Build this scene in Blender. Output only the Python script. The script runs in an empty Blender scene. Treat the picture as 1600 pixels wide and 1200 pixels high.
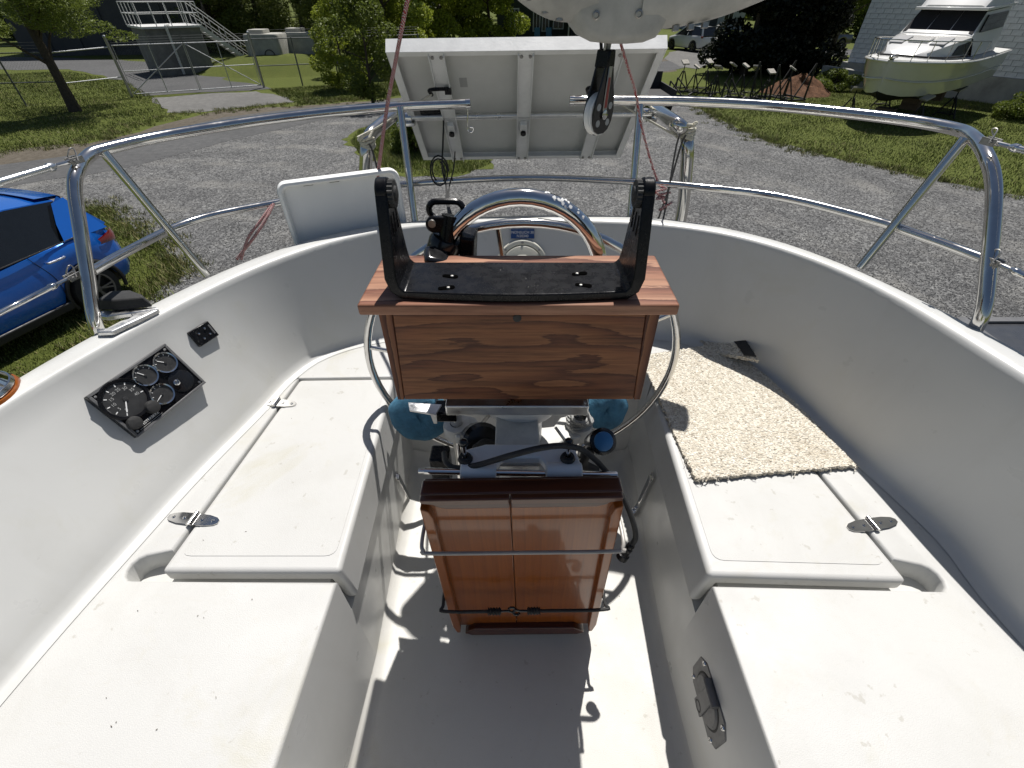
import bpy, bmesh, math, random
import numpy as np
from mathutils import Vector, Matrix, Euler
random.seed(7)
S = bpy.context.scene
C = S.collection
R = math.radians

# ------------------------------------------------------------------ camera, sky, sun, exposure
FPX, PITCH, CAMZ = 707.0, R(40.8), 3.7
cam = bpy.data.objects.new('camera', bpy.data.cameras.new('camera'))
C.objects.link(cam)
cam.location = (0, 0, CAMZ)
cam.rotation_euler = (R(90) - PITCH, 0, 0)
cam.data.sensor_width = 36.0
cam.data.lens = FPX / 1600 * 36.0
cam.data.clip_start = 0.02
cam.data.clip_end = 2000
S.camera = cam

SHADE = Vector((-0.115, -0.45, -1.0)).normalized()      # the way the sunlight travels
world = bpy.data.worlds.new('World')
S.world = world
world.use_nodes = True
wn = world.node_tree
wn.nodes.clear()
sky = wn.nodes.new('ShaderNodeTexSky')
sky.sky_type = 'NISHITA'
sky.sun_disc = False
sky.sun_elevation = math.asin(-SHADE.z)
sky.sun_rotation = math.atan2(-SHADE.x, -SHADE.y)
bg = wn.nodes.new('ShaderNodeBackground')
bg.inputs['Strength'].default_value = 0.05
wo = wn.nodes.new('ShaderNodeOutputWorld')
wn.links.new(sky.outputs[0], bg.inputs[0])
wn.links.new(bg.outputs[0], wo.inputs[0])
sun = bpy.data.lights.new('sun', 'SUN')
sun.energy = 5.0
sun.angle = R(0.5)
sun.color = (1.0, 0.965, 0.92)
so = bpy.data.objects.new('sun', sun)
C.objects.link(so)
so.rotation_euler = SHADE.to_track_quat('-Z', 'Y').to_euler()
so.location = (4, 12, 30)
S.view_settings.view_transform = 'Standard'
S.view_settings.look = 'None'
S.view_settings.exposure = 0.22
S.view_settings.gamma = 1.0
S.view_settings.use_curve_mapping = False

# ------------------------------------------------------------------ measuring: photo pixel -> point in the place
_c, _s = math.cos(PITCH), math.sin(PITCH)
def ray(px, py):
    u = (px - 800.0) / FPX
    v = (600.0 - py) / FPX
    return Vector((u, _c + v * _s, -_s + v * _c))
def P(px, py, z=0.0):
    d = ray(px, py)
    return d * ((z - CAMZ) / d.z) + Vector((0, 0, CAMZ))
def PY(px, py, y):
    d = ray(px, py)
    return d * (y / d.y) + Vector((0, 0, CAMZ))
def PN(px, py, p0, n):
    d = ray(px, py)
    o = Vector((0, 0, CAMZ))
    return o + d * ((Vector(p0) - o).dot(n) / d.dot(n))

# ------------------------------------------------------------------ node materials
MATS = {}
class NT:
    def __init__(s, name):
        s.m = bpy.data.materials.new(name)
        s.m.use_nodes = True
        s.t = s.m.node_tree
        s.b = s.t.nodes['Principled BSDF']
        MATS[name] = s.m
        s._co = None
    def node(s, kind, **kw):
        n = s.t.nodes.new(kind)
        for k, v in kw.items():
            if k in n.inputs: n.inputs[k].default_value = v
            else: setattr(n, k, v)
        return n
    def link(s, a, b): s.t.links.new(a, b)
    def co(s, scale=(1, 1, 1), rot=(0, 0, 0)):
        if s._co is None: s._co = s.t.nodes.new('ShaderNodeTexCoord').outputs['Object']
        mp = s.t.nodes.new('ShaderNodeMapping')
        mp.inputs['Scale'].default_value = scale
        mp.inputs['Rotation'].default_value = rot
        s.link(s._co, mp.inputs[0])
        return mp.outputs[0]
    def noise(s, scale, detail=4, rough=0.6, vec=None, dist=0.0):
        n = s.node('ShaderNodeTexNoise')
        n.inputs['Scale'].default_value = scale
        n.inputs['Detail'].default_value = detail
        n.inputs['Roughness'].default_value = rough
        n.inputs['Distortion'].default_value = dist
        s.link(vec if vec is not None else s.co(), n.inputs['Vector'])
        return n.outputs[0]
    def voro(s, scale, vec=None, out='Distance', feature='F1', rnd=1.0):
        n = s.node('ShaderNodeTexVoronoi', feature=feature)
        n.inputs['Scale'].default_value = scale
        n.inputs['Randomness'].default_value = rnd
        s.link(vec if vec is not None else s.co(), n.inputs['Vector'])
        return n.outputs[out]
    def ramp(s, fac, stops, interp='LINEAR'):
        n = s.node('ShaderNodeValToRGB')
        cr = n.color_ramp
        cr.interpolation = interp
        while len(cr.elements) < len(stops): cr.elements.new(0.5)
        for e, (p, c) in zip(cr.elements, stops):
            e.position = p
            e.color = (*c, 1) if len(c) == 3 else c
        s.link(fac, n.inputs[0])
        return n.outputs[0]
    def mix(s, fac, a, b, blend='MIX'):
        n = s.node('ShaderNodeMix', data_type='RGBA', blend_type=blend)
        for i, x in ((0, fac), (6, a), (7, b)):
            if isinstance(x, (int, float)): n.inputs[i].default_value = x
            elif isinstance(x, tuple): n.inputs[i].default_value = (*x, 1) if len(x) == 3 else x
            else: s.link(x, n.inputs[i])
        return n.outputs[2]
    def math(s, op, a, b=0.0):
        n = s.node('ShaderNodeMath', operation=op)
        for i, x in ((0, a), (1, b)):
            if isinstance(x, (int, float)): n.inputs[i].default_value = x
            else: s.link(x, n.inputs[i])
        return n.outputs[0]
    def col(s, x):
        if isinstance(x, tuple): s.b.inputs['Base Color'].default_value = (*x, 1)
        else: s.link(x, s.b.inputs['Base Color'])
    def set(s, **kw):
        for k, v in kw.items():
            k = k.replace('_', ' ')
            if isinstance(v, (int, float, tuple)): s.b.inputs[k].default_value = v
            else: s.link(v, s.b.inputs[k])
    def bump(s, h, strength=0.3, dist=0.01):
        n = s.node('ShaderNodeBump')
        n.inputs['Strength'].default_value = strength
        n.inputs['Distance'].default_value = dist
        s.link(h, n.inputs['Height'])
        s.link(n.outputs[0], s.b.inputs['Normal'])
def plain(name, col, rough=0.5, metal=0.0, vary=0.12, scale=12.0, bump=0.0, bscale=60.0, coat=0.0, **kw):
    t = NT(name)
    n = t.noise(scale, 5, 0.65)
    a = tuple(max(0, c * (1 - vary)) for c in col)
    b = tuple(min(1, c * (1 + vary)) for c in col)
    t.col(t.ramp(n, [(0.3, a), (0.7, b)]))
    t.set(Roughness=t.ramp(t.noise(scale * 2.3, 4), [(0.3, (max(0, rough - .07),) * 3), (0.7, (min(1, rough + .09),) * 3)]), Metallic=metal)
    if coat: t.set(Coat_Weight=coat, Coat_Roughness=0.05)
    if bump: t.bump(t.noise(bscale, 4), bump, 0.004)
    for k, v in kw.items(): t.set(**{k: v})
    return t

def gel(name, base, grit=0.0, dirt=0.0, rough=0.32):
    t = NT(name)
    n1 = t.noise(3.0, 5, 0.6)
    c = t.mix(t.ramp(n1, [(0.35, (0, 0, 0)), (0.75, (1, 1, 1))]), tuple(x * 0.965 for x in base), tuple(min(1, x * 1.02) for x in base))
    yel = t.ramp(t.noise(4.2, 6, 0.7, dist=0.6), [(0.56, (0, 0, 0)), (0.78, (1, 1, 1))])
    c = t.mix(t.math('MULTIPLY', yel, 0.35 + 0.45 * dirt), c, (base[0] * 0.88, base[1] * 0.85, base[2] * 0.72))
    stk = t.ramp(t.noise(5.0, 9, 0.72, vec=t.co((1.0, 1.0, 0.22)), dist=0.8), [(0.50, (0, 0, 0)), (0.74, (1, 1, 1))])
    c = t.mix(t.math('MULTIPLY', stk, 0.20), c, (base[0] * 0.70, base[1] * 0.68, base[2] * 0.62))
    scf = t.ramp(t.noise(26.0, 9, 0.8, vec=t.co((1, 1, 0.5), (0.4, 0.7, 0.2)), dist=1.6), [(0.63, (0, 0, 0)), (0.70, (1, 1, 1))])
    c = t.mix(t.math('MULTIPLY', scf, 0.16), c, (0.26, 0.25, 0.23))
    if dirt:
        sp = t.ramp(t.noise(42.0, 3, 0.55), [(0.68, (0, 0, 0)), (0.73, (1, 1, 1))])
        c = t.mix(t.math('MULTIPLY', sp, 0.42 * dirt), c, (0.30, 0.28, 0.23))
        sc = t.ramp(t.noise(14.0, 8, 0.75, vec=t.co((1, 3.5, 1), (0, 0, 0.6)), dist=1.2), [(0.57, (0, 0, 0)), (0.70, (1, 1, 1))])
        c = t.mix(t.math('MULTIPLY', sc, 0.30 * dirt), c, (0.45, 0.43, 0.38))
    t.col(c)
    t.set(Roughness=t.ramp(t.noise(9.0, 5), [(0.3, (rough - .06,) * 3), (0.7, (rough + .12,) * 3)]))
    t.set(Specular_IOR_Level=0.4)
    if grit: t.bump(t.noise(480.0, 3, 0.6), grit * 0.8, 0.002)
    else: t.bump(t.noise(7.0, 3), 0.035, 0.01)
    return t
gel('gelcoat', (0.545, 0.545, 0.525))
gel('gelcoat_deck', (0.505, 0.503, 0.485), grit=0.35, dirt=1.0, rough=0.5)
gel('gelcoat_lid', (0.515, 0.513, 0.497), grit=0.25, dirt=0.9, rough=0.45)
gel('gelcoat_sole', (0.53, 0.522, 0.49), grit=0.35, dirt=1.0, rough=0.45)
gel('plastic_white', (0.82, 0.82, 0.80), rough=0.4)

def metal(name, col, rough, streak=0.0):
    t = NT(name)
    n = t.noise(30.0, 5, 0.7)
    t.col(t.ramp(n, [(0.3, tuple(c * 0.86 for c in col)), (0.7, col)]))
    t.set(Metallic=1.0, Roughness=t.ramp(t.noise(18.0, 6, 0.7), [(0.35, (rough * 0.6,) * 3), (0.72, (min(1, rough * 1.7),) * 3)]))
    if streak: t.bump(t.noise(90.0, 3), streak, 0.001)
metal('stainless', (0.66, 0.65, 0.63), 0.12)
metal('chrome', (0.76, 0.755, 0.74), 0.07)
metal('aluminium', (0.72, 0.72, 0.71), 0.38, 0.1)
metal('steel_dull', (0.42, 0.41, 0.39), 0.45, 0.2)
metal('galvanised', (0.50, 0.51, 0.51), 0.5, 0.1)
plain('black_plastic', (0.006, 0.006, 0.007), 0.27, vary=0.4, scale=25, bump=0.06, bscale=300, Specular_IOR_Level=0.22)
plain('black_gloss', (0.010, 0.010, 0.011), 0.18, vary=0.2, scale=14)
plain('rubber', (0.022, 0.022, 0.022), 0.7, vary=0.3, scale=30, bump=0.2, bscale=150)
plain('grey_plastic', (0.115, 0.115, 0.117), 0.5, vary=0.2, scale=30, bump=0.1, bscale=200)
plain('cast_alloy', (0.50, 0.50, 0.48), 0.48, vary=0.18, scale=22, bump=0.2, bscale=90)
plain('white_paint', (0.72, 0.72, 0.70), 0.4, vary=0.06, scale=10)
plain('ivory_plastic', (0.60, 0.585, 0.50), 0.45, vary=0.06, scale=20)
plain('blue_fabric', (0.05, 0.16, 0.25), 0.8, vary=0.3, scale=28, bump=0.5, bscale=140)
plain('blue_plastic', (0.03, 0.15, 0.34), 0.4, vary=0.1)
plain('plate_blue', (0.012, 0.055, 0.19), 0.4, vary=0.08)
plain('white_print', (0.75, 0.75, 0.74), 0.6, vary=0.03)
plain('grey_print', (0.36, 0.36, 0.35), 0.6, vary=0.05)
plain('red_plastic', (0.24, 0.03, 0.025), 0.4, vary=0.2)
plain('gauge_face', (0.028, 0.028, 0.028), 0.45, vary=0.3, scale=60)
plain('rope_white', (0.60, 0.57, 0.47), 0.85, vary=0.25, scale=160, bump=0.6, bscale=300)
plain('rope_grey', (0.33, 0.33, 0.32), 0.85, vary=0.35, scale=160, bump=0.6, bscale=300)
plain('rope_dark', (0.10, 0.095, 0.09), 0.85, vary=0.35, scale=160, bump=0.6, bscale=300)
plain('back_sheet', (0.60, 0.60, 0.575), 0.5, vary=0.06, scale=6)
plain('solar_cell', (0.01, 0.014, 0.035), 0.15, vary=0.2, scale=5)
plain('boom_paint', (0.40, 0.395, 0.37), 0.55, vary=0.22, scale=9, bump=0.25, bscale=40)
t = NT('rope_red')
w = t.node('ShaderNodeTexWave', wave_type='BANDS', bands_direction='DIAGONAL')
w.inputs['Scale'].default_value = 95.0
w.inputs['Distortion'].default_value = 6.0
t.link(t.co(), w.inputs[0])
t.col(t.ramp(w.outputs[1], [(0.46, (0.34, 0.055, 0.06)), (0.60, (0.50, 0.42, 0.40))]))
t.set(Roughness=0.85)
t.bump(w.outputs[1], 0.5, 0.003)

def wood(name, cols, axis, freq, warp, rough, coat=0.0, fig=2.0, fine=0.25, stretch=0.16):
    """plain-sawn figure: bands across the board bent by a slow noise stretched along the grain"""
    t = NT(name)
    st = [1.0, 1.0, 1.0]
    st['xyz'.index(axis)] = stretch
    v = t.co(tuple(st))
    big = t.noise(fig, 3, 0.55, vec=v)
    sep = t.node('ShaderNodeSeparateXYZ')
    t.link(t.co(), sep.inputs[0])
    acr = t.math('ADD', sep.outputs[{'x': 2, 'y': 0, 'z': 0}[axis]], t.math('MULTIPLY', sep.outputs[{'x': 1, 'y': 2, 'z': 1}[axis]], 0.7))
    rag = t.noise(1.0, 5, 0.7, vec=t.co(tuple(9.0 if k == 'xyz'.index(axis) else 70.0 for k in range(3))))
    h = t.math('FRACT', t.math('ADD', t.math('ADD', t.math('MULTIPLY', acr, freq), t.math('MULTIPLY', big, warp)), t.math('MULTIPLY', rag, 0.75 if not coat > 0.3 else 0.15)))
    c = t.ramp(h, [(0.0, cols[0]), (0.42, cols[1]), (0.80, cols[2]), (0.95, cols[3]), (1.0, cols[0])])
    st2 = [150.0] * 3
    st2['xyz'.index(axis)] = 6.0
    fin = t.noise(1.0, 4, 0.7, vec=t.co(tuple(st2)))
    c = t.mix(t.math('MULTIPLY', t.ramp(fin, [(0.42, (0, 0, 0)), (0.7, (1, 1, 1))]), fine), c, tuple(x * 0.35 for x in cols[3]))
    t.col(c)
    t.set(Roughness=rough)
    t.set(Specular_IOR_Level=0.3)
    if coat: t.set(Coat_Weight=coat, Coat_Roughness=0.045)
    t.bump(fin, 0.12 if coat else 0.3, 0.0012)
wood('fir_face', [(0.255, 0.105, 0.044), (0.215, 0.082, 0.034), (0.145, 0.050, 0.023), (0.085, 0.029, 0.015)], 'x', 30.0, 9.0, 0.55, coat=0.05, fig=7.0, fine=0.7, stretch=0.18)
wood('fir_top', [(0.40, 0.215, 0.135), (0.31, 0.15, 0.09), (0.19, 0.075, 0.045), (0.11, 0.04, 0.026)], 'x', 16.0, 8.0, 0.55, fig=4.0, fine=0.5)
wood('fir_end', [(0.24, 0.105, 0.05), (0.18, 0.07, 0.035), (0.10, 0.036, 0.02), (0.05, 0.018, 0.011)], 'z', 60.0, 5.0, 0.6, fig=3.0)
wood('teak', [(0.255, 0.074, 0.011), (0.245, 0.070, 0.0105), (0.232, 0.065, 0.010), (0.21, 0.057, 0.009)], 'z', 30.0, 5.0, 0.3, coat=0.45, fig=3.0, fine=0.3)
wood('teak_edge', [(0.085, 0.023, 0.008), (0.072, 0.019, 0.007), (0.058, 0.014, 0.006), (0.042, 0.010, 0.005)], 'x', 18.0, 3.0, 0.3, coat=0.55, fig=3.0, fine=0.4)

t = NT('carpet')
lp = t.voro(175.0, out='Distance')
rw = t.noise(60.0, 3, 0.6)
c = t.ramp(t.voro(175.0, out='Color'), [(0.1, (0.46, 0.41, 0.33)), (0.45, (0.64, 0.59, 0.49)), (0.9, (0.76, 0.72, 0.63))])
c = t.mix(t.ramp(t.noise(9.0, 6, 0.7), [(0.55, (0, 0, 0)), (0.8, (.55, .55, .55))]), c, (0.40, 0.33, 0.23))
c = t.mix(t.ramp(t.noise(120.0, 2), [(0.62, (0, 0, 0)), (0.72, (.8, .8, .8))]), c, (0.24, 0.19, 0.14))
t.col(c)
t.set(Roughness=0.95, Specular_IOR_Level=0.1)
t.bump(t.math('SUBTRACT', 1.0, lp), 0.9, 0.006)

# ------------------------------------------------------------------ mesh helpers
ORG = {}
def thing(name, label, cat, loc=(0, 0, 0), group=None, rotz=0.0):
    o = bpy.data.objects.new(name, None)
    o.empty_display_size = 0.1
    C.objects.link(o)
    o.location = loc
    o.rotation_euler = (0, 0, rotz)
    o['label'] = label
    o['category'] = cat
    if group: o['group'] = group
    ORG[o] = Vector(loc)
    return o
class MB:
    def __init__(s):
        s.v, s.f, s.mi = [], [], []
        s.k = 0
    def mat(s, k): s.k = k; return s
    def add(s, vs, fs):
        o = len(s.v)
        s.v += [Vector(p) for p in vs]
        s.f += [tuple(i + o for i in f) for f in fs]
        s.mi += [s.k] * len(fs)
        return s
    def box(s, c, size, M=None):
        x, y, z = (a / 2 for a in size)
        c = Vector(c)
        vs = [Vector(p) for p in ((-x, -y, -z), (x, -y, -z), (x, y, -z), (-x, y, -z), (-x, -y, z), (x, -y, z), (x, y, z), (-x, y, z))]
        if M is not None: vs = [M @ p for p in vs]
        return s.add([p + c for p in vs], [(3, 2, 1, 0), (4, 5, 6, 7), (0, 1, 5, 4), (1, 2, 6, 5), (2, 3, 7, 6), (3, 0, 4, 7)])
    def bar(s, a, b, w, h, up=(0, 0, 1)):
        """square bar from a to b"""
        a, b = Vector(a), Vector(b)
        d = (b - a).normalized()
        x = d.cross(Vector(up))
        if x.length < 1e-4: x = d.cross(Vector((0, 1, 0)))
        x.normalize()
        y = x.cross(d).normalized()
        q = [(-w / 2, -h / 2), (w / 2, -h / 2), (w / 2, h / 2), (-w / 2, h / 2)]
        vs = [a + x * i + y * j for i, j in q] + [b + x * i + y * j for i, j in q]
        return s.add(vs, [(3, 2, 1, 0), (4, 5, 6, 7), (0, 1, 5, 4), (1, 2, 6, 5), (2, 3, 7, 6), (3, 0, 4, 7)])
    def prism(s, poly, off):
        """closed polygon (3-D points, counter-clockwise seen from the tip of off) pushed back by -off"""
        poly = [Vector(p) for p in poly]
        off = Vector(off)
        n = len(poly)
        vs = poly + [p - off for p in poly]
        fs = [tuple(range(n)), tuple(range(2 * n - 1, n - 1, -1))]
        fs += [(i, i + n, (i + 1) % n + n, (i + 1) % n) for i in range(n)]
        return s.add(vs, fs)
    def tube(s, path, r, n=12, closed=False, caps=True):
        path = [Vector(p) for p in path]
        m = len(path)
        rs = r if isinstance(r, (list, tuple)) else [r] * m
        T = []
        for i in range(m):
            a = path[(i - 1) % m] if (closed or i > 0) else path[i]
            b = path[(i + 1) % m] if (closed or i < m - 1) else path[i]
            d = b - a
            T.append(d.normalized() if d.length > 1e-9 else Vector((0, 0, 1)))
        u = T[0].cross(Vector((0, 0, 1)))
        if u.length < 1e-3: u = T[0].cross(Vector((1, 0, 0)))
        u.normalize()
        vs = []
        for i in range(m):
            if i:
                q = T[i - 1].rotation_difference(T[i])
                u = (q @ u)
                u = (u - T[i] * u.dot(T[i])).normalized()
            w = T[i].cross(u)
            for k in range(n):
                a = 2 * math.pi * k / n
                vs.append(path[i] + (u * math.cos(a) + w * math.sin(a)) * rs[i])
        fs = []
        for i in range(m if closed else m - 1):
            j = (i + 1) % m
            for k in range(n):
                l = (k + 1) % n
                fs.append((i * n + k, i * n + l, j * n + l, j * n + k))
        if caps and not closed:
            fs.append(tuple(range(n - 1, -1, -1)))
            fs.append(tuple((m - 1) * n + k for k in range(n)))
        return s.add(vs, fs)
    def cyl(s, a, b, r, n=20, r2=None):
        return s.tube([a, b], [r, r if r2 is None else r2], n)
    def lathe(s, prof, c, axis=(0, 0, 1), n=32, arc=None):
        """profile (radius, height) spun about axis through c"""
        c, ax = Vector(c), Vector(axis).normalized()
        u = ax.orthogonal().normalized()
        w = ax.cross(u)
        m = len(prof)
        vs, fs = [], []
        for k in range(n):
            a = 2 * math.pi * k / n
            e = u * math.cos(a) + w * math.sin(a)
            vs += [c + e * r + ax * h for r, h in prof]
        for k in range(n):
            l = (k + 1) % n
            for i in range(m - 1):
                fs.append((k * m + i, l * m + i, l * m + i + 1, k * m + i + 1))
        return s.add(vs, fs)
    def ball(s, c, r, n=12, sc=(1, 1, 1)):
        c = Vector(c)
        m = n // 2
        vs, fs = [], []
        for i in range(m + 1):
            th = math.pi * i / m
            for k in range(n):
                a = 2 * math.pi * k / n
                vs.append(c + Vector((r * math.sin(th) * math.cos(a) * sc[0], r * math.sin(th) * math.sin(a) * sc[1], r * math.cos(th) * sc[2])))
        for i in range(m):
            for k in range(n):
                l = (k + 1) % n
                fs.append((i * n + k, (i + 1) * n + k, (i + 1) * n + l, i * n + l))
        return s.add(vs, fs)
    def grid(s, rows, closed=False):
        """rows of points -> quads"""
        m, n = len(rows), len(rows[0])
        fs = []
        for i in range(m - 1):
            for k in range(n if closed else n - 1):
                l = (k + 1) % n
                fs.append((i * n + k, i * n + l, (i + 1) * n + l, (i + 1) * n + k))
        return s.add([p for r in rows for p in r], fs)
def obj(name, mb, mats, parent=None, smooth=35, bevel=0.0, seg=2, kind=None, label=None, world=True):
    org = Vector((0, 0, 0))
    if parent is not None and world:
        q = parent
        while q is not None:
            org = org + ORG.get(q, Vector((0, 0, 0)))
            q = q.parent
    me = bpy.data.meshes.new(name)
    me.from_pydata([tuple(p - org) for p in mb.v], [], mb.f)
    mats = mats if isinstance(mats, (list, tuple)) else [mats]
    for m in mats: me.materials.append(MATS[m])
    if len(mats) > 1: me.polygons.foreach_set('material_index', mb.mi)
    me.validate()
    bmm = bmesh.new()
    bmm.from_mesh(me)
    bmesh.ops.remove_doubles(bmm, verts=bmm.verts, dist=1e-6)
    bmesh.ops.recalc_face_normals(bmm, faces=bmm.faces)
    bmm.to_mesh(me)
    bmm.free()
    if smooth:
        me.polygons.foreach_set('use_smooth', [True] * len(me.polygons))
        me.set_sharp_from_angle(angle=R(smooth))
    o = bpy.data.objects.new(name, me)
    C.objects.link(o)
    if parent is not None: o.parent = parent
    if bevel:
        b = o.modifiers.new('bevel', 'BEVEL')
        b.width = bevel
        b.segments = seg
        b.limit_method = 'ANGLE'
        b.angle_limit = R(40)
        b.harden_normals = False
    if kind: o['kind'] = kind
    if label: o['label'] = label
    return o
def tag(o, label, cat, group=None):
    o['label'] = label
    o['category'] = cat
    if group: o['group'] = group
    return o
def dup(root, loc=None, rotz=None, label=None, group=None):
    r = root.copy()
    C.objects.link(r)
    if loc is not None: r.location = loc
    if rotz is not None: r.rotation_euler = (0, 0, rotz)
    if label: r['label'] = label
    if group: r['group'] = group
    for ch in list(root.children):
        c = ch.copy()
        C.objects.link(c)
        c.parent = r
        for g in list(ch.children):
            d = g.copy()
            C.objects.link(d)
            d.parent = c
    return r
def cr(pts, n=8, closed=False):
    """Catmull-Rom through pts"""
    pts = [Vector(p) for p in pts]
    m = len(pts)
    out = []
    for i in range(m if closed else m - 1):
        if closed: a, b, c, d = (pts[(i + k) % m] for k in (-1, 0, 1, 2))
        else:
            b, c = pts[i], pts[i + 1]
            a = pts[i - 1] if i else b * 2 - c
            d = pts[i + 2] if i + 2 < m else c * 2 - b
        for k in range(n):
            t = k / n
            out.append(0.5 * ((2 * b) + (c - a) * t + (2 * a - 5 * b + 4 * c - d) * t * t + (3 * b - a - 3 * c + d) * t ** 3))
    if not closed: out.append(pts[-1])
    return out
def resample(pts, n):
    L = [0.0]
    for a, b in zip(pts, pts[1:]): L.append(L[-1] + (b - a).length)
    out, j = [], 0
    for i in range(n):
        t = L[-1] * i / (n - 1)
        while j < len(L) - 2 and L[j + 1] < t: j += 1
        f = (t - L[j]) / max(1e-9, L[j + 1] - L[j])
        out.append(pts[j].lerp(pts[j + 1], min(1, f)))
    return out
def frame(o, x, y, z):
    """4x4 with columns x,y,z and origin o"""
    x, y, z, o = Vector(x), Vector(y), Vector(z), Vector(o)
    return Matrix(((x.x, y.x, z.x, o.x), (x.y, y.y, z.y, o.y), (x.z, y.z, z.z, o.z), (0, 0, 0, 1)))
def xf(mb, M):
    mb.v = [M @ p for p in mb.v]
    return mb
def text(name, s, M, size, mat, parent, extrude=0.0003, align='CENTER'):
    cu = bpy.data.curves.new('lettering', 'FONT')
    cu.body = s
    cu.size = size
    cu.extrude = extrude
    cu.align_x = align
    cu.align_y = 'CENTER'
    tmp = bpy.data.objects.new('lettering', cu)
    C.objects.link(tmp)
    dg = bpy.context.evaluated_depsgraph_get()
    me = bpy.data.meshes.new_from_object(tmp.evaluated_get(dg))
    bpy.data.objects.remove(tmp)
    org = Vector((0, 0, 0))
    q = parent
    while q is not None:
        org = org + ORG.get(q, Vector((0, 0, 0)))
        q = q.parent
    me.transform(Matrix.Translation(-org) @ M)
    me.materials.clear()
    me.materials.append(MATS[mat])
    o = bpy.data.objects.new(name, me)
    C.objects.link(o)
    o.parent = parent
    return o
plain('cord_coated', (0.33, 0.31, 0.28), 0.4, vary=0.1)
plain('panel_dark', (0.045, 0.047, 0.052), 0.3, vary=0.12)
plain('chair_blue', (0.05, 0.16, 0.26), 0.6)
plain('pad_grey', (0.30, 0.30, 0.30), 0.8)
plain('keel_wood', (0.16, 0.11, 0.07), 0.9)
plain('litter', (0.09, 0.07, 0.045), 0.9, vary=0.4)
plain('void_black', (0.002, 0.002, 0.002), 0.9, Specular_IOR_Level=0.0)
plain('grey_plastic_pale', (0.36, 0.36, 0.35), 0.5, vary=0.1)
plain('aluminium_pale', (0.74, 0.74, 0.73), 0.4, metal=0.0, vary=0.08, scale=14, bump=0.1, bscale=120)
# ------------------------------------------------------------------ the sailboat: cockpit moulding, seats, sole, hull
ZSOLE, ZSEAT = 2.30, 2.75
def zcap(px): return 3.062 + 0.083 * px / 1600
boat = thing('sailboat', 'white fibreglass sailboat whose open stern cockpit fills the foreground', 'sailboat', (0, 0.4, 0))
botL = [Vector((-1.03, -0.9, ZSEAT)), Vector((-0.985, -0.2, ZSEAT))] + [P(x, y, ZSEAT) for x, y in ((0, 1072), (200, 850), (300, 742), (400, 642), (447, 592), (502, 555), (585, 530), (700, 517), (815, 515))]
botR = [Vector((1.17, -0.9, ZSEAT)), Vector((1.10, -0.2, ZSEAT))] + [P(x, y, ZSEAT) for x, y in ((1600, 985), (1480, 840), (1340, 712), (1248, 628), (1180, 574), (1076, 532), (960, 519), (815, 515))]
tinL = [Vector((-1.18, -0.9, 3.06)), Vector((-1.125, -0.1, 3.06))] + [P(x, y, zcap(x)) for x, y in ((0, 632), (42, 610), (155, 545), (270, 482), (400, 414), (493, 382), (591, 358), (675, 350), (815, 346))]
tinR = [Vector((1.17, -0.9, 3.14)), Vector((1.10, 0.1, 3.14))] + [P(x, y, zcap(x)) for x, y in ((1600, 592), (1552, 560), (1497, 524), (1428, 479), (1346, 434), (1222, 386), (1120, 359), (1016, 349), (916, 346), (815, 346))]
outL = [Vector((-1.25, -0.9, 3.06)), Vector((-1.195, -0.1, 3.06))] + [P(x, y, zcap(x)) for x, y in ((0, 600), (75, 560), (144, 521), (246, 467), (324, 430), (458, 374), (591, 348), (680, 341), (815, 336))]
outR = [Vector((1.24, -0.9, 3.14)), Vector((1.17, 0.1, 3.14))] + [P(x, y, zcap(x)) for x, y in ((1600, 546), (1528, 507), (1442, 471), (1339, 417), (1222, 372), (1119, 348), (1016, 337), (897, 334), (815, 336))]
NS = 70
def both(a, b):
    a, b = resample(cr(a, 10), NS), resample(cr(b, 10), NS)
    return a + b[::-1][1:]
BOT, TIN, OUT = both(botL, botR), both(tinL, tinR), both(outL, outR)
def normals(c):
    r = []
    for i in range(len(c)):
        d = c[min(i + 1, len(c) - 1)] - c[max(i - 1, 0)]
        r.append(Vector((-d.y, d.x, 0)).normalized())      # outward: left of travel (left bow -> stern -> right bow)
    return r
NB = normals(BOT)
for _ in range(6): NB = [(NB[max(i - 1, 0)] + NB[i] * 2 + NB[min(i + 1, len(NB) - 1)]).normalized() for i in range(len(NB))]
def cast(curve_l, curve_r):
    d = cr(curve_l, 60) + cr(curve_r, 60)[::-1][1:]
    out = []
    for b, n in zip(BOT, NB):
        best = min(d, key=lambda p: abs((p.x - b.x) * n.y - (p.y - b.y) * n.x) + (9 if abs((p.x - b.x) * n.x + (p.y - b.y) * n.y) > 0.5 else 0))
        out.append(best.copy())
    for _ in range(24): out = [out[0]] + [(out[i - 1] + out[i] * 2 + out[i + 1]) / 4 for i in range(1, len(out) - 1)] + [out[-1]]
    return out
TIN, OUT = cast(tinL, tinR), cast(outL, outR)
NO = NB
rows_in, rows_hull = [], []
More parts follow.
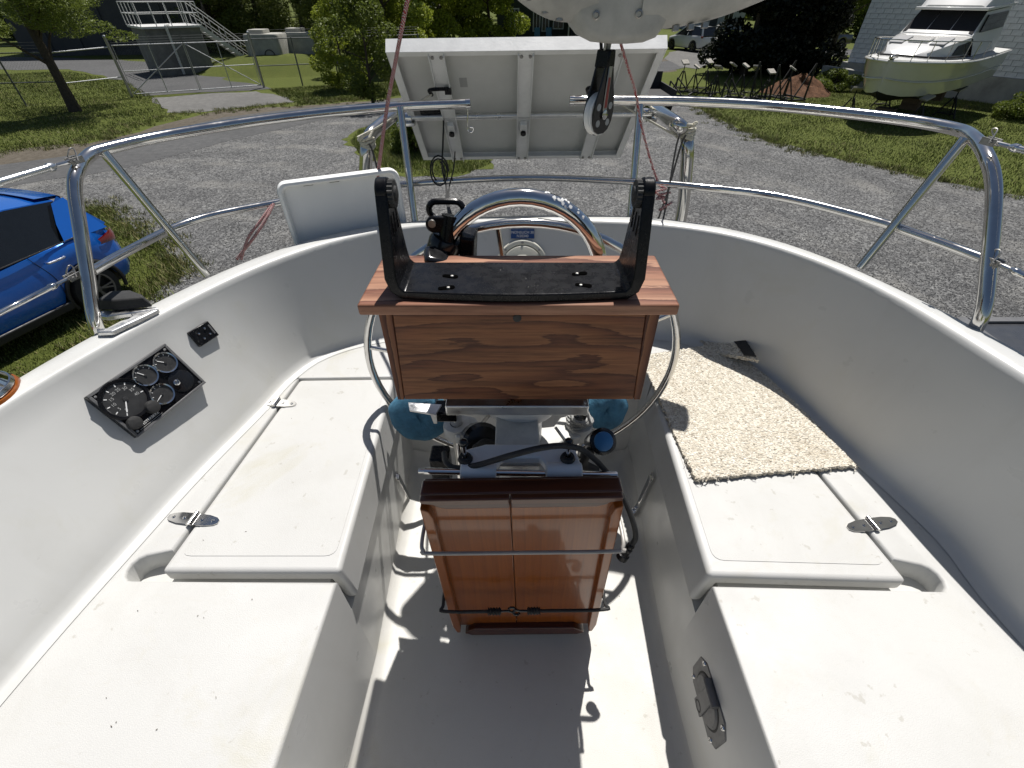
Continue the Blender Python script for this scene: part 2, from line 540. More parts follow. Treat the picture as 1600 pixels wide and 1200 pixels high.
for i in range(len(BOT)):
    b, t, o, n, no = BOT[i], TIN[i], OUT[i], NB[i], NO[i]
    up = Vector((0, 0, 1))
    r = [b - n * 0.032 + up * 0.0015, b - n * 0.016 + up * 0.004, b - n * 0.005 + up * 0.013, b + n * 0.001 + up * 0.03]
    t0 = t - up * 0.016
    for k in range(1, 7): r.append(r[3].lerp(t0, k / 6))
    w = (o - t)
    r += [t - up * 0.005 + w * 0.03, t + w * 0.12 + up * 0.002, t + w * 0.5 + up * 0.004, t + w * 0.86 + up * 0.001, o - up * 0.006, o - up * 0.022 + no * 0.004,
          o - up * 0.08 + no * 0.012, o - up * 0.20 + no * 0.03]
    rows_in.append(r)
    h = [o - up * 0.20 + no * 0.028, o - up * 0.215 + no * 0.05, o - up * 0.22 + no * 0.10, o - up * 0.235 + no * 0.125, o - up * 0.40 + no * 0.15]
    q = Vector((o.x, o.y, 0))
    ctr = Vector((0.04, min(o.y, 1.2) - 0.1, 0))
    for f, z in ((0.06, 2.2), (0.05, 1.7), (-0.10, 1.25)): h.append(Vector((q.x + no.x * f, q.y + no.y * f, z)))
    for f, z in ((0.45, 0.95), (0.05, 0.75)): h.append(Vector((ctr.x + (q.x - ctr.x) * f, ctr.y + (q.y - ctr.y) * f, z)))
    rows_hull.append(h)
obj('coaming', MB().grid(rows_in), 'gelcoat', boat, smooth=60)
from mathutils.bvhtree import BVHTree
_g = MB().grid(rows_in)
WALL = BVHTree.FromPolygons([tuple(p) for p in _g.v], _g.f)
def wall_hit(px, py): return WALL.ray_cast(Vector((0, 0, CAMZ)), ray(px, py).normalized())[0]
obj('hull', MB().grid(rows_hull), 'gelcoat', boat, smooth=60)
# --- seat hatches: corner points on the seat plane
lidL = [P(250, 893, ZSEAT), P(540, 893, ZSEAT), P(609, 591, ZSEAT), P(468, 593, ZSEAT)]      # front outer, front inner, rear inner, rear outer
lidR = [P(1420, 908, ZSEAT), P(1108, 899, ZSEAT), Vector((0.447, 1.10, ZSEAT)), Vector((0.745, 1.10, ZSEAT))]
lidL[2].x = -0.386
lidL[1].x = -0.374
def notch(lid, sgn):
    """seat cut-out round a lid, from the inner edge at the front to the inner edge at the rear; sgn -1 left, +1 right"""
    fo, fi, ri, ro = lid
    g = 0.022
    fr = (fo - fi).normalized()
    pts = [Vector((fi.x, fi.y - g, ZSEAT))]
    pk = fo + fr * 0.075
    pts.append(Vector((fo.x, fo.y - g, ZSEAT)) + fr * 0.045)
    for k in range(7):                                    # the scooped drain pocket at the outer end
        a = -math.pi / 2 + math.pi * k / 6 * 0.92
        pts.append(Vector((fo.x, fo.y + 0.008, ZSEAT)) + fr * (0.045 + 0.03 * math.cos(a)) + Vector((0, 0.03 * math.sin(a), 0)))
    out = (ro - fo).normalized()
    pts.append(fo + out * 0.05 + fr * 0.007)
    pts.append(ro + fr * 0.007 + Vector((0, 0.008, 0)))
    pts.append(Vector((ri.x, ri.y + 0.008, ZSEAT)))
    return pts
nL, nR = notch(lidL, -1), notch(lidR, 1)
XL, XR, YA = -0.39, 0.437, 1.165
poly = [p + n * 0.012 for p, n in zip(BOT, NB)][::3]
poly += [Vector((XR + 0.005, -0.9, ZSEAT))]
poly += nR
poly += [Vector((XR + 0.008, YA, ZSEAT)), Vector((XL + 0.005, YA, ZSEAT))]
poly += nL[::-1]
poly += [Vector((XL - 0.03, -0.9, ZSEAT))]
def seat_mesh():
    bm = bmesh.new()
    vs = [bm.verts.new(p - Vector((0, 0.4, 0))) for p in poly]
    f = bm.faces.new(vs)
    if f.normal.z < 0: f.normal_flip()
    f.normal_update()
    if f.normal.z < 0: f.normal_flip()
    top_edges = list(f.edges)
    ext = bmesh.ops.extrude_face_region(bm, geom=[f])
    nv = [g for g in ext['geom'] if isinstance(g, bmesh.types.BMVert)]
    # the extruded copy becomes the top; push the old face down
    for v in vs: v.co.z = 2.27
    nf = [g for g in ext['geom'] if isinstance(g, bmesh.types.BMFace)][0]
    k = len(BOT[::3])
    es = [e for e in nf.edges if not all(any((v.co - (p - Vector((0, 0.4, 0)))).length < 1e-5 for p in poly[:k]) for v in e.verts)]
    bmesh.ops.bevel(bm, geom=es, offset=0.013, segments=3, profile=0.5, affect='EDGES', clamp_overlap=True)
    bmesh.ops.recalc_face_normals(bm, faces=bm.faces)
    me = bpy.data.meshes.new('seat')
    bm.to_mesh(me)
    bm.free()
    me.materials.append(MATS['gelcoat_deck'])
    me.materials.append(MATS['gelcoat'])
    me.polygons.foreach_set('material_index', [0 if abs(p.normal.z) > 0.6 else 1 for p in me.polygons])
    me.polygons.foreach_set('use_smooth', [True] * len(me.polygons))
    me.set_sharp_from_angle(angle=R(38))
    o = bpy.data.objects.new('seat', me)
    C.objects.link(o)
    o.parent = boat
seat_mesh()
# blocks that close the cut-outs under the lids (gutter floor, rebate for the flange)
for lid, nn, sg, xi in ((lidL, nL, -1, XL), (lidR, nR, 1, XR)):
    fo, fi, ri, ro = lid
    m = MB()
    lo = [Vector((p.x, p.y, 2.612)) for p in nn]
    up_ = [Vector((p.x, p.y, 2.695)) for p in nn]
    up_[0] = Vector((fi.x + sg * 0.036, fi.y - 0.022, 2.695))
    up_[-1] = Vector((ri.x + sg * 0.036, ri.y + 0.008, 2.695))
    for q, h in ((lo, 0.34), (up_, 0.09)):
        q2 = q if sg > 0 else q[::-1]
        m.prism(q2, (0, 0, h))
    obj('gutter', m, 'gelcoat', boat)
def make_lid(lid, sg):
    fo, fi, ri, ro = lid
    q = [fo, fi, ri, ro] if sg < 0 else [fi, fo, ro, ri]
    m = MB().prism(q, (0, 0, 0.04))
    w = Vector((sg * 0.03, 0, 0))
    a, b = fi, ri
    q = [a, b, b + w, a + w] if sg > 0 else [a + w, b + w, b, a]
    q = [p - Vector((0, 0, 0.02)) for p in (q[::-1] if sg > 0 else q[::-1])]
    bm = bmesh.new()
    # one closed body: top plate plus hanging flange, cross-section extruded front to rear
    z = ZSEAT
    def sec(o, i): return [Vector((o.x, o.y, z)), Vector((i.x, i.y, z)), Vector((i.x - sg * 0.012, i.y, z - 0.125)), Vector((i.x + sg * 0.018, i.y, z - 0.125)),
                           Vector((i.x + sg * 0.03, i.y, z - 0.042)), Vector((o.x, o.y, z - 0.042))]
    A, B = sec(fo, fi), sec(ro, ri)
    n = len(A)
    mb = MB()
    mb.add(A + B, [tuple(range(n)), tuple(range(2 * n - 1, n - 1, -1))] + [(i, i + n, (i + 1) % n + n, (i + 1) % n) for i in range(n)])
    o = obj('hatch_lid', mb, 'gelcoat_lid', boat, bevel=0.011, seg=4, smooth=40)
    # moulded tread panel, a hair proud of the lid
    ctr = (fo + fi + ri + ro) / 4
    cs = [p.lerp(ctr, 0.11) for p in (fo, fi, ri, ro)]
    pts = []
    for k in range(4):
        p, a, b = cs[k], cs[k - 1], cs[(k + 1) % 4]
        for j in range(5):
            tt = j / 4
            p0, p2 = p + (a - p).normalized() * 0.025, p + (b - p).normalized() * 0.025
            pts.append(p0 * (1 - tt) ** 2 + p * 2 * tt * (1 - tt) + p2 * tt * tt)
    if sg > 0: pts = pts[::-1]
    obj('tread_panel', MB().prism([p + Vector((0, 0, 0.0012)) for p in pts], (0, 0, 0.004)), 'gelcoat_deck', o)
    return o
LL, LR = make_lid(lidL, -1), make_lid(lidR, 1)
def hinge(px, py, lid, sg, parent):
    c = P(px, py, ZSEAT + 0.001)
    fo, fi, ri, ro = lid
    ax = (ro - fo).normalized()
    x = Vector((ax.y, -ax.x, 0))
    m = MB()
    for s in (-1, 1):
        pts = [(0.006, -0.0155), (0.035, -0.0145), (0.056, -0.010), (0.064, -0.004), (0.064, 0.004), (0.056, 0.010), (0.035, 0.0145), (0.006, 0.0155)]
        q = [c + x * (a * s) + ax * b + Vector((0, 0, 0.004)) for a, b in (pts if s > 0 else pts[::-1])]
        m.prism(q, (0, 0, 0.004))
    m.cyl(c - ax * 0.018 + Vector((0, 0, 0.005)), c + ax * 0.018 + Vector((0, 0, 0.005)), 0.0062, 14)
    m.mat(1)
    for a in (-0.05, -0.022, 0.022, 0.05):
        m.lathe([(0.0001, 0.0022), (0.0030, 0.0020), (0.0042, 0.0006), (0.0042, -0.001)], c + x * a + Vector((0, 0, 0.004)), n=10)
    m.mat(2)
    for a in (-0.05, -0.022, 0.022, 0.05):
        m.box(c + x * a + Vector((0, 0, 0.0062)), (0.004, 0.001, 0.0006)); m.box(c + x * a + Vector((0, 0, 0.0062)), (0.001, 0.004, 0.0006))
    obj('hinge', m, ['stainless', 'chrome', 'rubber'], parent, bevel=0.0008, seg=1)
hinge(303, 812, lidL, -1, LL)
hinge(432, 630, lidL, -1, LL)
hinge(1362, 820, lidR, 1, LR)
def hasp(px1, py1, px2, py2, X, sg, parent):
    n = Vector((-sg, 0, 0))
    p0 = Vector((X, 0, 0))
    a, b = PN(px1, py1, p0, n), PN(px2, py2, p0, n)
    d = (b - a).normalized()
    sd = d.cross(n)
    o = n * 0.006
    m = MB()
    m.prism([a + o + sd * 0.011 + d * -0.006, a + o - sd * 0.011 - d * 0.006, a + o - sd * 0.011 + d * 0.02, a + o + sd * 0.011 + d * 0.02][::(1 if sg > 0 else -1)], n * 0.005)
    m.bar(a + d * 0.012 + o * 1.4, b + o * 1.6, 0.018, 0.005, up=n)
    m.tube([a + d * 0.02 + n * 0.008 + sd * 0.011, a + d * 0.02 + n * 0.008 - sd * 0.011], 0.004, 8)
    L = (b - a).length
    m.tube(cr([b - d * 0.02 + sd * 0.007 + n * 0.004, b - d * 0.02 + sd * 0.007 + n * 0.02, b - d * 0.02 - sd * 0.007 + n * 0.02, b - d * 0.02 - sd * 0.007 + n * 0.004], 5), 0.0024, 8)
    m.tube([b - d * 0.012 + n * 0.014, b + d * 0.016 + n * 0.016], 0.0105, 12)
    obj('hasp', m, 'chrome', parent, bevel=0.0006, seg=1)
hasp(617, 742, 640, 787, XL + 0.008, -1, LL)
hasp(1022, 743, 996, 800, XR - 0.002, 1, LR)
# --- sole with coved edges
rows = []
for y in (-0.9, 0.0, 0.5, 0.9, 1.12, 1.15, 1.162):
    e = 0.0 if y < 1.1 else (0.0 if y < 1.14 else (0.012 if y < 1.16 else 0.05))
    rows.append([Vector(p) for p in ((XL - 0.004, y, 2.385), (XL + 0.008, y, 2.335 + e * 0.5), (XL + 0.02, y, 2.31 + e), (XL + 0.05, y, ZSOLE + e), (XL + 0.3, y, ZSOLE + e), (0.2, y, ZSOLE + e),
                 (XR - 0.045, y, ZSOLE + e), (XR - 0.015, y, 2.31 + e), (XR - 0.002, y, 2.335 + e * 0.5), (XR + 0.008, y, 2.385))])
obj('sole', MB().grid(rows), 'gelcoat_sole', boat, smooth=60)
# --- cabin bulkhead and house behind the camera (lights and mirrors into the cockpit)
m = MB()
for x0, x1, z0, z1 in ((-1.15, -0.36, 2.27, 3.22), (0.44, 1.2, 2.27, 3.22), (-0.36, 0.44, 2.27, 2.72)):
    m.box(((x0 + x1) / 2, -0.935, (z0 + z1) / 2), (x1 - x0, 0.06, z1 - z0))
obj('bulkhead', m, 'gelcoat', boat, bevel=0.006)
m = MB()
for x0, x1 in ((-1.2, -0.37), (0.45, 1.25)): m.box(((x0 + x1) / 2, -2.3, 3.25), (x1 - x0, 2.8, 0.06))
m.box((0.04, -3.1, 3.28), (0.84, 1.2, 0.08))
obj('cabin_roof', m, 'gelcoat_deck', boat, bevel=0.012)
# --- small fittings moulded or screwed into the cockpit
def washer(px, py, X, sg, r, mats, name):
    p = PN(px, py, Vector((X, 0, 0)), Vector((-sg, 0, 0)))
    m = MB().lathe([(r, -0.002), (r, 0.002), (r * 0.8, 0.005), (r * 0.42, 0.005), (r * 0.36, -0.004), (0.0003, -0.004)], p, (-sg, 0, 0), 22)
    m.mat(1).lathe([(r * 0.34, -0.003), (r * 0.2, 0.002), (0.0003, 0.002)], p, (-sg, 0, 0), 12)
    obj(name, m, mats, boat)
washer(604, 984, XL + 0.008, -1, 0.021, ['plastic_white', 'rubber'], 'drain_fitting')
washer(1037, 997, XR + 0.001, 1, 0.013, ['cast_alloy', 'steel_dull'], 'drain_fitting')
for px, py, X, sg in ((1064, 1069, XR, 1), (1098, 1194, XR, 1), (596, 888, XL + 0.008, -1)):
    washer(px, py, X, sg, 0.0055, ['steel_dull', 'rubber'], 'screw')
# round ivory vent plate and the blue builder's plate on the stern wall
wall0, wall1 = P(815, 515, ZSEAT), P(815, 346, zcap(815))
n = Vector((0, -(wall1.z - wall0.z), wall1.y - wall0.y)).normalized()
pv = PN(816, 417, wall0, n) + n * 0.002
m = MB().lathe([(0.094, -0.01), (0.094, 0.004), (0.090, 0.009), (0.077, 0.010), (0.075, 0.003), (0.072, 0.003), (0.072, 0.011), (0.052, 0.015), (0.0003, 0.016)], pv, n, 48)
up_ = Vector((0, n.z, -n.y))
q = [pv + n * 0.017 + Vector((1, 0, 0)) * a + up_ * b for a, b in ((-0.012, 0.042), (-0.026, 0.036), (-0.020, -0.006), (-0.012, -0.020), (0.0, -0.022), (0.006, -0.016), (0.018, 0.030), (0.014, 0.042))]
m.prism(q, n * 0.01)
vp = obj('vent_plate', m, 'ivory_plastic', boat, bevel=0.002, seg=2)
for k in range(8):
    a = math.pi / 2 + k * math.pi / 4
    m = MB().lathe([(0.0003, 0.0125), (0.0042, 0.012), (0.0048, 0.009)], pv + Vector((1, 0, 0)) * 0.0835 * math.cos(a) + up_ * 0.0835 * math.sin(a), n, 10)
    obj('screw', m, 'steel_dull', vp)
pb = PN(816.5, 361.5, wall0, n)
wx, wz = 0.0405, 0.0235
q = [pb + n * 0.006 + Vector((1, 0, 0)) * a + up_ * b for a, b in ((-wx, -wz), (wx, -wz), (wx, wz), (-wx, wz))]
bp = obj('builder_plate', MB().prism(q, n * 0.02), 'plate_blue', boat)
def fr(dz): return frame(pb + n * 0.0066 + up_ * dz, (1, 0, 0), up_, n)
text('lettering', 'NONSUCH 30', fr(-0.0035), 0.0125, 'white_print', bp)
text('lettering', 'N30340', fr(-0.0155), 0.0125, 'white_print', bp)
text('lettering', 'of SOUTHAMPTON ONT CANADA', fr(0.0085), 0.0062, 'grey_print', bp)
text('lettering', 'HINTERHOELLER YACHTS LTD', fr(0.0175), 0.0068, 'grey_print', bp)
# --- black plastic pump plate on the right seat front
pn = Vector((-1, 0, 0))
pp = PN(1113, 1095, Vector((XR - 0.001, 0, 0)), pn)
def pq(a, b, h): return pp + Vector((0, 1, 0)) * a + Vector((0, 0, 1)) * b + pn * h     # a aft, b up, h out
oc = [(-0.054, 0.062), (-0.078, 0.036), (-0.078, -0.036), (-0.054, -0.062), (0.054, -0.062), (0.078, -0.036), (0.078, 0.036), (0.054, 0.062)]
pump = thing('pump_deck_plate', 'black plastic keyhole pump plate screwed to the right seat front', 'deck plate', pp)
obj('base_plate', MB().prism([pq(a, b, 0.011) for a, b in oc], pn * 0.012), 'grey_plastic', pump, bevel=0.004, seg=2)
obj('cover_disc', MB().lathe([(0.051, 0.0105), (0.051, 0.012), (0.047, 0.016), (0.0003, 0.017)], pp, pn, 36), 'grey_plastic', pump)
obj('seal_ring', MB().lathe([(0.050, 0.0112), (0.0535, 0.0125), (0.0555, 0.0112)], pp, pn, 36), 'rubber', pump)
m = MB().prism([pq(a, b, 0.021) for a, b in ((-0.018, -0.052), (0.018, -0.052), (0.016, 0.052), (-0.016, 0.052))], pn * 0.006)
obj('hinge_strap', m, 'grey_plastic', pump, bevel=0.002)
obj('hinge_barrel', MB().cyl(pq(-0.026, 0.054, 0.018), pq(0.026, 0.054, 0.018), 0.009, 16), 'grey_plastic', pump)
obj('keyhole', MB().lathe([(0.013, 0.0212), (0.013, 0.0216), (0.010, 0.0215), (0.0095, 0.014), (0.0003, 0.014)], pp - Vector((0, 0, 0.037)), pn, 20), 'rubber', pump)
for a, b in ((-0.058, 0.046), (0.058, 0.046), (-0.06, -0.044), (0.06, -0.044)):
    m = MB().lathe([(0.0003, 0.014), (0.005, 0.0138), (0.0062, 0.011)], pq(a, b, 0), pn, 12)
    m.mat(1).bar(pq(a - 0.004, b, 0.0141), pq(a + 0.004, b, 0.0141), 0.0012, 0.0006, up=pn).bar(pq(a, b - 0.004, 0.0141), pq(a, b + 0.004, 0.0141), 0.0012, 0.0006, up=pn)
    obj('screw', m, ['chrome', 'rubber'], pump)
# ------------------------------------------------------------------ stern rail, lifelines, arch, solar panel
RT = 0.0142
def PD(px, py, drop): return P(px, py, CAMZ - drop)
rail = thing('stern_rail', 'polished stainless steel tube rail curving round the stern of the cockpit', 'rail', (0.04, 1.5, 3.1))
left_top = [PY(150, 519, 0.93) - Vector((0, 0, 0.06)), PY(149, 505, 0.931), PY(137, 430, 0.985), PY(125, 355, 1.04), PY(117, 300, 1.09), PY(120, 270, 1.13), PD(136, 246, 0.305), PD(165, 233, 0.299), PD(275, 209, 0.297), PD(440, 184, 0.29), PD(600, 168, 0.28), PD(733, 162, 0.272)]
right_top = [PY(1533, 508, 0.845) - Vector((0, 0, 0.06)), PY(1535, 490, 0.846), PY(1545, 410, 0.91), PY(1552, 330, 0.98), PY(1552, 282, 1.03), PY(1543, 248, 1.08), PD(1524, 218, 0.258), PD(1490, 201, 0.258), PD(1380, 183, 0.26), PD(1200, 165, 0.263), PD(1050, 158, 0.264), PD(892, 157, 0.266)]
for q in (left_top, right_top):
    pts = cr(q, 8)
    o = obj('top_rail', MB().tube(pts, RT, 18), 'stainless', rail, smooth=50)
    e, d = pts[-1], (pts[-1] - pts[-2]).normalized()
    obj('end_cap', MB().tube([e - d * 0.012, e - d * 0.011, e + d * 0.004, e + d * 0.006], [RT, RT + 0.0016, RT + 0.0016, RT - 0.002], 18), 'chrome', o)
def lerp_pts(x):
    t_ = [(143, .505), (270, .525), (420, .532), (645, .525), (820, .505), (1100, .48), (1535, .462)]
    for (a, b), (c, d) in zip(t_, t_[1:]):
        if x <= c: return b + (d - b) * max(0, x - a) / (c - a)
    return t_[-1][1]
mid = [PD(x, y, lerp_pts(x)) for x, y in ((143, 424), (200, 392), (270, 357), (330, 337), (420, 319), (530, 300), (645, 287), (820, 278), (990, 284), (1100, 293), (1215, 307), (1350, 340), (1450, 373), (1535, 404))]
obj('mid_rail', MB().tube(cr(mid, 8), 0.0112, 16), 'stainless', rail, smooth=50)
def post(a, b, r=RT, name='post'):
    obj(name, MB().tube([a, b], r, 16), 'stainless', rail, smooth=50)
post(PD(162, 238, 0.299), PD(324, 430, 0.64), 0.0112, 'brace')
post(PD(1508, 216, 0.258), PD(1343, 418, 0.575), 0.0112, 'brace')
post(PD(625, 167, 0.278), PD(649, 350, 0.62), 0.0118)
post(PD(1001, 158, 0.266), PD(984, 346, 0.62), 0.0118)
# bent wire hook hanging from the left rail end
e = PD(730, 164, 0.275)
obj('wire_hook', MB().tube(cr([e, e + Vector((0, 0, -0.03)), e + Vector((-0.002, 0, -0.072)), e + Vector((0.012, -0.004, -0.078)), e + Vector((0.017, -0.006, -0.066)), e + Vector((0.006, -0.004, -0.063))], 6), 0.0025, 8), 'chrome', rail)
def lifeline(label, a, b, bod, r0=0.009, eye=True):
    """wire from the rail post a out to b with a turnbuckle near the post"""
    L = thing('lifeline', label, 'lifeline', a, group='lifelines running forward from the stern rail')
    d = (b - a).normalized()
    s0, s1 = bod
    obj('stud', MB().tube([a + d * 0.012, a + d * s0], 0.0042, 8), 'stainless', L)
    obj('wire', MB().tube([a + d * s1, b], 0.0030, 8), 'stainless', L)
    m = MB().tube([a + d * s0, a + d * (s0 + 0.008), a + d * (s0 + 0.016), a + d * (s0 + 0.018), a + d * (s1 - 0.02), a + d * (s1 - 0.018), a + d * (s1 - 0.008), a + d * s1],
                  [0.004, r0, r0, r0 * 0.78, r0 * 0.78, r0, r0, 0.004], 14)
    obj('turnbuckle', m, 'aluminium' if r0 > 0.0085 else 'chrome', L, smooth=40)
    side = d.cross(Vector((0, 0, 1))).normalized()
    m = MB()
    for s in (-1, 1): m.bar(a - d * 0.004 + side * 0.0075 * s, a + d * 0.026 + side * 0.0075 * s, 0.003, 0.014)
    m.tube([a + d * 0.018 - side * 0.014, a + d * 0.018 + side * 0.014], 0.0034, 10)
    m.tube(cr([a + d * 0.018 + side * 0.014, a + d * 0.01 + Vector((0, 0, 0.022)), a + d * 0.0 + Vector((0, 0, 0.02)), a + d * 0.012 - side * 0.012], 5), 0.0015, 6)
    obj('toggle', m, 'steel_dull', L)
lifeline('upper lifeline with white turnbuckle sleeve at the left stern rail corner', PY(124, 248, 1.15), PY(124, 248, 1.15) + Vector((-0.42, -1.4, -0.03)), (0.055, 0.19), 0.0095)
lifeline('lower lifeline with chrome turnbuckle on the left corner post near blue car', PY(121, 428, 0.99), PY(121, 428, 0.99) + Vector((-0.36, -1.4, -0.03)), (0.05, 0.22), 0.0075)
lifeline('upper lifeline fixed to the right stern rail corner', PY(1540, 219, 1.09), PY(1540, 219, 1.09) + Vector((0.36, -1.4, -0.03)), (0.05, 0.13), 0.008)
lifeline('lower lifeline fixed halfway up the right corner post', PY(1545, 405, 0.913), PY(1545, 405, 0.913) + Vector((0.3, -1.4, -0.03)), (0.045, 0.14), 0.0075)

# --- stainless arch that carries the solar panel
arch = thing('panel_arch', 'two thick bent stainless tubes and crossbar carrying the solar panel behind the stern', 'arch', (0.05, 1.65, 2.9))
YB, ZB = 2.085, 3.338                                      # crossbar
aL = [PY(566, 330, 1.75), PY(571, 265, 1.75), PY(573, 232, 1.755), PY(578, 212, 1.79), PY(592, 198, 1.86), PY(629, 168, 2.07)]
aR = [PY(1063, 345, 1.75), PY(1072, 265, 1.75), PY(1074, 226, 1.755), PY(1070, 206, 1.79), PY(1056, 193, 1.75), PY(1016, 166, 2.07)]
for q in (aL, aR): obj('arch_tube', MB().tube(cr([q[0] - Vector((0, 0, 0.4))] + q, 8), 0.0225, 18), 'stainless', arch, smooth=50)
bar_l, bar_r = PY(622, 184, 2.02), PY(1024, 177, 2.02)
obj('crossbar', MB().tube([bar_l, bar_r], 0.0125, 14), 'aluminium', arch)
for e, sx in ((bar_l, 1), (bar_r, -1)):
    m = MB().tube([e + Vector((0.012 * sx, 0, 0)), e + Vector((0.055 * sx, 0, 0))], 0.018, 14)
    m.box(e + Vector((0.03 * sx, 0, -0.02)), (0.07, 0.05, 0.012))
    obj('clamp', m, 'chrome', arch, bevel=0.002)
for p, sx in ((PY(574, 222, 1.75), -1), (PY(1074, 208, 1.76), 1)):   # lashings at the bends
    rnd = random.Random(5 + sx)
    kn = thing('lashing', 'pale rope lashing knotted round the %s bend of the panel arch' % ('left' if sx < 0 else 'right'), 'rope', p, group='lashings on the arch')
    m = MB()
    for k in range(4):
        z = -0.012 + 0.008 * k
        m.tube([p + Vector((0.024 * math.cos(a), 0.024 * math.sin(a), z + 0.004 * math.sin(a * 2 + k))) for a in [i * math.pi / 6 for i in range(12)]], 0.0042, 7, closed=True)
    obj('wrap', m, 'rope_white', kn)
    pts = [p + Vector((rnd.uniform(-.028, .028), rnd.uniform(-.03, .0), rnd.uniform(0.005, .045))) for _ in range(7)]
    obj('knot', MB().tube(cr(pts, 6), 0.0048, 7), 'rope_white', kn)
    obj('tail', MB().tube(cr([p + Vector((0.012 * -sx, -0.024, 0)), p + Vector((-0.02 * sx, -0.02, -0.04)), p + Vector((-0.03 * sx, -0.015, -0.20)), p + Vector((-0.05 * sx, -0.01, -0.36))], 6), 0.0035, 7), 'rope_dark', kn)

# --- solar panel, seen from below: frame, back sheet, three channels
sp_t = [PY(604, 66, 1.80), PY(1041, 60, 1.80)]
U = Vector((1, 0, 0))
top_c = (sp_t[0] + sp_t[1]) / 2
low_c = Vector((top_c.x, 2.245, CAMZ - 0.548))
Wp = 0.895
V = (low_c - top_c).normalized()                           # down the panel
Hp = (low_c - top_c).length
tilt = (sp_t[1].z - sp_t[0].z) / (sp_t[1].x - sp_t[0].x)
U = Vector((1, 0, tilt)).normalized()
N = V.cross(U).normalized()
if N.y > 0: N = -N                                         # towards the camera (underside)
def sp(a, b, h): return top_c + U * a + V * b + N * h
solar = thing('solar_panel', 'framed solar panel seen from its pale underside above the stern rail', 'solar panel', top_c.lerp(low_c, 0.5))
def sbox(a0, a1, b0, b1, h0, h1):
    q = [sp(a0, b0, h1), sp(a1, b0, h1), sp(a1, b1, h1), sp(a0, b1, h1)]
    m = MB()
    m.add(q + [sp(a0, b0, h0), sp(a1, b0, h0), sp(a1, b1, h0), sp(a0, b1, h0)], [(0, 1, 2, 3), (7, 6, 5, 4), (4, 5, 1, 0), (5, 6, 2, 1), (6, 7, 3, 2), (7, 4, 0, 3)])
    return m
w2 = Wp / 2
obj('back_sheet', sbox(-w2 + 0.004, w2 - 0.004, 0.004, Hp - 0.004, -0.006, -0.002), 'back_sheet', solar)
obj('cells', sbox(-w2 + 0.006, w2 - 0.006, 0.006, Hp - 0.006, -0.0095, -0.0065), 'solar_cell', solar)
for args in ((-w2, w2, -0.0, 0.003, -0.012, 0.034), (-w2, w2, Hp - 0.003, Hp, -0.012, 0.030), (-w2, -w2 + 0.003, 0.003, Hp - 0.003, -0.012, 0.030), (w2 - 0.003, w2, 0.003, Hp - 0.003, -0.012, 0.030),
             (-w2 + .003, w2 - .003, 0.003, 0.022, 0.028, 0.031), (-w2 + .003, w2 - .003, Hp - 0.022, Hp - 0.003, 0.027, 0.030), (-w2 + .003, -w2 + 0.026, 0.022, Hp - 0.022, 0.027, 0.0296), (w2 - 0.026, w2 - .003, 0.022, Hp - 0.022, 0.027, 0.0296)):
    obj('frame_rail', sbox(*args), 'aluminium_pale', solar, bevel=0.0006, seg=1)
for k, a in enumerate((-0.288, -0.0, 0.288)):
    m = sbox(a - 0.026, a + 0.026, 0.004, Hp - 0.002, 0.0315, 0.0335)
    for s in (-1, 1): m.add(*[(b.v, b.f) for b in [sbox(a + s * 0.0245 - 0.0015, a + s * 0.0245 + 0.0015, 0.01, Hp - 0.008, 0.0335, 0.044)]][0])
    ch = obj('channel', m, 'aluminium_pale', solar, bevel=0.0006, seg=1)
    for s in (-1, 1):
        for b in (0.022, Hp - 0.016):
            obj('bolt', MB().cyl(sp(a + s * 0.014, b, 0.033), sp(a + s * 0.014, b, 0.039), 0.0052, 6), 'steel_dull', ch)
    p = sp(a, 0.385, 0.036)
    m = sbox(a - 0.013, a + 0.013, 0.345, 0.425, 0.034, 0.052)
    obj('clamp', m, 'aluminium_pale', ch, bevel=0.002)
    obj('clamp_bolt', MB().cyl(sp(a, 0.392, 0.052), sp(a, 0.392, 0.062), 0.011, 10), 'black_plastic', ch)
obj('sticker', sbox(-0.232, -0.205, 0.16, 0.205, -0.002, -0.0012), 'grey_plastic_pale', solar)
jb = obj('junction_box', sbox(-0.40, -0.31, 0.30, 0.36, -0.002, 0.022), 'black_plastic', solar, bevel=0.004)
for k, (ax, bx) in enumerate(((-0.30, 0.15), (0.255, 0.15))):
    m = MB().tube(cr([sp(ax - 0.03, bx + 0.03, 0.045), sp(ax - 0.035, bx, 0.05), sp(ax, bx - 0.008, 0.052), sp(ax + 0.03, bx, 0.046)], 6), 0.006, 8)
    m.box(sp(ax + 0.03, bx + 0.01, 0.046), (0.022, 0.022, 0.02))
    obj('hook', m, 'black_plastic', solar)
cab = thing('panel_cable', 'thin black cable looping down from the solar panel to the cockpit', 'cable', PY(692, 240, 1.9))
q = [PY(690, 171, 2.04), PY(693, 190, 2.0), PY(692, 225, 1.93), PY(691, 262, 1.78), PY(697, 290, 1.6), PY(699, 318, 1.2), PY(704, 345, 0.97)]
obj('lead', MB().tube(cr(q, 8), 0.0034, 8), 'rubber', cab)
q = [PY(711, 236, 2.2), PY(709, 262, 1.85), PY(702, 292, 1.6), PY(701, 318, 1.2), PY(708, 345, 0.98)]
obj('lead', MB().tube(cr(q, 8), 0.0026, 8), 'rubber', cab)
c0 = PY(682, 268, 1.72)
q = [c0 + Vector((0.034 * math.cos(a) * (1 - 0.03 * a) + 0.01, 0.01 * math.sin(a * 1.3), 0.052 * math.sin(a) * (1 - 0.02 * a))) for a in [i * math.pi / 8 for i in range(36)]]
obj('coil', MB().tube(q, 0.0028, 7), 'rubber', cab)
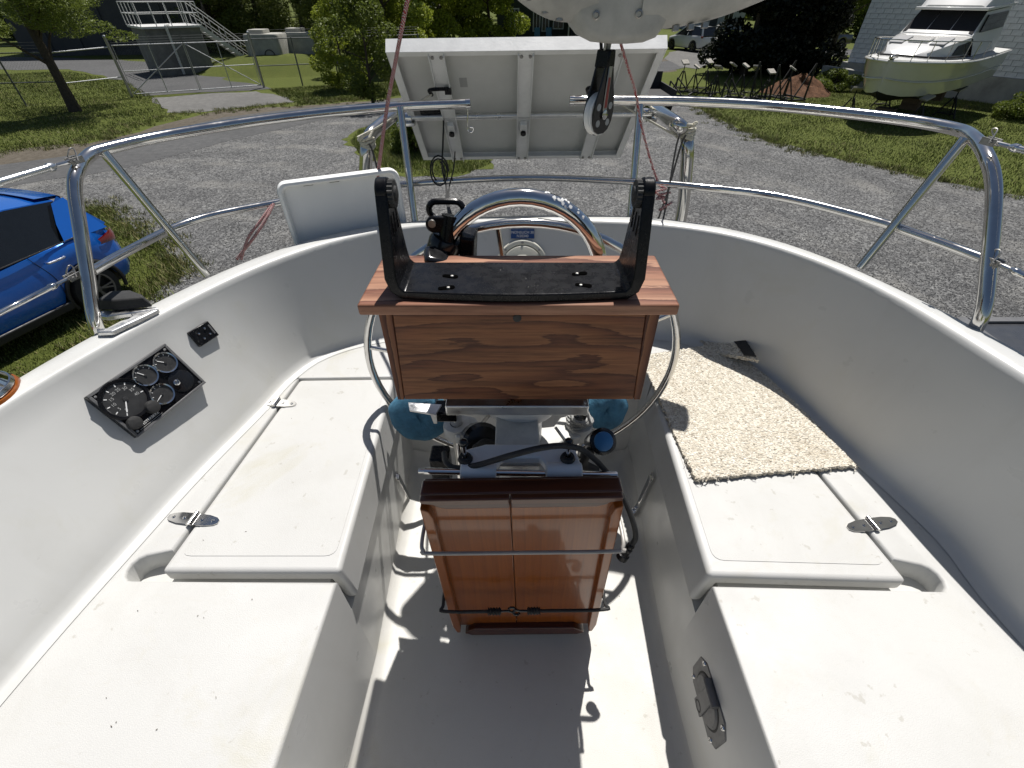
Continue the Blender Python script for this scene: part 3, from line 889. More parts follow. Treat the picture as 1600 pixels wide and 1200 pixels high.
# guy lines from the panel to the arch bends
for k, (a, b, lab) in enumerate(((sp(-0.33, 0.17, 0.05), PY(580, 205, 1.76), 'taut pale cord from solar panel hook to the left arch bend'), (sp(0.25, 0.16, 0.05), PY(1056, 212, 1.74), 'taut pale cord from solar panel hook to the right arch bend'))):
    tag(obj('guy_cord', MB().tube([a, b], 0.0034, 8), 'rope_white'), lab, 'cord', 'panel guy cords')
tag(obj('guy_cord', MB().tube(cr([PY(1010, 160, 2.0), PY(1035, 186, 1.9), PY(1060, 216, 1.74)], 6), 0.0045, 8), 'rope_white'), 'doubled pale cord along the right arm of the arch', 'cord')

# --- white moulded tray hung outside the left quarter
TLp, TRp = PY(428, 287, 1.445), PY(622, 262, 1.60)
ux = (TRp - TLp)
Wt = ux.length
ux.normalize()
uz = (Vector((0, 0.0, -1)) - ux * ux.dot(Vector((0, 0, -1)))).normalized()
uz = (uz + Vector((0.06, -0.0, 0))).normalized()
uz = (uz - ux * uz.dot(ux)).normalized()
nt = ux.cross(uz).normalized()
if nt.y > 0: nt = -nt
def tq(a, b, h): return TLp + ux * a + uz * b + nt * h
Ht = 0.32
tray = thing('bait_tray', 'white moulded plastic tray with rounded rim hung outside the left quarter', 'tray', TLp)
def rr(a0, a1, b0, b1, r, h):
    pts = []
    for (ca, cb, s0) in ((a1 - r, b0 + r, -90), (a1 - r, b1 - r, 0), (a0 + r, b1 - r, 90), (a0 + r, b0 + r, 180)):
        for j in range(6):
            t_ = R(s0 + 90 * j / 5)
            pts.append(tq(ca + r * math.cos(t_), cb + r * math.sin(t_), h))
    return pts
rows = [rr(0.002, Wt - 0.002, 0.002, Ht - 0.002, 0.028, -0.03), rr(0, Wt, 0, Ht, 0.03, -0.005), rr(0.003, Wt - 0.003, 0.003, Ht - 0.003, 0.028, 0.004), rr(0.010, Wt - 0.010, 0.010, Ht - 0.010, 0.024, 0.006),
        rr(0.016, Wt - 0.016, 0.016, Ht - 0.016, 0.02, 0.001), rr(0.019, Wt - 0.019, 0.019, Ht - 0.019, 0.018, -0.016), rr(0.05, Wt - 0.05, 0.05, Ht - 0.05, 0.012, -0.018)]
m = MB().grid(rows, closed=True)
m.add(rows[-1], [tuple(range(24))])
m.add(rows[0], [tuple(range(23, -1, -1))])
obj('tray_shell', m, 'plastic_white', tray, smooth=50)
for a in (0.08, 0.16): obj('slot', MB().prism([tq(a, 0.0195, -0.004), tq(a + 0.03, 0.0195, -0.004), tq(a + 0.03, 0.0205, -0.010), tq(a, 0.0205, -0.010)], nt * 0.003), 'rubber', tray)

# --- red and white lines
def line(name, label, pts, r=0.0042, mat='rope_red', cat='rope', group=None, n=8):
    return tag(obj(name, MB().tube(cr(pts, n), r, 8), mat), label, cat, group)
line('halyard_line', 'worn red and white rope slanting down past the left end of the solar panel', [PY(652, -60, 1.52), PY(637, 0, 1.53), PY(622, 75, 1.56), PY(606, 160, 1.58), PY(598, 215, 1.585), PY(591, 270, 1.59), PY(587, 300, 1.59)], 0.0058)
sheet = line('halyard_line', 'thin red and white rope from the boom end to the right rail post', [PY(966, 55, 1.44), PY(978, 95, 1.48), PY(993, 145, 1.56), PY(1003, 200, 1.58), PY(1020, 262, 1.6), PY(1032, 292, 1.6)], 0.0036)
rnd = random.Random(3)
hk = [PY(1030 + rnd.uniform(-6, 22), 290 + k * 2.5 + rnd.uniform(-4, 6), 1.58 + rnd.uniform(-.02, .02)) for k in range(16)]
line('line_hank', 'small hank of red and white rope hanging on the right mid rail', hk, 0.0036, n=6)
for dx, lab in ((0, 'frayed red and white rope end nearest the tray, hanging from the left mid rail'), (7, 'frayed red and white rope end farther from the tray, hanging from the left mid rail')):
    line('tail_line', lab, [PD(428 - dx * .3, 318, 0.53), PD(414 - dx, 345, 0.57), PD(396 - dx * 1.2, 372, 0.62), PD(370 + dx, 405, 0.70)], 0.0045, group='rope tails by the tray')
line('tail_line', 'dark thin line hanging down beside the right arch tube', [PY(1063, 208, 1.6), PY(1056, 232, 1.6), PY(1046, 290, 1.58), PY(1036, 345, 1.57)], 0.003, 'rope_dark')
# ------------------------------------------------------------------ steering wheel, pedestal, guard
wc = Vector((0.027, 1.0, CAMZ - 0.80))
WR = 0.425
wtl = R(4)
wup = Vector((0, -math.sin(wtl), math.cos(wtl)))
wax = Vector((0, -math.cos(wtl), -math.sin(wtl)))
ped = thing('steering_pedestal', 'white steering pedestal with alloy brackets and big thin-rimmed stainless wheel behind the wooden box', 'pedestal', (0.02, 0.86, 2.31))
def wp(a, r=WR, h=0.0): return wc + Vector((1, 0, 0)) * (r * math.cos(a)) + wup * (r * math.sin(a)) + wax * h
wheel = obj('steering_wheel', MB().tube([wp(2 * math.pi * k / 72) for k in range(72)], 0.0105, 14, closed=True), 'stainless', ped, smooth=60)
for k in range(5):
    a = R(90 + 72 * k + 8)
    obj('spoke', MB().tube([wp(a, 0.03, 0.035), wp(a, 0.09, 0.03), wp(a, WR - 0.004, 0.0)], 0.0062, 10), 'stainless', wheel)
obj('hub', MB().lathe([(0.0003, 0.07), (0.035, 0.068), (0.045, 0.05), (0.045, 0.0), (0.03, -0.02)], wc, wax, 28), 'stainless', wheel)

guard = thing('pedestal_guard', 'thick polished tube arching over the pedestal behind the wooden box', 'guard', (0.02, 0.89, 2.31))
GX0, GX1, GY, GZ = -0.155, 0.188, 0.885, CAMZ - 0.465
gc, gr = (GX0 + GX1) / 2, (GX1 - GX0) / 2
q = [Vector((GX0, GY, 2.30)), Vector((GX0, GY, 2.7)), Vector((GX0, GY, GZ - 0.05))]
q += [Vector((gc - gr * math.cos(a), GY, GZ + gr * math.sin(a))) for a in [math.pi * k / 24 for k in range(25)]]
q += [Vector((GX1, GY, GZ - 0.05)), Vector((GX1, GY, 2.7)), Vector((GX1, GY, 2.30))]
obj('guard_tube', MB().tube(q, 0.0168, 20), 'chrome', guard, smooth=60)
for x in (GX0, GX1): obj('foot', MB().lathe([(0.0003, 0.02), (0.024, 0.018), (0.036, 0.006), (0.038, 0.0)], (x, GY, 2.302), n=22), 'stainless', guard)
# salt bloom on the tube crown
m = MB()
rnd = random.Random(9)
for k in range(26):
    a = R(rnd.uniform(48, 76))
    e = Vector((math.cos(a), 0, math.sin(a)))
    nn = (e * rnd.uniform(.4, 1) + Vector((0, -rnd.uniform(.1, .9), 0))).normalized()
    c0 = Vector((gc, GY, GZ)) + e * gr + nn * 0.0166
    tt = nn.cross(Vector((0, 0, 1))).normalized()
    bb = nn.cross(tt)
    r_ = rnd.uniform(0.0012, 0.0042)
    m.prism([c0 + nn * 0.0006 + (tt * math.cos(b) * rnd.uniform(.5, 1.2) + bb * math.sin(b) * rnd.uniform(.5, 1.2)) * r_ for b in [i * math.pi / 4 for i in range(8)]], nn * 0.0012)
obj('salt_spots', m, 'white_print', guard, kind='stuff')

# black clamp mount on the guard
mk = PY(700, 378, 0.86)
mount = thing('clamp_mount', 'black plastic swivel clamp gripping the left shoulder of the steel guard', 'clamp', mk)
ga = R(140)
gdir = Vector((math.sin(ga), 0, -math.cos(ga))).normalized()
pc = Vector((gc + gr * math.cos(R(157)), GY, GZ + gr * math.sin(R(157))))
tang = Vector((-math.sin(R(157)), 0, math.cos(R(157))))
obj('collar', MB().lathe([(0.018, -0.03), (0.030, -0.028), (0.034, -0.018), (0.034, 0.018), (0.030, 0.028), (0.018, 0.03)], pc, tang, 26), 'black_gloss', mount)
m = MB().box(pc + Vector((-0.012, -0.045, -0.012)), (0.05, 0.05, 0.055), Euler((0.2, 0.3, 0.2)).to_matrix())
obj('body', m, 'black_gloss', mount, bevel=0.009, seg=3)
m = MB().box(pc + Vector((0.05, 0.012, -0.012)), (0.03, 0.05, 0.09), Euler((0.1, 0.1, -0.1)).to_matrix())
obj('hinge_block', m, 'black_plastic', mount, bevel=0.004)
obj('knob', MB().lathe([(0.0003, 0.014), (0.016, 0.012), (0.020, 0.004), (0.020, -0.012), (0.010, -0.016)], pc + Vector((-0.045, -0.03, -0.02)), (-0.9, -0.3, 0.2), 14), 'black_plastic', mount)
for k, zz in enumerate((0.055, 0.088)):
    pts = []
    w_, hh = (0.016, 0.030) if k == 0 else (0.018, 0.020)
    c0 = pc + Vector((0.004 + 0.008 * k, 0.0 - 0.0 * k, zz - 0.012 * k))
    for (cx, s0) in ((w_, -90), (-w_, 90)):
        for j in range(9):
            a = R(s0 + 180 * j / 8)
            pts.append(c0 + Vector((cx + 0.016 * math.cos(a), 0.012 * k, 0.016 * math.sin(a))))
    if k == 1: obj('handle', MB().tube(pts, 0.0062, 8, closed=True), 'black_plastic', mount)
    else: obj('bracket', MB().prism(pts[::-1], (0, 0.014, 0)), 'black_plastic', mount, bevel=0.003)
obj('pivot_bolt', MB().cyl(pc + Vector((-0.014, -0.02, 0.06)), pc + Vector((-0.014, 0.012, 0.06)), 0.0075, 12), 'steel_dull', mount)
obj('stem', MB().tube([pc + Vector((0.01, -0.01, 0.02)), pc + Vector((0.02, 0.0, 0.07))], 0.016, 12), 'black_plastic', mount)

# ------------------------------------------------------------------ wooden box with overhanging top
BY0, BY1 = 0.655, 0.845
ZT = CAMZ - 0.392
wb = thing('wooden_box', 'open-grained brown plywood box with overhanging top board on the pedestal', 'box', (0.02, 0.74, CAMZ - 0.64))
tb = [PY(556, 474, BY0), PY(1065, 471, BY0)]
x0, x1 = tb[0].x, tb[1].x
b0, b1 = PY(601, 408, BY1).x, PY(1022, 406, BY1).x
q = [Vector((x0, BY0, ZT)), Vector((x1, BY0, ZT)), Vector((b1, BY1, ZT)), Vector((b0, BY1, ZT))]
obj('top_board', MB().prism(q, (0, 0, 0.021)), 'fir_top', wb, bevel=0.004, seg=3)
F = BY0 + 0.022
ZB0, ZB1 = ZT - 0.0215, PY(810, 624, F).z
fx0, fx1 = PY(592, 494, F).x, PY(1031, 491, F).x
fx0b, fx1b = PY(622, 625, F).x, PY(1001, 621, F).x
def slab(xa0, xa1, xb0, xb1, y0, y1):
    return MB().add([(xa0, y0, ZB0), (xa1, y0, ZB0), (xa1, y1, ZB0), (xa0, y1, ZB0), (xb0, y0, ZB1), (xb1, y0, ZB1), (xb1, y1, ZB1), (xb0, y1, ZB1)],
                    [(0, 1, 2, 3), (7, 6, 5, 4), (0, 4, 5, 1), (1, 5, 6, 2), (2, 6, 7, 3), (3, 7, 4, 0)])
TS = 0.025
obj('front_board', slab(fx0 + TS, fx1 - TS, fx0b + 0.014, fx1b - 0.014, F, F + 0.018), 'fir_face', wb, bevel=0.0012, seg=2)
for a, b, c, d in ((fx0, fx0 + TS - 0.0008, fx0b, fx0b + 0.0132), (fx1 - TS + 0.0008, fx1, fx1b - 0.0132, fx1b)):
    obj('side_board', slab(a, b, c, d, F - 0.0015, BY1 - 0.02), 'fir_end', wb, bevel=0.0015, seg=2)
obj('back_board', slab(fx0 + TS, fx1 - TS, fx0b + 0.014, fx1b - 0.014, BY1 - 0.04, BY1 - 0.022), 'fir_face', wb)
ph = PY(808, 497, F - 0.0005)
obj('cable_hole', MB().lathe([(0.0075, -0.001), (0.0075, 0.0012), (0.0003, 0.0012)], ph, (0, -1, 0), 18), 'rubber', wb)

# --- black U bracket on the box
UY0, UY1 = 0.672, 0.782
br = thing('display_bracket', 'empty black plastic U-shaped display bracket standing on the wooden box', 'bracket', (0.005, 0.72, ZT))
bxl, bxr = PY(592, 300, 0.735).x, PY(1018, 296, 0.735).x
bm_ = (bxl + bxr) / 2
bw = (bxr - bxl) / 2
ztop = PY(1006, 264, 0.735).z
zb = ZT + 0.001
sec = [(-bw + 0.022, 0.0), (-bw + 0.006, 0.013), (-bw, 0.036), (-bw, ztop - zb - 0.03)]
tk = 0.019
inn = [(-bw + 0.029, 0.0145), (-bw + tk + 0.003, 0.022), (-bw + tk, 0.040), (-bw + tk, ztop - zb - 0.03)]
out_p = sec[::-1] + [(-x, z) for x, z in sec]
in_p = inn[::-1] + [(-x, z) for x, z in inn]
def yr(z):
    f = min(1, max(0, (z - 0.04) / (ztop - zb - 0.07)))
    return (UY0 + 0.036 * f ** 0.6, UY1 - 0.034 * f ** 0.6)
rows = []
for (ox, oz), (ix, iz) in zip(out_p, in_p):
    y0o, y1o = yr(oz)
    y0i, y1i = yr(iz)
    rows.append([Vector((bm_ + ox, y0o, zb + oz)), Vector((bm_ + ox, y1o, zb + oz)), Vector((bm_ + ix, y1i, zb + iz)), Vector((bm_ + ix, y0i, zb + iz))])
# bowed base
mid_rows = []
for k in range(1, 8):
    f = k / 8
    a, b = rows[3], rows[4]
    bow = 0.010 * math.sin(math.pi * f)
    r = [a[i].lerp(b[i], f) for i in range(4)]
    r[0].y -= bow; r[3].y -= bow
    mid_rows.append(r)
rows = rows[:4] + mid_rows + rows[4:]
m = MB().grid(rows, closed=True)
m.add(rows[0], [(0, 1, 2, 3)])
m.add(rows[-1], [(3, 2, 1, 0)])
obj('frame', m, 'black_plastic', br, bevel=0.0022, seg=2, smooth=30)
for s in (-1, 1):
    x = bm_ + s * (bw - tk / 2)
    y0, y1 = yr(ztop - zb - 0.03)
    yc, rr_ = (y0 + y1) / 2, (y1 - y0) / 2
    z0 = ztop - 0.03
    q = [Vector((x - s * tk / 2 * -1, yc + rr_ * math.cos(a), z0 + rr_ * math.sin(a))) for a in [math.pi * k / 12 for k in range(13)]]
    q = q + [Vector((q[0].x, yc - rr_, z0 - 0.004)), Vector((q[0].x, yc + rr_, z0 - 0.004))]
    obj('arm_tip', MB().prism(q if s > 0 else q[::-1], (s * tk, 0, 0)), 'black_plastic', br, bevel=0.003)
    # knurled boss inside each arm
    m = MB()
    hub = Vector((bm_ + s * (bw - tk), yc, z0 - 0.004))
    prof = []
    n_ = 40
    vs, fs = [], []
    for k in range(n_):
        r1 = 0.0215 if k % 2 else 0.0195
        a = 2 * math.pi * k / n_
        for h in (0.0, 0.008): vs.append(hub + Vector((-s * h, r1 * math.cos(a), r1 * math.sin(a))))
    for k in range(n_):
        l = (k + 1) % n_
        fs.append((2 * k, 2 * l, 2 * l + 1, 2 * k + 1))
    fs.append(tuple(2 * k + 1 for k in range(n_)))
    m.add(vs, fs)
    m.lathe([(0.0003, 0.012), (0.010, 0.011), (0.012, 0.008)], hub, (-s, 0, 0), 16)
    obj('knurled_boss', m, 'rubber', br, smooth=20)
    for k in range(3):                                      # ribs down the inside of the arm
        y = yc - 0.018 + 0.018 * k
        obj('rib', MB().bar((bm_ + s * (bw - tk), y, zb + 0.095), (bm_ + s * (bw - tk), y, z0 - 0.032), 0.003, 0.003, up=(0, 1, 0)), 'black_plastic', br)
    for (px, py) in (((703, 432), (697, 450)) if s < 0 else ((905, 428), (911, 446))):
        c0 = P(px, py, zb + 0.0146)
        pts = []
        for (cx, s0, rd) in ((0.009, -90, 0.0058), (-0.009, 90, 0.0045)):
            for j in range(7):
                a = R(s0 + 180 * j / 6)
                pts.append(c0 + Vector((cx + rd * math.cos(a), rd * math.sin(a) + (0.002 if py in (450, 446) else -0.002) * (1 if cx * s < 0 else -1), 0.0012)))
        obj('slot', MB().prism(pts, (0, 0, 0.003)), 'void_black', br)
        obj('screw', MB().lathe([(0.0003, 0.0028), (0.0024, 0.0025), (0.003, 0.0012)], c0 + Vector((-0.004 * s, -0.001, 0)), n=12), 'steel_dull', br)
y0 = UY0 - 0.0095
obj('front_tab', MB().box((bm_, y0, zb + 0.0045), (0.115, 0.006, 0.009)), 'fir_top', br) if False else None

# ------------------------------------------------------------------ pedestal column and its brackets
obj('column', MB().lathe([(0.0003, 0.0), (0.12, 0.0), (0.12, 0.02), (0.09, 0.05), (0.066, 0.12), (0.058, 0.35), (0.058, 0.55), (0.07, 0.585), (0.098, 0.62), (0.112, 0.67), (0.116, 0.735), (0.0003, 0.738)], (0.022, 0.845, 2.303), n=40), 'white_paint', ped)
a0, a1 = PY(695, 628, 0.70), PY(921, 628, 0.70)
m = MB().box(((a0.x + a1.x) / 2, 0.755, a0.z - 0.022), (a1.x - a0.x, 0.12, 0.028))
obj('head_plate', m, 'aluminium', ped, bevel=0.003)
# cast yoke: two rings round the guard legs joined by a waisted web
ZY = CAMZ - 0.915
def web(z0, th, pts, mat, name, bev=0.004):
    return obj(name, MB().prism([Vector((x, y, z0)) for x, y in pts], (0, 0, th)), mat, ped, bevel=bev, seg=2)
up_e = [(GX0 - 0.0, GY - 0.045), (GX0 + 0.05, GY - 0.06), (gc - 0.055, GY - 0.115), (gc, GY - 0.125), (gc + 0.055, GY - 0.115), (GX1 - 0.05, GY - 0.06), (GX1, GY - 0.045)]
dn_e = [(GX1, GY + 0.045), (GX1 - 0.05, GY + 0.03), (gc + 0.10, GY - 0.005), (gc, GY - 0.02), (gc - 0.10, GY - 0.005), (GX0 + 0.05, GY + 0.03), (GX0, GY + 0.045)]
web(ZY, 0.03, up_e + dn_e, 'cast_alloy', 'yoke')
for x in (GX0, GX1):
    obj('yoke_ring', MB().lathe([(0.018, 0.01), (0.036, 0.008), (0.038, 0.0), (0.038, -0.032), (0.036, -0.036), (0.018, -0.036)], (x, GY, ZY - 0.002), n=28), 'cast_alloy', ped)
# lower table bracket, white casting with two clamp knobs and a through rod
ZL = PY(654, 736, 0.592).z + 0.014
q = [PY(722, 712, 0.63), PY(905, 716, 0.63)]
xa, xb = q[0].x, q[1].x
obj('table_bracket', MB().prism([(xa, 0.592, ZL), (xa + 0.07, 0.592, ZL), (xa + 0.085, 0.618, ZL), (xb - 0.085, 0.618, ZL), (xb - 0.07, 0.592, ZL), (xb, 0.592, ZL), (xb - 0.008, 0.64, ZL), (xb - 0.05, 0.655, ZL), (xa + 0.05, 0.655, ZL), (xa + 0.008, 0.64, ZL)], (0, 0, 0.024)), 'white_paint', ped, bevel=0.005, seg=3)
for x in (xa + 0.037, xb - 0.037):
    m = MB().tube([Vector((x - 0.037, 0.592, ZL - 0.014)), Vector((x + 0.037, 0.592, ZL - 0.016))], 0.019, 18)
    obj('rod_socket', m, 'white_paint', ped, bevel=0.003)
r0, r1 = PY(654, 736, 0.592), PY(964, 742, 0.592)
obj('rod', MB().tube([r0, r0 + Vector((0.012, 0, 0)), r0 + Vector((0.013, 0, 0)), r1], [0.005, 0.005, 0.0072, 0.0072], 14), 'chrome', ped)
for (px, py, bx, by) in ((724, 686, 727, 717), (889, 688, 887, 716)):
    base = P(bx, by, ZL + 0.004)
    tip = base + Vector((-0.001, 0.004, 0.045))
    kn = obj('clamp_lever', MB().tube([base - Vector((0, 0, 0.01)), tip], 0.0046, 12), 'chrome', ped)
    obj('lever_ball', MB().ball(tip, 0.0098, 16), 'black_gloss', kn)
    obj('lever_collar', MB().lathe([(0.006, 0.008), (0.013, 0.007), (0.016, 0.0), (0.013, -0.006)], base, n=18), 'rubber', kn)
# silver angle plate and black box on the left side of the column
al = PY(664, 640, 0.80)
m = MB().prism([PY(638, 629, 0.80), PY(640, 641, 0.77), PY(680, 648, 0.76), PY(690, 632, 0.79)], (0, 0, 0.004))
m.prism([PY(672, 647, 0.758), PY(682, 649, 0.758), PY(683, 662, 0.758), PY(678, 662, 0.758)], (0, -0.004, 0))
obj('angle_plate', m, 'aluminium', ped)
obj('side_box', MB().box(PY(697, 642, 0.80), (0.055, 0.05, 0.03)), 'black_plastic', ped, bevel=0.004)
obj('engine_control', MB().box(PY(690, 728, 0.70), (0.045, 0.05, 0.10)), 'black_plastic', ped, bevel=0.006)
obj('motor', MB().lathe([(0.0003, 0.03), (0.04, 0.03), (0.05, 0.02), (0.05, -0.05), (0.0003, -0.05)], PY(752, 690, 0.78), (0.2, -0.6, 0.6), 22), 'black_gloss', ped)
m = MB()
m.tube([PY(868, 668, 0.79), PY(905, 718, 0.70)], 0.004, 8)
obj('strut', m, 'stainless', ped)
obj('tie_plate', MB().box((0.012, 0.70, ZL - 0.03), (0.10, 0.16, 0.012)), 'cast_alloy', ped, bevel=0.003)
obj('hose', MB().tube(cr([PY(742, 700, 0.70), PY(760, 690, 0.74), PY(790, 700, 0.76), PY(775, 716, 0.74), PY(750, 712, 0.72)], 6), 0.008, 8), 'rubber', ped)
# grey cord wound on the right yoke ring
cc = Vector((GX1, GY - 0.0, ZY + 0.02))
m = MB()
q = []
for k in range(90):
    a = k * 0.42
    q.append(cc + Vector(((0.029 + 0.007 * math.sin(k * .9)) * math.cos(a), (0.029 + 0.007 * math.sin(k * .9)) * math.sin(a), -0.012 + 0.038 * k / 90)))
tag(obj('cord_coil', MB().tube(q, 0.0042, 6), 'rope_grey'), 'grey cord wound round the right leg of the steel guard', 'cord')
q = [PY(914, 628, 0.70), PY(916, 640, 0.72), PY(922, 660, 0.82), cc + Vector((0.03, 0, 0))]
tag(obj('cord_end', MB().tube(cr(q, 6), 0.0034, 6), 'rope_grey'), 'grey cord end rising from the coil to the box corner', 'cord')
# black hand pump with blue cap at the right
hp = PY(938, 690, 0.74)
pumpn = thing('water_pump', 'small black pump body with blue cap at the right of the pedestal', 'pump', hp)
ax = Vector((0.1, -0.65, 0.75)).normalized()
obj('body', MB().lathe([(0.0003, -0.08), (0.02, -0.08), (0.026, -0.04), (0.026, 0.0), (0.033, 0.004), (0.033, 0.022), (0.026, 0.026), (0.0003, 0.026)], hp, ax, 24), 'black_gloss', pumpn)
obj('cap', MB().lathe([(0.0003, 0.034), (0.014, 0.033), (0.022, 0.030), (0.024, 0.025)], hp, ax, 22), 'blue_plastic', pumpn)
obj('spout', MB().tube(cr([hp + Vector((-0.01, 0.0, -0.02)), hp + Vector((-0.03, -0.01, -0.03)), hp + Vector((-0.035, -0.01, -0.07)), hp + Vector((0.0, -0.01, -0.10))], 5), 0.013, 12), 'rubber', pumpn)
# two blue padded covers either side of the column
for lab, px, py, rx, rz_ in (('faded blue padded cover at the left of the pedestal', 655, 650, 0.090, 0.082), ('faded blue padded cover at the right of the pedestal', 946, 640, 0.066, 0.066)):
    bc = PY(px, py, 0.935)
    rows = []
    for f, h in ((0.005, 0.014), (0.4, 0.016), (0.75, 0.013), (0.94, 0.006), (1.0, -0.006), (0.96, -0.018), (0.75, -0.022), (0.005, -0.022)):
        rows.append([bc + (Vector((math.cos(a) * rx, 0, 0)) + Vector((0, 0.35, 0.94)) * math.sin(a) * rz_) * f * (1 + 0.02 * math.sin(5 * a) + 0.015 * math.sin(9 * a + 1)) + Vector((0, -0.94, 0.35)) * (h + 0.003 * math.sin(3 * a + f * 6)) for a in [2 * math.pi * k / 40 for k in range(40)]])
    tag(obj('padded_cover', MB().grid(rows, closed=True), 'blue_fabric', smooth=60), lab, 'cover', 'blue covers by the pedestal')
# black cable with a plug
q = [PY(694, 708, 0.67), PY(697, 722, 0.62), PY(712, 731, 0.60), PY(745, 727, 0.59), PY(800, 711, 0.58), PY(850, 699, 0.585), PY(885, 697, 0.60), PY(915, 706, 0.61), PY(948, 738, 0.60), PY(975, 780, 0.575), PY(990, 818, 0.55), PY(993, 840, 0.54), PY(986, 852, 0.535)]
cb = thing('black_cable', 'thick black cable with a ribbed plug looping over the table brackets', 'cable', q[6])
pts = cr(q, 8)
obj('jacket', MB().tube(pts, 0.0062, 12), 'rubber', cb, smooth=60)
e, d = pts[-1], (pts[-1] - pts[-5]).normalized()
obj('plug', MB().tube([e - d * 0.004, e, e + d * 0.003, e + d * 0.009, e + d * 0.011, e + d * 0.017, e + d * 0.019, e + d * 0.03, e + d * 0.032, e + d * 0.045], [0.007, 0.009, 0.009, 0.0078, 0.010, 0.010, 0.0088, 0.0105, 0.0135, 0.0135], 16), 'black_plastic', cb)

# ------------------------------------------------------------------ folded varnished table
TY = 0.522
tbl = thing('folding_table', 'folded varnished mahogany drop-leaf table hanging below the pedestal', 'table', (0.01, 0.54, 2.4))
c = {k: PY(x, y, TY) for k, (x, y) in dict(tl=(649, 772), tr=(966, 772), br=(938, 982), bl=(716, 982)).items()}
TX0, TX1 = (c['tl'].x + c['bl'].x) / 2, (c['tr'].x + c['br'].x) / 2
TZ1, TZ0 = c['tl'].z, (c['bl'].z + c['br'].z) / 2
xm = PY(806, 800, TY).x
for a, b in ((TX0 + 0.012, xm - 0.0008), (xm + 0.0008, TX1 - 0.012)):
    obj('leaf', MB().box(((a + b) / 2, TY + 0.012, (TZ0 + TZ1) / 2), (b - a, 0.014, TZ1 - TZ0 - 0.03)), 'teak', tbl, bevel=0.0015)
obj('back_leaf', MB().box(((TX0 + TX1) / 2, TY + 0.033, (TZ0 + TZ1) / 2 + 0.002), (TX1 - TX0 - 0.01, 0.022, TZ1 - TZ0 - 0.01)), 'teak_edge', tbl, bevel=0.003)
def fiddle(pts, th, name='fiddle_rail', y=TY - 0.012):
    obj(name, MB().prism([Vector((x, y, z)) for x, z in pts], (0, -th, 0)), 'teak_edge' if name != 'side_rail' else 'teak', tbl, bevel=0.003, seg=3)
e1, e2 = 0.028, 0.036
for s, xx in ((1, TX0), (-1, TX1)):
    pts = [(xx, TZ0 + e1 + 0.02), (xx + s * 0.008, TZ0 + 0.006), (xx + s * 0.018, TZ0 + 0.004), (xx + s * 0.022, TZ0 + e1 + 0.01), (xx + s * 0.022, TZ1 - e1 - 0.035), (xx + s * 0.016, TZ1 - e1 - 0.01), (xx, TZ1 - e1 - 0.0)]
    fiddle(pts if s > 0 else pts[::-1], 0.028, 'side_rail')
def ogee(sign, z_out, z_in):
    xs = [(TX0 + 0.024, TX1 - 0.024)]
    a, b = TX0 + 0.026, TX1 - 0.026
    h = z_in - z_out
    left = [(a, z_out), (a + 0.004, z_out + h * 0.35), (a + 0.014, z_out + h * 0.5), (a + 0.022, z_out + h * 0.8), (a + 0.034, z_in)]
    right = [(b - (x - a), z) for x, z in left][::-1]
    return left + right
for a, b in ((TX0 + 0.004, xm - 0.001), (xm + 0.001, TX1 - 0.004)):
    pts = [(a, TZ1), (b, TZ1), (b, TZ1 - 0.030), (a, TZ1 - 0.030)]
    if a < xm - 0.05 and b < xm: pts = [(a, TZ1), (b, TZ1), (b, TZ1 - 0.030), (a + 0.05, TZ1 - 0.030), (a + 0.034, TZ1 - 0.025), (a + 0.022, TZ1 - 0.016), (a, TZ1 - 0.012)]
    else: pts = [(a, TZ1), (b, TZ1), (b, TZ1 - 0.012), (b - 0.022, TZ1 - 0.016), (b - 0.034, TZ1 - 0.025), (b - 0.05, TZ1 - 0.030), (a, TZ1 - 0.030)]
    fiddle(pts[::-1], 0.024)
a, b = TX0 + 0.03, TX1 - 0.03
fiddle([(a, TZ0 - 0.002), (a + 0.012, TZ0 + 0.012), (a + 0.03, TZ0 + 0.03), (b - 0.03, TZ0 + 0.03), (b - 0.012, TZ0 + 0.012), (b, TZ0 - 0.002), (b - 0.02, TZ0 - 0.014), (a + 0.02, TZ0 - 0.014)][::-1], 0.024)
obj('top_edge', MB().box(((TX0 + TX1) / 2, TY + 0.018, TZ1 - 0.004), (TX1 - TX0 - 0.006, 0.036, 0.014)), 'teak_edge', tbl, bevel=0.004, seg=3)
# bent wire retainer round the leaves
zr = PY(806, 858, TY - 0.03).z
q = [Vector((TX0 - 0.012, TY + 0.05, zr + 0.012)), Vector((TX0 - 0.013, TY - 0.015, zr + 0.008)), Vector((TX0 - 0.008, TY - 0.033, zr + 0.004)), Vector((TX0 + 0.006, TY - 0.037, zr)), Vector((xm, TY - 0.037, zr - 0.002)), Vector((TX1 - 0.006, TY - 0.037, zr - 0.002)), Vector((TX1 + 0.008, TY - 0.033, zr + 0.002)), Vector((TX1 + 0.013, TY - 0.015, zr + 0.008)), Vector((TX1 + 0.012, TY + 0.05, zr + 0.012))]
obj('wire_retainer', MB().tube(cr(q, 6), 0.0042, 10), 'cord_coated', tbl)
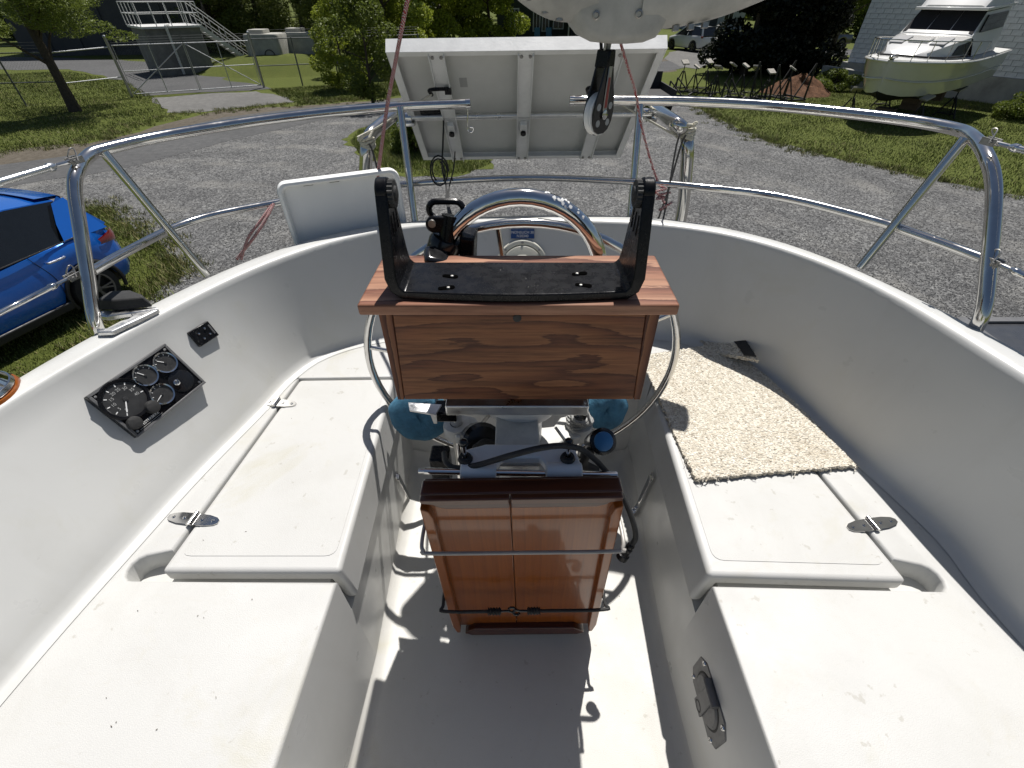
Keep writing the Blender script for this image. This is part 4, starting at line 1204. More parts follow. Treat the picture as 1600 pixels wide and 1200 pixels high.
# black shock cord with hooks
zk = PY(806, 951, TY - 0.03).z
yk = TY - 0.036
bun = thing('shock_cord', 'black elastic shock cord with two hooks round the folded table', 'shock cord', (xm, yk, zk))
for s, xe, x_in in ((-1, TX0 - 0.004, xm - 0.036), (1, TX1 + 0.004, xm + 0.03)):
    obj('cord', MB().tube(cr([Vector((xe, TY + 0.05, zk + 0.012)), Vector((xe, TY - 0.02, zk + 0.006)), Vector((xe - s * 0.006, yk, zk + 0.003)), Vector((x_in, yk, zk))], 6), 0.0042, 8), 'rubber', bun)
    x = x_in
    rs, ps = [], []
    for k in range(10):
        ps.append(Vector((x + s * 0.0045 * (9 - k) * 0.8, yk, zk)))
        rs.append((0.0068 if k % 2 else 0.0098))
    obj('spring_grip', MB().tube(ps, rs, 14), 'rubber', bun)
    w = -s
    q = [Vector((x, yk, zk)), Vector((x + w * 0.018, yk, zk + 0.001)), Vector((x + w * 0.030, yk, zk + 0.006 * s)), Vector((x + w * 0.034, yk, zk + 0.016 * s * -1)), Vector((x + w * 0.026, yk, zk + 0.020 * -s)), Vector((x + w * 0.020, yk, zk + 0.012 * -s))]
    obj('hook', MB().tube(cr(q, 6), 0.0033, 8), 'black_gloss', bun)

# the folded table hangs a little out of plumb
lean = R(-1.6)
tbl.rotation_euler = (0, lean, 0)
tbl.location.x += 0.004
bun.rotation_euler = (0, lean, 0)
bun.location.x += 0.004 + (zk - 2.4) * math.sin(lean)
# ------------------------------------------------------------------ instruments on the left coaming
def wall_plane(pts):
    h = [wall_hit(x, y) for x, y in pts]
    nn = (h[2] - h[0]).cross(h[3] - h[1]).normalized()
    c = sum(h, Vector()) / 4
    return c, (nn if nn.x > 0 else -nn)
A_, ln = wall_plane(((137, 617), (262, 535), (317, 600), (212, 687)))
def W(px, py, h=0.0): return PN(px, py, A_ + ln * h, ln)
HP = 0.019
TL, TR, BR, BL = W(137, 617, HP), W(262, 535, HP), W(317, 600, HP), W(212, 687, HP)
ctr = (TL + TR + BR + BL) / 4
ex = ((TR - TL) + (BR - BL)).normalized()
ey = (TL + TR - BL - BR)
ey = (ey - ex * ey.dot(ex)).normalized()
pw, phh = ((TR - TL).length + (BR - BL).length) / 4, ((TL - BL).length + (TR - BR).length) / 4
pan = thing('instrument_panel', 'black engine gauge panel standing proud of the left coaming wall', 'gauge panel', ctr - ln * HP)
def ip(a, b, h=0.0): return ctr + ex * a + ey * b + ln * h
def iloc(px, py):
    p = W(px, py, HP) - ctr
    return p.dot(ex), p.dot(ey)
def iframe(a, b, h=0.0): return frame(ip(a, b, h), ex, ey, ln)
obj('case', MB().prism([ip(-pw, -phh), ip(pw, -phh), ip(pw, phh), ip(-pw, phh)], ln * (HP + 0.02)), 'black_plastic', pan, bevel=0.0025)
m = MB()
for a0, a1, b0, b1 in ((-pw, pw, phh - 0.006, phh), (-pw, pw, -phh, -phh + 0.006), (-pw, -pw + 0.006, -phh + 0.006, phh - 0.006), (pw - 0.006, pw, -phh + 0.006, phh - 0.006)):
    m = MB().prism([ip(a0, b0, 0.004), ip(a1, b0, 0.004), ip(a1, b1, 0.004), ip(a0, b1, 0.004)], ln * 0.0035)
    obj('rim', m, 'grey_plastic', pan, bevel=0.001, seg=1)
def gauge(px, py, r, bezel, ticks, a0, a1, needle, nums=None):
    a, b = iloc(px, py)
    c0 = ip(a, b)
    m = MB().mat(0).lathe([(r, 0.0005), (r, 0.004), (r * 0.95, 0.0075), (r * 0.84, 0.0065), (r * 0.82, 0.003)], c0, ln, 40)
    m.mat(1).lathe([(r * 0.83, 0.0032), (r * 0.4, 0.0032), (0.0003, 0.0032)], c0, ln, 40)
    m.mat(2)
    for k in range(ticks + 1):
        t_ = R(a0 + (a1 - a0) * k / ticks)
        d = ex * math.cos(t_) + ey * math.sin(t_)
        m.bar(c0 + d * r * 0.66 + ln * 0.0038, c0 + d * r * (0.78) + ln * 0.0038, r * 0.035 + 0.0003, 0.0004, up=ln)
    t_ = R(needle)
    d = ex * math.cos(t_) + ey * math.sin(t_)
    m.bar(c0 - d * r * 0.06 + ln * 0.0046, c0 + d * r * 0.62 + ln * 0.0046, r * 0.04 + 0.0004, 0.0005, up=ln)
    m.mat(1).lathe([(0.0003, 0.006), (r * 0.1, 0.0055), (r * 0.11, 0.004)], c0, ln, 14)
    g = obj('gauge', m, [bezel, 'gauge_face', 'white_print'], pan)
    if nums:
        for k, s_ in enumerate(nums):
            t_ = R(a0 + (a1 - a0) * k / (len(nums) - 1))
            text('numeral', s_, iframe(a + math.cos(t_) * r * 0.5, b + math.sin(t_) * r * 0.5, 0.0038), r * 0.2, 'grey_print', g)
    return g
gauge(195, 624, 0.051, 'black_plastic', 8, 232, -12, 232, ['0', '5', '10', '15', '20', '25', '30', '35', '40'])
gauge(226, 587, 0.028, 'chrome', 4, 155, 25, 118)
gauge(257, 567, 0.028, 'chrome', 4, 155, 25, 130)
gauge(252, 616, 0.028, 'chrome', 4, 200, 60, 200)
a, b = iloc(283, 595)
kh = obj('key_switch', MB().lathe([(0.029, 0.0005), (0.029, 0.002), (0.024, 0.003), (0.0003, 0.003)], ip(a, b), ln, 32), 'black_gloss', pan)
obj('key_barrel', MB().lathe([(0.0075, 0.003), (0.0075, 0.008), (0.0055, 0.009), (0.004, 0.006), (0.0003, 0.006)], ip(a - 0.013, b + 0.004), ln, 18), 'chrome', kh)
for px, py in ((237, 636), (209, 661)):
    a, b = iloc(px, py)
    obj('push_button', MB().lathe([(0.0165, 0.0005), (0.0165, 0.006), (0.014, 0.013), (0.010, 0.0145), (0.0003, 0.0145)], ip(a, b), ln, 26), 'rubber', pan)
a, b = iloc(233, 655)
text('lettering', 'WESTERBEKE', iframe(a, b, 0.0012), 0.0088, 'white_print', pan)
obj('underline', MB().prism([ip(a - 0.030, b - 0.0075, 0.001), ip(a + 0.030, b - 0.0075, 0.001), ip(a + 0.030, b - 0.0064, 0.001), ip(a - 0.030, b - 0.0064, 0.001)], ln * 0.002), 'grey_print', pan)
for sa, sb in ((-1, -1), (1, -1), (1, 1), (-1, 1)):
    obj('screw', MB().lathe([(0.0003, 0.0025), (0.003, 0.0022), (0.0038, 0.0)], ip(sa * (pw - 0.011), sb * (phh - 0.011)), ln, 10), 'steel_dull', pan)
# --- small square switch cover
A_, ln = wall_plane(((296, 519), (327, 502), (341, 522), (312, 543)))
q = [W(296, 519, 0.012), W(327, 502, 0.012), W(341, 522, 0.012), W(312, 543, 0.012)]
sc_ = sum(q, Vector()) / 4
sw = thing('switch_cover', 'small square black cover with four screws on the coaming near the gauge panel', 'switch panel', sc_ - ln * 0.012)
sx_ = ((q[1] - q[0]) + (q[2] - q[3])).normalized()
sy_ = ln.cross(sx_).normalized()
hw, hh = (q[1] - q[0]).length / 2, (q[3] - q[0]).length / 2
def sq(a, b, h=0.0): return sc_ + sx_ * a + sy_ * b + ln * h
obj('cover', MB().prism([sq(-hw, -hh), sq(hw, -hh), sq(hw, hh), sq(-hw, hh)], ln * 0.016), 'black_plastic', sw, bevel=0.0018)
obj('label_strip', MB().prism([sq(hw * .72, -hh * .6, .0008), sq(hw * .86, -hh * .6, .0008), sq(hw * .86, hh * .6, .0008), sq(hw * .72, hh * .6, .0008)], ln * 0.001), 'grey_plastic', sw)
for a, b in ((-.42, .3), (.28, .48), (.35, -.35), (-.3, -.45)):
    obj('screw', MB().lathe([(0.0003, 0.003), (0.0028, 0.0026), (0.0034, 0.0)], sq(a * hw, b * hh), ln, 10), 'chrome', sw)

# --- winch at the left edge of the picture
wz = zcap(0) + 0.004
wcn = P(-42, 622, wz)
wn_ = thing('sheet_winch', 'chromed sheet winch on a round wooden base at the left edge of the coaming', 'winch', wcn)
obj('base_pad', MB().lathe([(0.0003, 0.0), (0.078, 0.0), (0.08, 0.006), (0.076, 0.018), (0.0003, 0.018)], wcn - Vector((0, 0, 0.012)), n=40), 'teak', wn_)
obj('drum', MB().lathe([(0.066, 0.006), (0.068, 0.016), (0.062, 0.026), (0.050, 0.05), (0.048, 0.085), (0.058, 0.105), (0.060, 0.115), (0.035, 0.125), (0.0003, 0.126)], wcn, n=44), 'chrome', wn_)
obj('skirt', MB().lathe([(0.070, 0.006), (0.072, 0.010), (0.069, 0.018), (0.062, 0.02)], wcn, n=44), 'stainless', wn_)

# --- aluminium chock with a black rubber pad by the left corner post
zc = zcap(180) + 0.005
ch = thing('mooring_chock', 'open V-shaped aluminium chock with black rubber pad beside the left corner post', 'chock', P(195, 495, zc))
obj('upper_arm', MB().prism([P(x, y, zc + 0.012) for x, y in ((146, 492), (166, 494), (201, 489), (247, 482), (243, 479), (146, 486))], (0, 0, 0.014)), 'aluminium', ch, bevel=0.003)
obj('lower_arm', MB().prism([P(x, y, zc + 0.012) for x, y in ((150, 513), (151, 519), (174, 518), (212, 500), (247, 483), (203, 489.5), (206, 494), (198, 499), (170, 512))], (0, 0, 0.0125)), 'aluminium', ch, bevel=0.003)
lo = [P(x, y, zc + 0.013) for x, y in ((152, 484), (185, 486), (240, 480), (236, 474), (214, 466), (178, 468))]
hi = [p + Vector((0, 0, 0.028)) - (p - P(200, 475, zc + .013)) * 0.18 for p in lo]
m = MB().grid([lo, hi], closed=True)
m.add(hi, [tuple(range(6))])
m.add(lo, [tuple(range(5, -1, -1))])
obj('rubber_pad', m, 'rubber', ch, bevel=0.004)

# --- dark flat panel outside the right coaming
dp = obj('deck_panel', MB().box((1.62, 0.72, 2.955), (0.62, 0.84, 0.03)), 'panel_dark', boat, bevel=0.004, label='dark grey flat panel on the deck outside the right coaming')
obj('edge_strip', MB().box((1.325, 0.72, 2.974), (0.03, 0.84, 0.008)), 'grey_plastic', dp, bevel=0.002)
obj('edge_strip', MB().box((1.63, 1.128, 2.974), (0.57, 0.024, 0.008)), 'grey_plastic', dp, bevel=0.002)

# ------------------------------------------------------------------ carpet pieces on the right seat
def rug(name, label, left, right, z_fn, nu, nv, seed, th=0.010):
    rnd = random.Random(seed)
    L = resample([Vector((x, y, 0)) for x, y in left], nv)
    Rr = resample([Vector((x, y, 0)) for x, y in right], nv)
    top = []
    for j in range(nv):
        row = []
        for i in range(nu):
            f = i / (nu - 1)
            p = L[j].lerp(Rr[j], f)
            z = z_fn(f, j / (nv - 1))
            q = P(p.x, p.y, z)
            e = 0.0028 if (i in (0, nu - 1) or j in (0, nv - 1)) else 0.0009
            q += Vector((rnd.uniform(-e, e), rnd.uniform(-e, e), rnd.uniform(-.0016, .0016)))
            row.append(q)
        top.append(row)
    low = [[q - Vector((0, 0, th)) for q in row] for row in top]
    m = MB().grid(top)
    m.grid([r[::-1] for r in low])
    for a, b in ((top[0], low[0]), (low[-1], top[-1])): m.grid([b, a])
    m.grid([[r[0] for r in top], [r[0] for r in low]])
    m.grid([[r[-1] for r in low], [r[-1] for r in top]])
    o = tag(obj(name, m, 'carpet', smooth=80), label, 'rug')
    return o, top
rugo, rtop = rug('carpet_piece', 'large beige looped carpet piece lying on the right seat', [(1000, 556), (1010, 578), (1030, 622), (1055, 682), (1087, 748)], [(1112, 538), (1160, 558), (1200, 588), (1248, 634), (1340, 727)],
    lambda f, t_: ZSEAT + 0.0145 + 0.004 * math.sin(f * 5 + t_ * 7) * math.sin(t_ * 3) + 0.012 * max(0, 0.12 - t_) / 0.12, 80, 120, 1)
rnd = random.Random(11)                                   # frayed yarn ends along the near edge and right corner
fz = MB()
for k in range(46):
    a = rtop[-1][rnd.randrange(80)] if rnd.random() < .6 else rtop[rnd.randrange(60, 120)][rnd.choice((0, 79))]
    b = a + Vector((rnd.uniform(-.012, .014), rnd.uniform(-.016, .006), -rnd.uniform(.002, .008)))
    fz.tube([a - Vector((0, 0, .003)), a.lerp(b, .5) + Vector((0, 0, .003)), b], rnd.uniform(.0007, .0016), 4)
fo_ = obj('frayed_yarn', fz, 'carpet', kind='stuff')
fo_.parent = rugo
r2, top2 = rug('carpet_piece', 'smaller carpet scrap with a black strip leaning on the right wall', [(1094, 531), (1108, 540), (1122, 552)], [(1151, 507), (1168, 533), (1186, 562)],
    lambda f, t_: ZSEAT + 0.018 + 0.055 * f ** 1.3, 30, 30, 4)
q = []
sl, sr = [r[19] for r in top2[1:-2]], [r[28] for r in top2[1:-2]]
m = MB().grid([[p + Vector((-.0008, -.003, .0032)) for p in sl], [p + Vector((-.0008, -.003, .0032)) for p in sr]])
st = obj('black_strip', m, 'rubber')
st.parent = r2

# ------------------------------------------------------------------ boom end and block
YBm = 1.42
boom = thing('wishbone_boom', 'weathered grey wishbone boom end hanging above the stern', 'boom', PY(965, 20, YBm))
prof = [(850, -40), (866, -6), (884, 20), (893, 42), (904, 56), (922, 65), (948, 68), (975, 68), (1000, 66), (1020, 58), (1032, 42), (1046, 22), (1062, 0), (1080, -40)]
rows = []
for off, dy in ((0.72, -0.062), (0.90, -0.054), (0.975, -0.036), (1.0, 0.0), (1.0, 0.07), (0.95, 0.10)):
    cp = PY(962, 5, YBm)
    rows.append([cp + (PY(x, y, YBm) - cp) * off + Vector((0, dy, 0)) for x, y in prof])
m = MB().grid(rows)
m.add(rows[0], [tuple(range(len(prof)))])
m.add(rows[-1], [tuple(range(len(prof) - 1, -1, -1))])
bo = obj('end_casting', m, 'boom_paint', boom, smooth=55)
for px, py in ((931, 24), (998, 22)):
    c0 = PY(px, py, YBm - 0.06)
    obj('bolt_hole', MB().lathe([(0.0095, -0.004), (0.009, 0.004), (0.006, 0.005), (0.005, 0.001), (0.0003, 0.001)], c0 - Vector((0, 0.002, 0)), (0, -1, 0), 16), 'steel_dull', bo)
ce = PY(962, -12, YBm)
for s, path in ((-1, [ce + Vector((-0.06, 0.0, 0.02)), ce + Vector((-0.145, -0.02, 0.024)), ce + Vector((-0.24, -0.06, 0.09)), ce + Vector((-0.33, -0.13, 0.24))]),
                (1, [ce + Vector((0.06, 0.0, 0.0)), ce + Vector((0.16, -0.01, 0.002)), ce + Vector((0.25, -0.02, 0.014)), ce + Vector((0.37, -0.04, 0.05))])):
    tb_ = obj('boom_tube', MB().tube(cr(path, 8), [0.074 - (0.024 * k / 24 if s > 0 else 0) for k in range(25)], 22), 'boom_paint', boom, smooth=60)
    pts = cr(path, 8)
    for k in (7, 10, 13):
        c0 = pts[k] + Vector((0, -0.025, -0.062))
        obj('bolt', MB().cyl(c0, c0 - Vector((0, 0.002, 0.010)), 0.009, 8), 'steel_dull', tb_)
bk = PY(937, 162, 1.40)
blk = thing('sheet_block', 'black single sheet block with white sheave and red stripe hanging from the boom', 'pulley', bk)
az = Vector((0.70, -0.71, 0.02)).normalized()             # axle
av = Vector((0.03, 0.0, 1)).normalized()
au = av.cross(az).normalized()
def kp(a, b, h): return bk + (au * a + av * b + az * h) * 0.96
cheek = [(0.0, 0.098), (0.012, 0.094), (0.019, 0.08), (0.028, 0.045), (0.040, 0.012), (0.046, -0.02), (0.042, -0.045), (0.030, -0.064), (0.012, -0.073), (-0.012, -0.073), (-0.030, -0.064), (-0.042, -0.045), (-0.046, -0.02), (-0.040, 0.012), (-0.028, 0.045), (-0.019, 0.08), (-0.012, 0.094)]
for h in (0.018, -0.013):
    ck = obj('cheek', MB().prism([kp(a, b, h) for a, b in cheek[::-1]], az * 0.005), 'black_gloss', blk, bevel=0.0015)
    if h > 0:
        for b_, a_ in ((-0.005, 0.026), (-0.005, -0.026), (-0.045, 0.022), (-0.045, -0.022)):
            obj('lightening_hole', MB().lathe([(0.0085, 0.0), (0.0085, 0.0008), (0.0003, 0.0008)], kp(a_, b_, h), az, 16), 'grey_print', ck)
        obj('strap', MB().prism([kp(a, b, h + 0.003) for a, b in ((-0.009, -0.03), (0.009, -0.03), (0.008, 0.088), (-0.008, 0.088))][::-1], az * 0.0025), 'steel_dull', ck, bevel=0.001, seg=1)
        obj('red_stripe', MB().prism([kp(a, b, h + 0.0036) for a, b in ((-0.0055, -0.008), (0.0055, -0.008), (0.0045, 0.062), (-0.0045, 0.062))][::-1], az * 0.001), 'red_plastic', ck)
        obj('axle', MB().lathe([(0.0003, 0.007), (0.006, 0.0065), (0.0115, 0.005), (0.0115, 0.002)], kp(0, -0.025, h), az, 20), 'stainless', ck)
obj('sheave', MB().lathe([(0.0003, -0.011), (0.049, -0.011), (0.050, -0.008), (0.045, 0.0), (0.050, 0.008), (0.049, 0.011), (0.0003, 0.011)], kp(0, -0.025, 0.0), az, 40), 'plastic_white', blk)
obj('head', MB().prism([kp(a, b, 0.021) for a, b in ((-0.017, 0.082), (0.017, 0.082), (0.013, 0.122), (-0.013, 0.122))][::-1], az * 0.042), 'black_plastic', blk, bevel=0.004)
m = MB().tube(cr([kp(-0.009, 0.12, 0), kp(-0.010, 0.145, 0), kp(0.0, 0.158, 0), kp(0.010, 0.145, 0), kp(0.009, 0.12, 0)], 6), 0.0036, 10)
obj('shackle', m, 'steel_dull', blk)
for sx in (-0.007, 0.009):
    m = MB().tube(cr([kp(0, 0.152, 0), PY(945 + sx * 500, 85, 1.405), PY(945 + sx * 900, 62, 1.42)], 5), 0.0042, 8)
    obj('strop', m, 'rope_grey' if sx > 0 else 'rubber', blk)

# ------------------------------------------------------------------ bits of leaf and twig blown into the cockpit
rnd = random.Random(44)
m = MB()
for k in range(60):
    px, py = rnd.uniform(60, 1500), rnd.uniform(560, 1190)
    z = ZSEAT if (px < 540 - (py - 900) * .4 or px > 1120 + (py - 900) * .38) else ZSOLE
    if z == ZSOLE and (py < 880 or not 640 < px < 990): continue
    p = P(px, py, z + 0.002)
    if z == ZSEAT and (abs(p.x) > 0.80 or abs(p.x) < .42 or (p.x > 0 and p.y > .70)): continue
    a = rnd.uniform(0, 6.28)
    L = rnd.uniform(0.0005, 0.0018) if rnd.random() < .92 else rnd.uniform(.003, .006)
    d = Vector((math.cos(a), math.sin(a), rnd.uniform(-.02, .15)))
    m.bar(p - d * L, p + d * L, rnd.uniform(.0005, .0012), .0008)
o = tag(obj('leaf_litter', m, 'litter', smooth=0), 'tiny dark leaf and twig bits scattered over the cockpit', 'litter')
o['kind'] = 'stuff'
# ------------------------------------------------------------------ ground, road, gravel
def ground_mat(name, c0, c1, c2, scale, bump, bdist, fine=None, rough=0.95, pebble=0.0):
    t = NT(name)
    n1 = t.noise(scale, 8, 0.7)
    n2 = t.noise(0.35, 5, 0.65)
    c = t.ramp(n1, [(0.32, c0), (0.52, c1), (0.72, c2)])
    c = t.mix(t.ramp(n2, [(0.4, (0, 0, 0)), (0.68, (.6, .6, .6))]), c, tuple((a + b) / 2 * 0.8 for a, b in zip(c0, c1)))
    h = n1
    if pebble:
        v = t.voro(pebble, out='Color')
        d = t.voro(pebble, out='Distance')
        g = t.ramp(v, [(0.0, (0.25, 0.25, 0.25)), (0.5, (0.9, 0.9, 0.9)), (1.0, (2.1, 2.1, 2.05))])
        c = t.mix(0.85, c, t.mix(1.0, c, g, 'MULTIPLY'))
        h = t.math('SUBTRACT', 1.0, d)
    if fine:
        f = t.noise(fine, 3, 0.7)
        c = t.mix(0.5, c, t.mix(1.0, c, t.ramp(f, [(0.3, (0.5, 0.5, 0.5)), (0.7, (1.6, 1.6, 1.6))]), 'MULTIPLY'))
    if pebble:
        rg = t.node('ShaderNodeTexWave', wave_type='RINGS', rings_direction='Z')
        rg.inputs['Scale'].default_value = 0.17
        rg.inputs['Distortion'].default_value = 5.0
        rg.inputs['Detail'].default_value = 4.0
        rg.inputs['Detail Scale'].default_value = 0.5
        mp = t.node('ShaderNodeMapping')
        mp.inputs['Location'].default_value = (9.0, -4.0, 0)
        t.link(t.co(), mp.inputs[0])
        t.link(mp.outputs[0], rg.inputs[0])
        pt = t.math('MULTIPLY', t.ramp(rg.outputs[1], [(0.55, (0, 0, 0)), (0.95, (1, 1, 1))]), t.ramp(t.noise(0.8, 6, 0.7), [(0.45, (0, 0, 0)), (0.75, (1, 1, 1))]))
        c = t.mix(t.math('MULTIPLY', pt, 0.75), c, (0.24, 0.232, 0.212))
    t.col(c)
    t.set(Roughness=rough, Specular_IOR_Level=0.2)
    t.bump(h, bump, bdist)
ground_mat('grass_ground', (0.048, 0.064, 0.011), (0.084, 0.102, 0.018), (0.13, 0.13, 0.038), 9.0, 0.9, 0.05, fine=60)
ground_mat('gravel_mat', (0.090, 0.090, 0.090), (0.130, 0.130, 0.129), (0.18, 0.178, 0.171), 1.1, 0.8, 0.02, pebble=26.0)
ground_mat('asphalt_mat', (0.070, 0.071, 0.072), (0.094, 0.094, 0.094), (0.122, 0.122, 0.12), 5.0, 0.3, 0.01, fine=120)
ground_mat('dirt_mat', (0.07, 0.06, 0.046), (0.105, 0.09, 0.07), (0.15, 0.135, 0.11), 6.0, 0.7, 0.03, fine=50)
ground_mat('concrete_mat', (0.11, 0.108, 0.104), (0.145, 0.142, 0.135), (0.19, 0.186, 0.175), 4.0, 0.25, 0.01, fine=60)
ground_mat('red_soil', (0.06, 0.032, 0.02), (0.11, 0.055, 0.03), (0.17, 0.09, 0.05), 7.0, 0.8, 0.05, fine=40)
def sheet(name, pts, z, mat, jit=0.12, step=0.7, seed=1, kind='structure', closed_world=False):
    rnd = random.Random(seed)
    pts = [Vector((p[0], p[1], 0)) if closed_world or len(p) == 3 else P(p[0], p[1], 0) for p in pts]
    out = []
    for i in range(len(pts)):
        a, b = pts[i], pts[(i + 1) % len(pts)]
        L = (b - a).length
        n = min(60, max(1, int(L / step)))
        nr = Vector((-(b - a).y, (b - a).x, 0)).normalized()
        for k in range(n):
            out.append(a.lerp(b, k / n) + nr * rnd.gauss(0, jit) * (1 if k else 0.4))
    bm = bmesh.new()
    f = bm.faces.new([bm.verts.new((p.x, p.y, z)) for p in out])
    f.normal_update()
    if f.normal.z < 0: f.normal_flip()
    bmesh.ops.triangulate(bm, faces=bm.faces[:])
    me = bpy.data.meshes.new(name)
    bm.to_mesh(me)
    bm.free()
    me.materials.append(MATS[mat])
    o = bpy.data.objects.new(name, me)
    C.objects.link(o)
    o['kind'] = kind
    return o
def V3(x, y): return (x, y, 0)
m = MB()
N_ = 24
m.grid([[Vector((-700 + 1400 * i / N_, -200 + 1200 * j / N_, 0)) for i in range(N_ + 1)] for j in range(N_ + 1)])
obj('ground', m, 'grass_ground', smooth=0)['kind'] = 'structure'
road_low = [(-500, 345), (-200, 318), (0, 296), (200, 262), (350, 222), (470, 196), (560, 180), (640, 167), (760, 148), (900, 128), (1000, 118), (1060, 108), (1110, 98), (1150, 90)]
road_up = [(1150, 80), (1100, 86), (1060, 93), (1000, 100), (850, 120), (720, 138), (600, 158), (450, 171), (350, 184), (270, 203), (140, 238), (0, 258), (-200, 276), (-500, 298)]
sheet('verge', [(x, y + 8) for x, y in road_low[:6]] + road_low[6:] + [(x, y - (4 if x > 400 else 13 if x > 100 else 22)) for x, y in road_up], 0.004, 'dirt_mat', 0.25, 0.8, 2)
gravel_pts = [(-500, 340), (-200, 314), (0, 290), (200, 256), (350, 216), (470, 190), (560, 174), (640, 160), (760, 142), (900, 126), (1000, 122), (1045, 140), (1080, 163), (1130, 190), (1200, 222), (1290, 243), (1400, 268), (1500, 288), (1600, 308), (1800, 352), V3(30, 6), V3(30, -14), V3(-5, -14), V3(-5.2, 2.0), (60, 610), (150, 545), (215, 480), (262, 440), (285, 412), (250, 385), (205, 352), (175, 330), (110, 319), (0, 319), (-500, 372)]
sheet('gravel_yard', gravel_pts, 0.008, 'gravel_mat', 0.10, 0.5, 3)
sheet('road', road_low + road_up, 0.012, 'asphalt_mat', 0.10, 0.8, 4)
sheet('inner_road', [(-300, 86), (100, 90), (235, 97), (330, 95), (395, 92), (430, 96), (390, 108), (345, 124), (420, 137), (425, 139), (225, 150), (205, 132), (160, 118), (110, 108), (-300, 112)], 0.006, 'asphalt_mat', 0.15, 1.0, 5)
sheet('gate_apron', [(238, 153), (330, 146), (400, 143), (436, 150), (462, 160), (380, 168), (300, 177), (262, 176), (252, 168)], 0.010, 'concrete_mat', 0.10, 0.6, 6)
sheet('driveway', [(1038, 92), (1046, 82), (1075, 77), (1122, 80), (1145, 84), (1118, 97), (1088, 108), (1062, 104)], 0.016, 'concrete_mat', 0.06, 0.8, 7)
sheet('grass_island', [(545, 222), (556, 205), (590, 192), (650, 186), (720, 200), (760, 236), (770, 258), (735, 272), (690, 279), (640, 277), (595, 262), (560, 243)], 0.014, 'grass_ground', 0.12, 0.3, 8)
sheet('yard_road', [(1230, 80), (1290, 76), (1345, 78), (1330, 86), (1270, 90), (1225, 88)], 0.006, 'asphalt_mat', 0.15, 1.0, 9)
# grass: blades as thin triangles, thick near the lens and thinning out with distance
GRAV = [Vector((p[0], p[1], 0)) if len(p) == 3 else P(p[0], p[1], 0) for p in gravel_pts]
def inside(poly, x, y):
    c = False
    n = len(poly)
    for i in range(n):
        a, b = poly[i], poly[i - 1]
        if (a.y > y) != (b.y > y) and x < (b.x - a.x) * (y - a.y) / (b.y - a.y) + a.x: c = not c
    return c
plain('grass_blade', (0.115, 0.142, 0.022), 0.7, vary=0.5, scale=1.2)
plain('grass_dry', (0.24, 0.21, 0.09), 0.8, vary=0.3, scale=2.0)
def grass(name, label, polys, n, hmin, hmax, seed, w=0.006, avoid=(), zoff=0.0):
    rng = np.random.default_rng(seed)
    rnd = random.Random(seed)
    V_, F_, M_ = [], [], []
    tot = 0
    for poly, cnt in polys:
        poly = [Vector((p[0], p[1], 0)) if len(p) == 3 else P(p[0], p[1], 0) for p in poly]
        x0, x1 = min(p.x for p in poly), max(p.x for p in poly)
        y0, y1 = min(p.y for p in poly), max(p.y for p in poly)
        k = tries = 0
        while k < cnt and tries < cnt * 6:
            tries += 1
            x, y = rnd.uniform(x0, x1), rnd.uniform(y0, y1)
            if not inside(poly, x, y): continue
            if any(inside(a, x, y) for a in avoid): continue
            k += 1
            h = rnd.uniform(hmin, hmax) * (1.0 + 0.5 * math.sin(x * 1.7) * math.sin(y * 2.3))
            a = rnd.uniform(0, 6.283)
            dx, dy = math.cos(a) * w, math.sin(a) * w
            lx, ly = rnd.gauss(0, h * 0.4), rnd.gauss(0, h * 0.4)
            o = len(V_)
            V_ += [(x - dx, y - dy, zoff), (x + dx, y + dy, zoff), (x + lx, y + ly, zoff + h)]
            F_.append((o, o + 1, o + 2))
            M_.append(1 if rnd.random() < 0.10 + 0.5 * max(0, math.sin(x * 0.9 + 1.3 * math.sin(y * 0.7)) * math.sin(y * 1.1 + x * 0.3) - 0.25) else 0)
    me = bpy.data.meshes.new(name)
    me.from_pydata(V_, [], F_)
    me.materials.append(MATS['grass_blade'])
    me.materials.append(MATS['grass_dry'])
    me.polygons.foreach_set('material_index', M_)
    o = bpy.data.objects.new(name, me)
    C.objects.link(o)
    o['kind'] = 'stuff'
    o['label'] = label
    o['category'] = 'grass'
    return o
grass('grass', 'short grass blades round the blue car and along the gravel edge', [([(-120, 700), (60, 610), (150, 545), (215, 480), (262, 440), (285, 412), (250, 385), (205, 352), (175, 330), (110, 319), (0, 319), (-140, 330)], 42000)], 0, 0.025, 0.07, 1)
grass('grass', 'sunlit mown grass on the right below the motor yacht', [([(1050, 135), (1080, 160), (1130, 187), (1200, 220), (1290, 241), (1400, 266), (1500, 286), (1600, 306), (1680, 320), (1680, 190), (1500, 150), (1300, 130), (1150, 135)], 60000)], 0, 0.03, 0.075, 2, w=0.010)
grass('grass', 'mown grass under the leaning tree beside the gate', [([(-60, 262), (0, 240), (140, 222), (250, 190), (262, 178), (245, 155), (200, 128), (110, 112), (-60, 118)], 40000)], 0, 0.03, 0.08, 3, w=0.012)
grass('grass', 'grass tufts on the small island below the solar panel', [([(548, 222), (560, 206), (592, 194), (650, 188), (720, 202), (762, 238), (768, 257), (735, 270), (690, 277), (640, 275), (597, 261), (562, 242)], 22000)], 0, 0.04, 0.12, 4, w=0.008, zoff=0.014)
grass('grass', 'grass strip between the wire fence and the road', [([(420, 140), (560, 132), (680, 125), (720, 135), (600, 154), (470, 165), (440, 152)], 16000)], 0, 0.04, 0.10, 5, w=0.014)
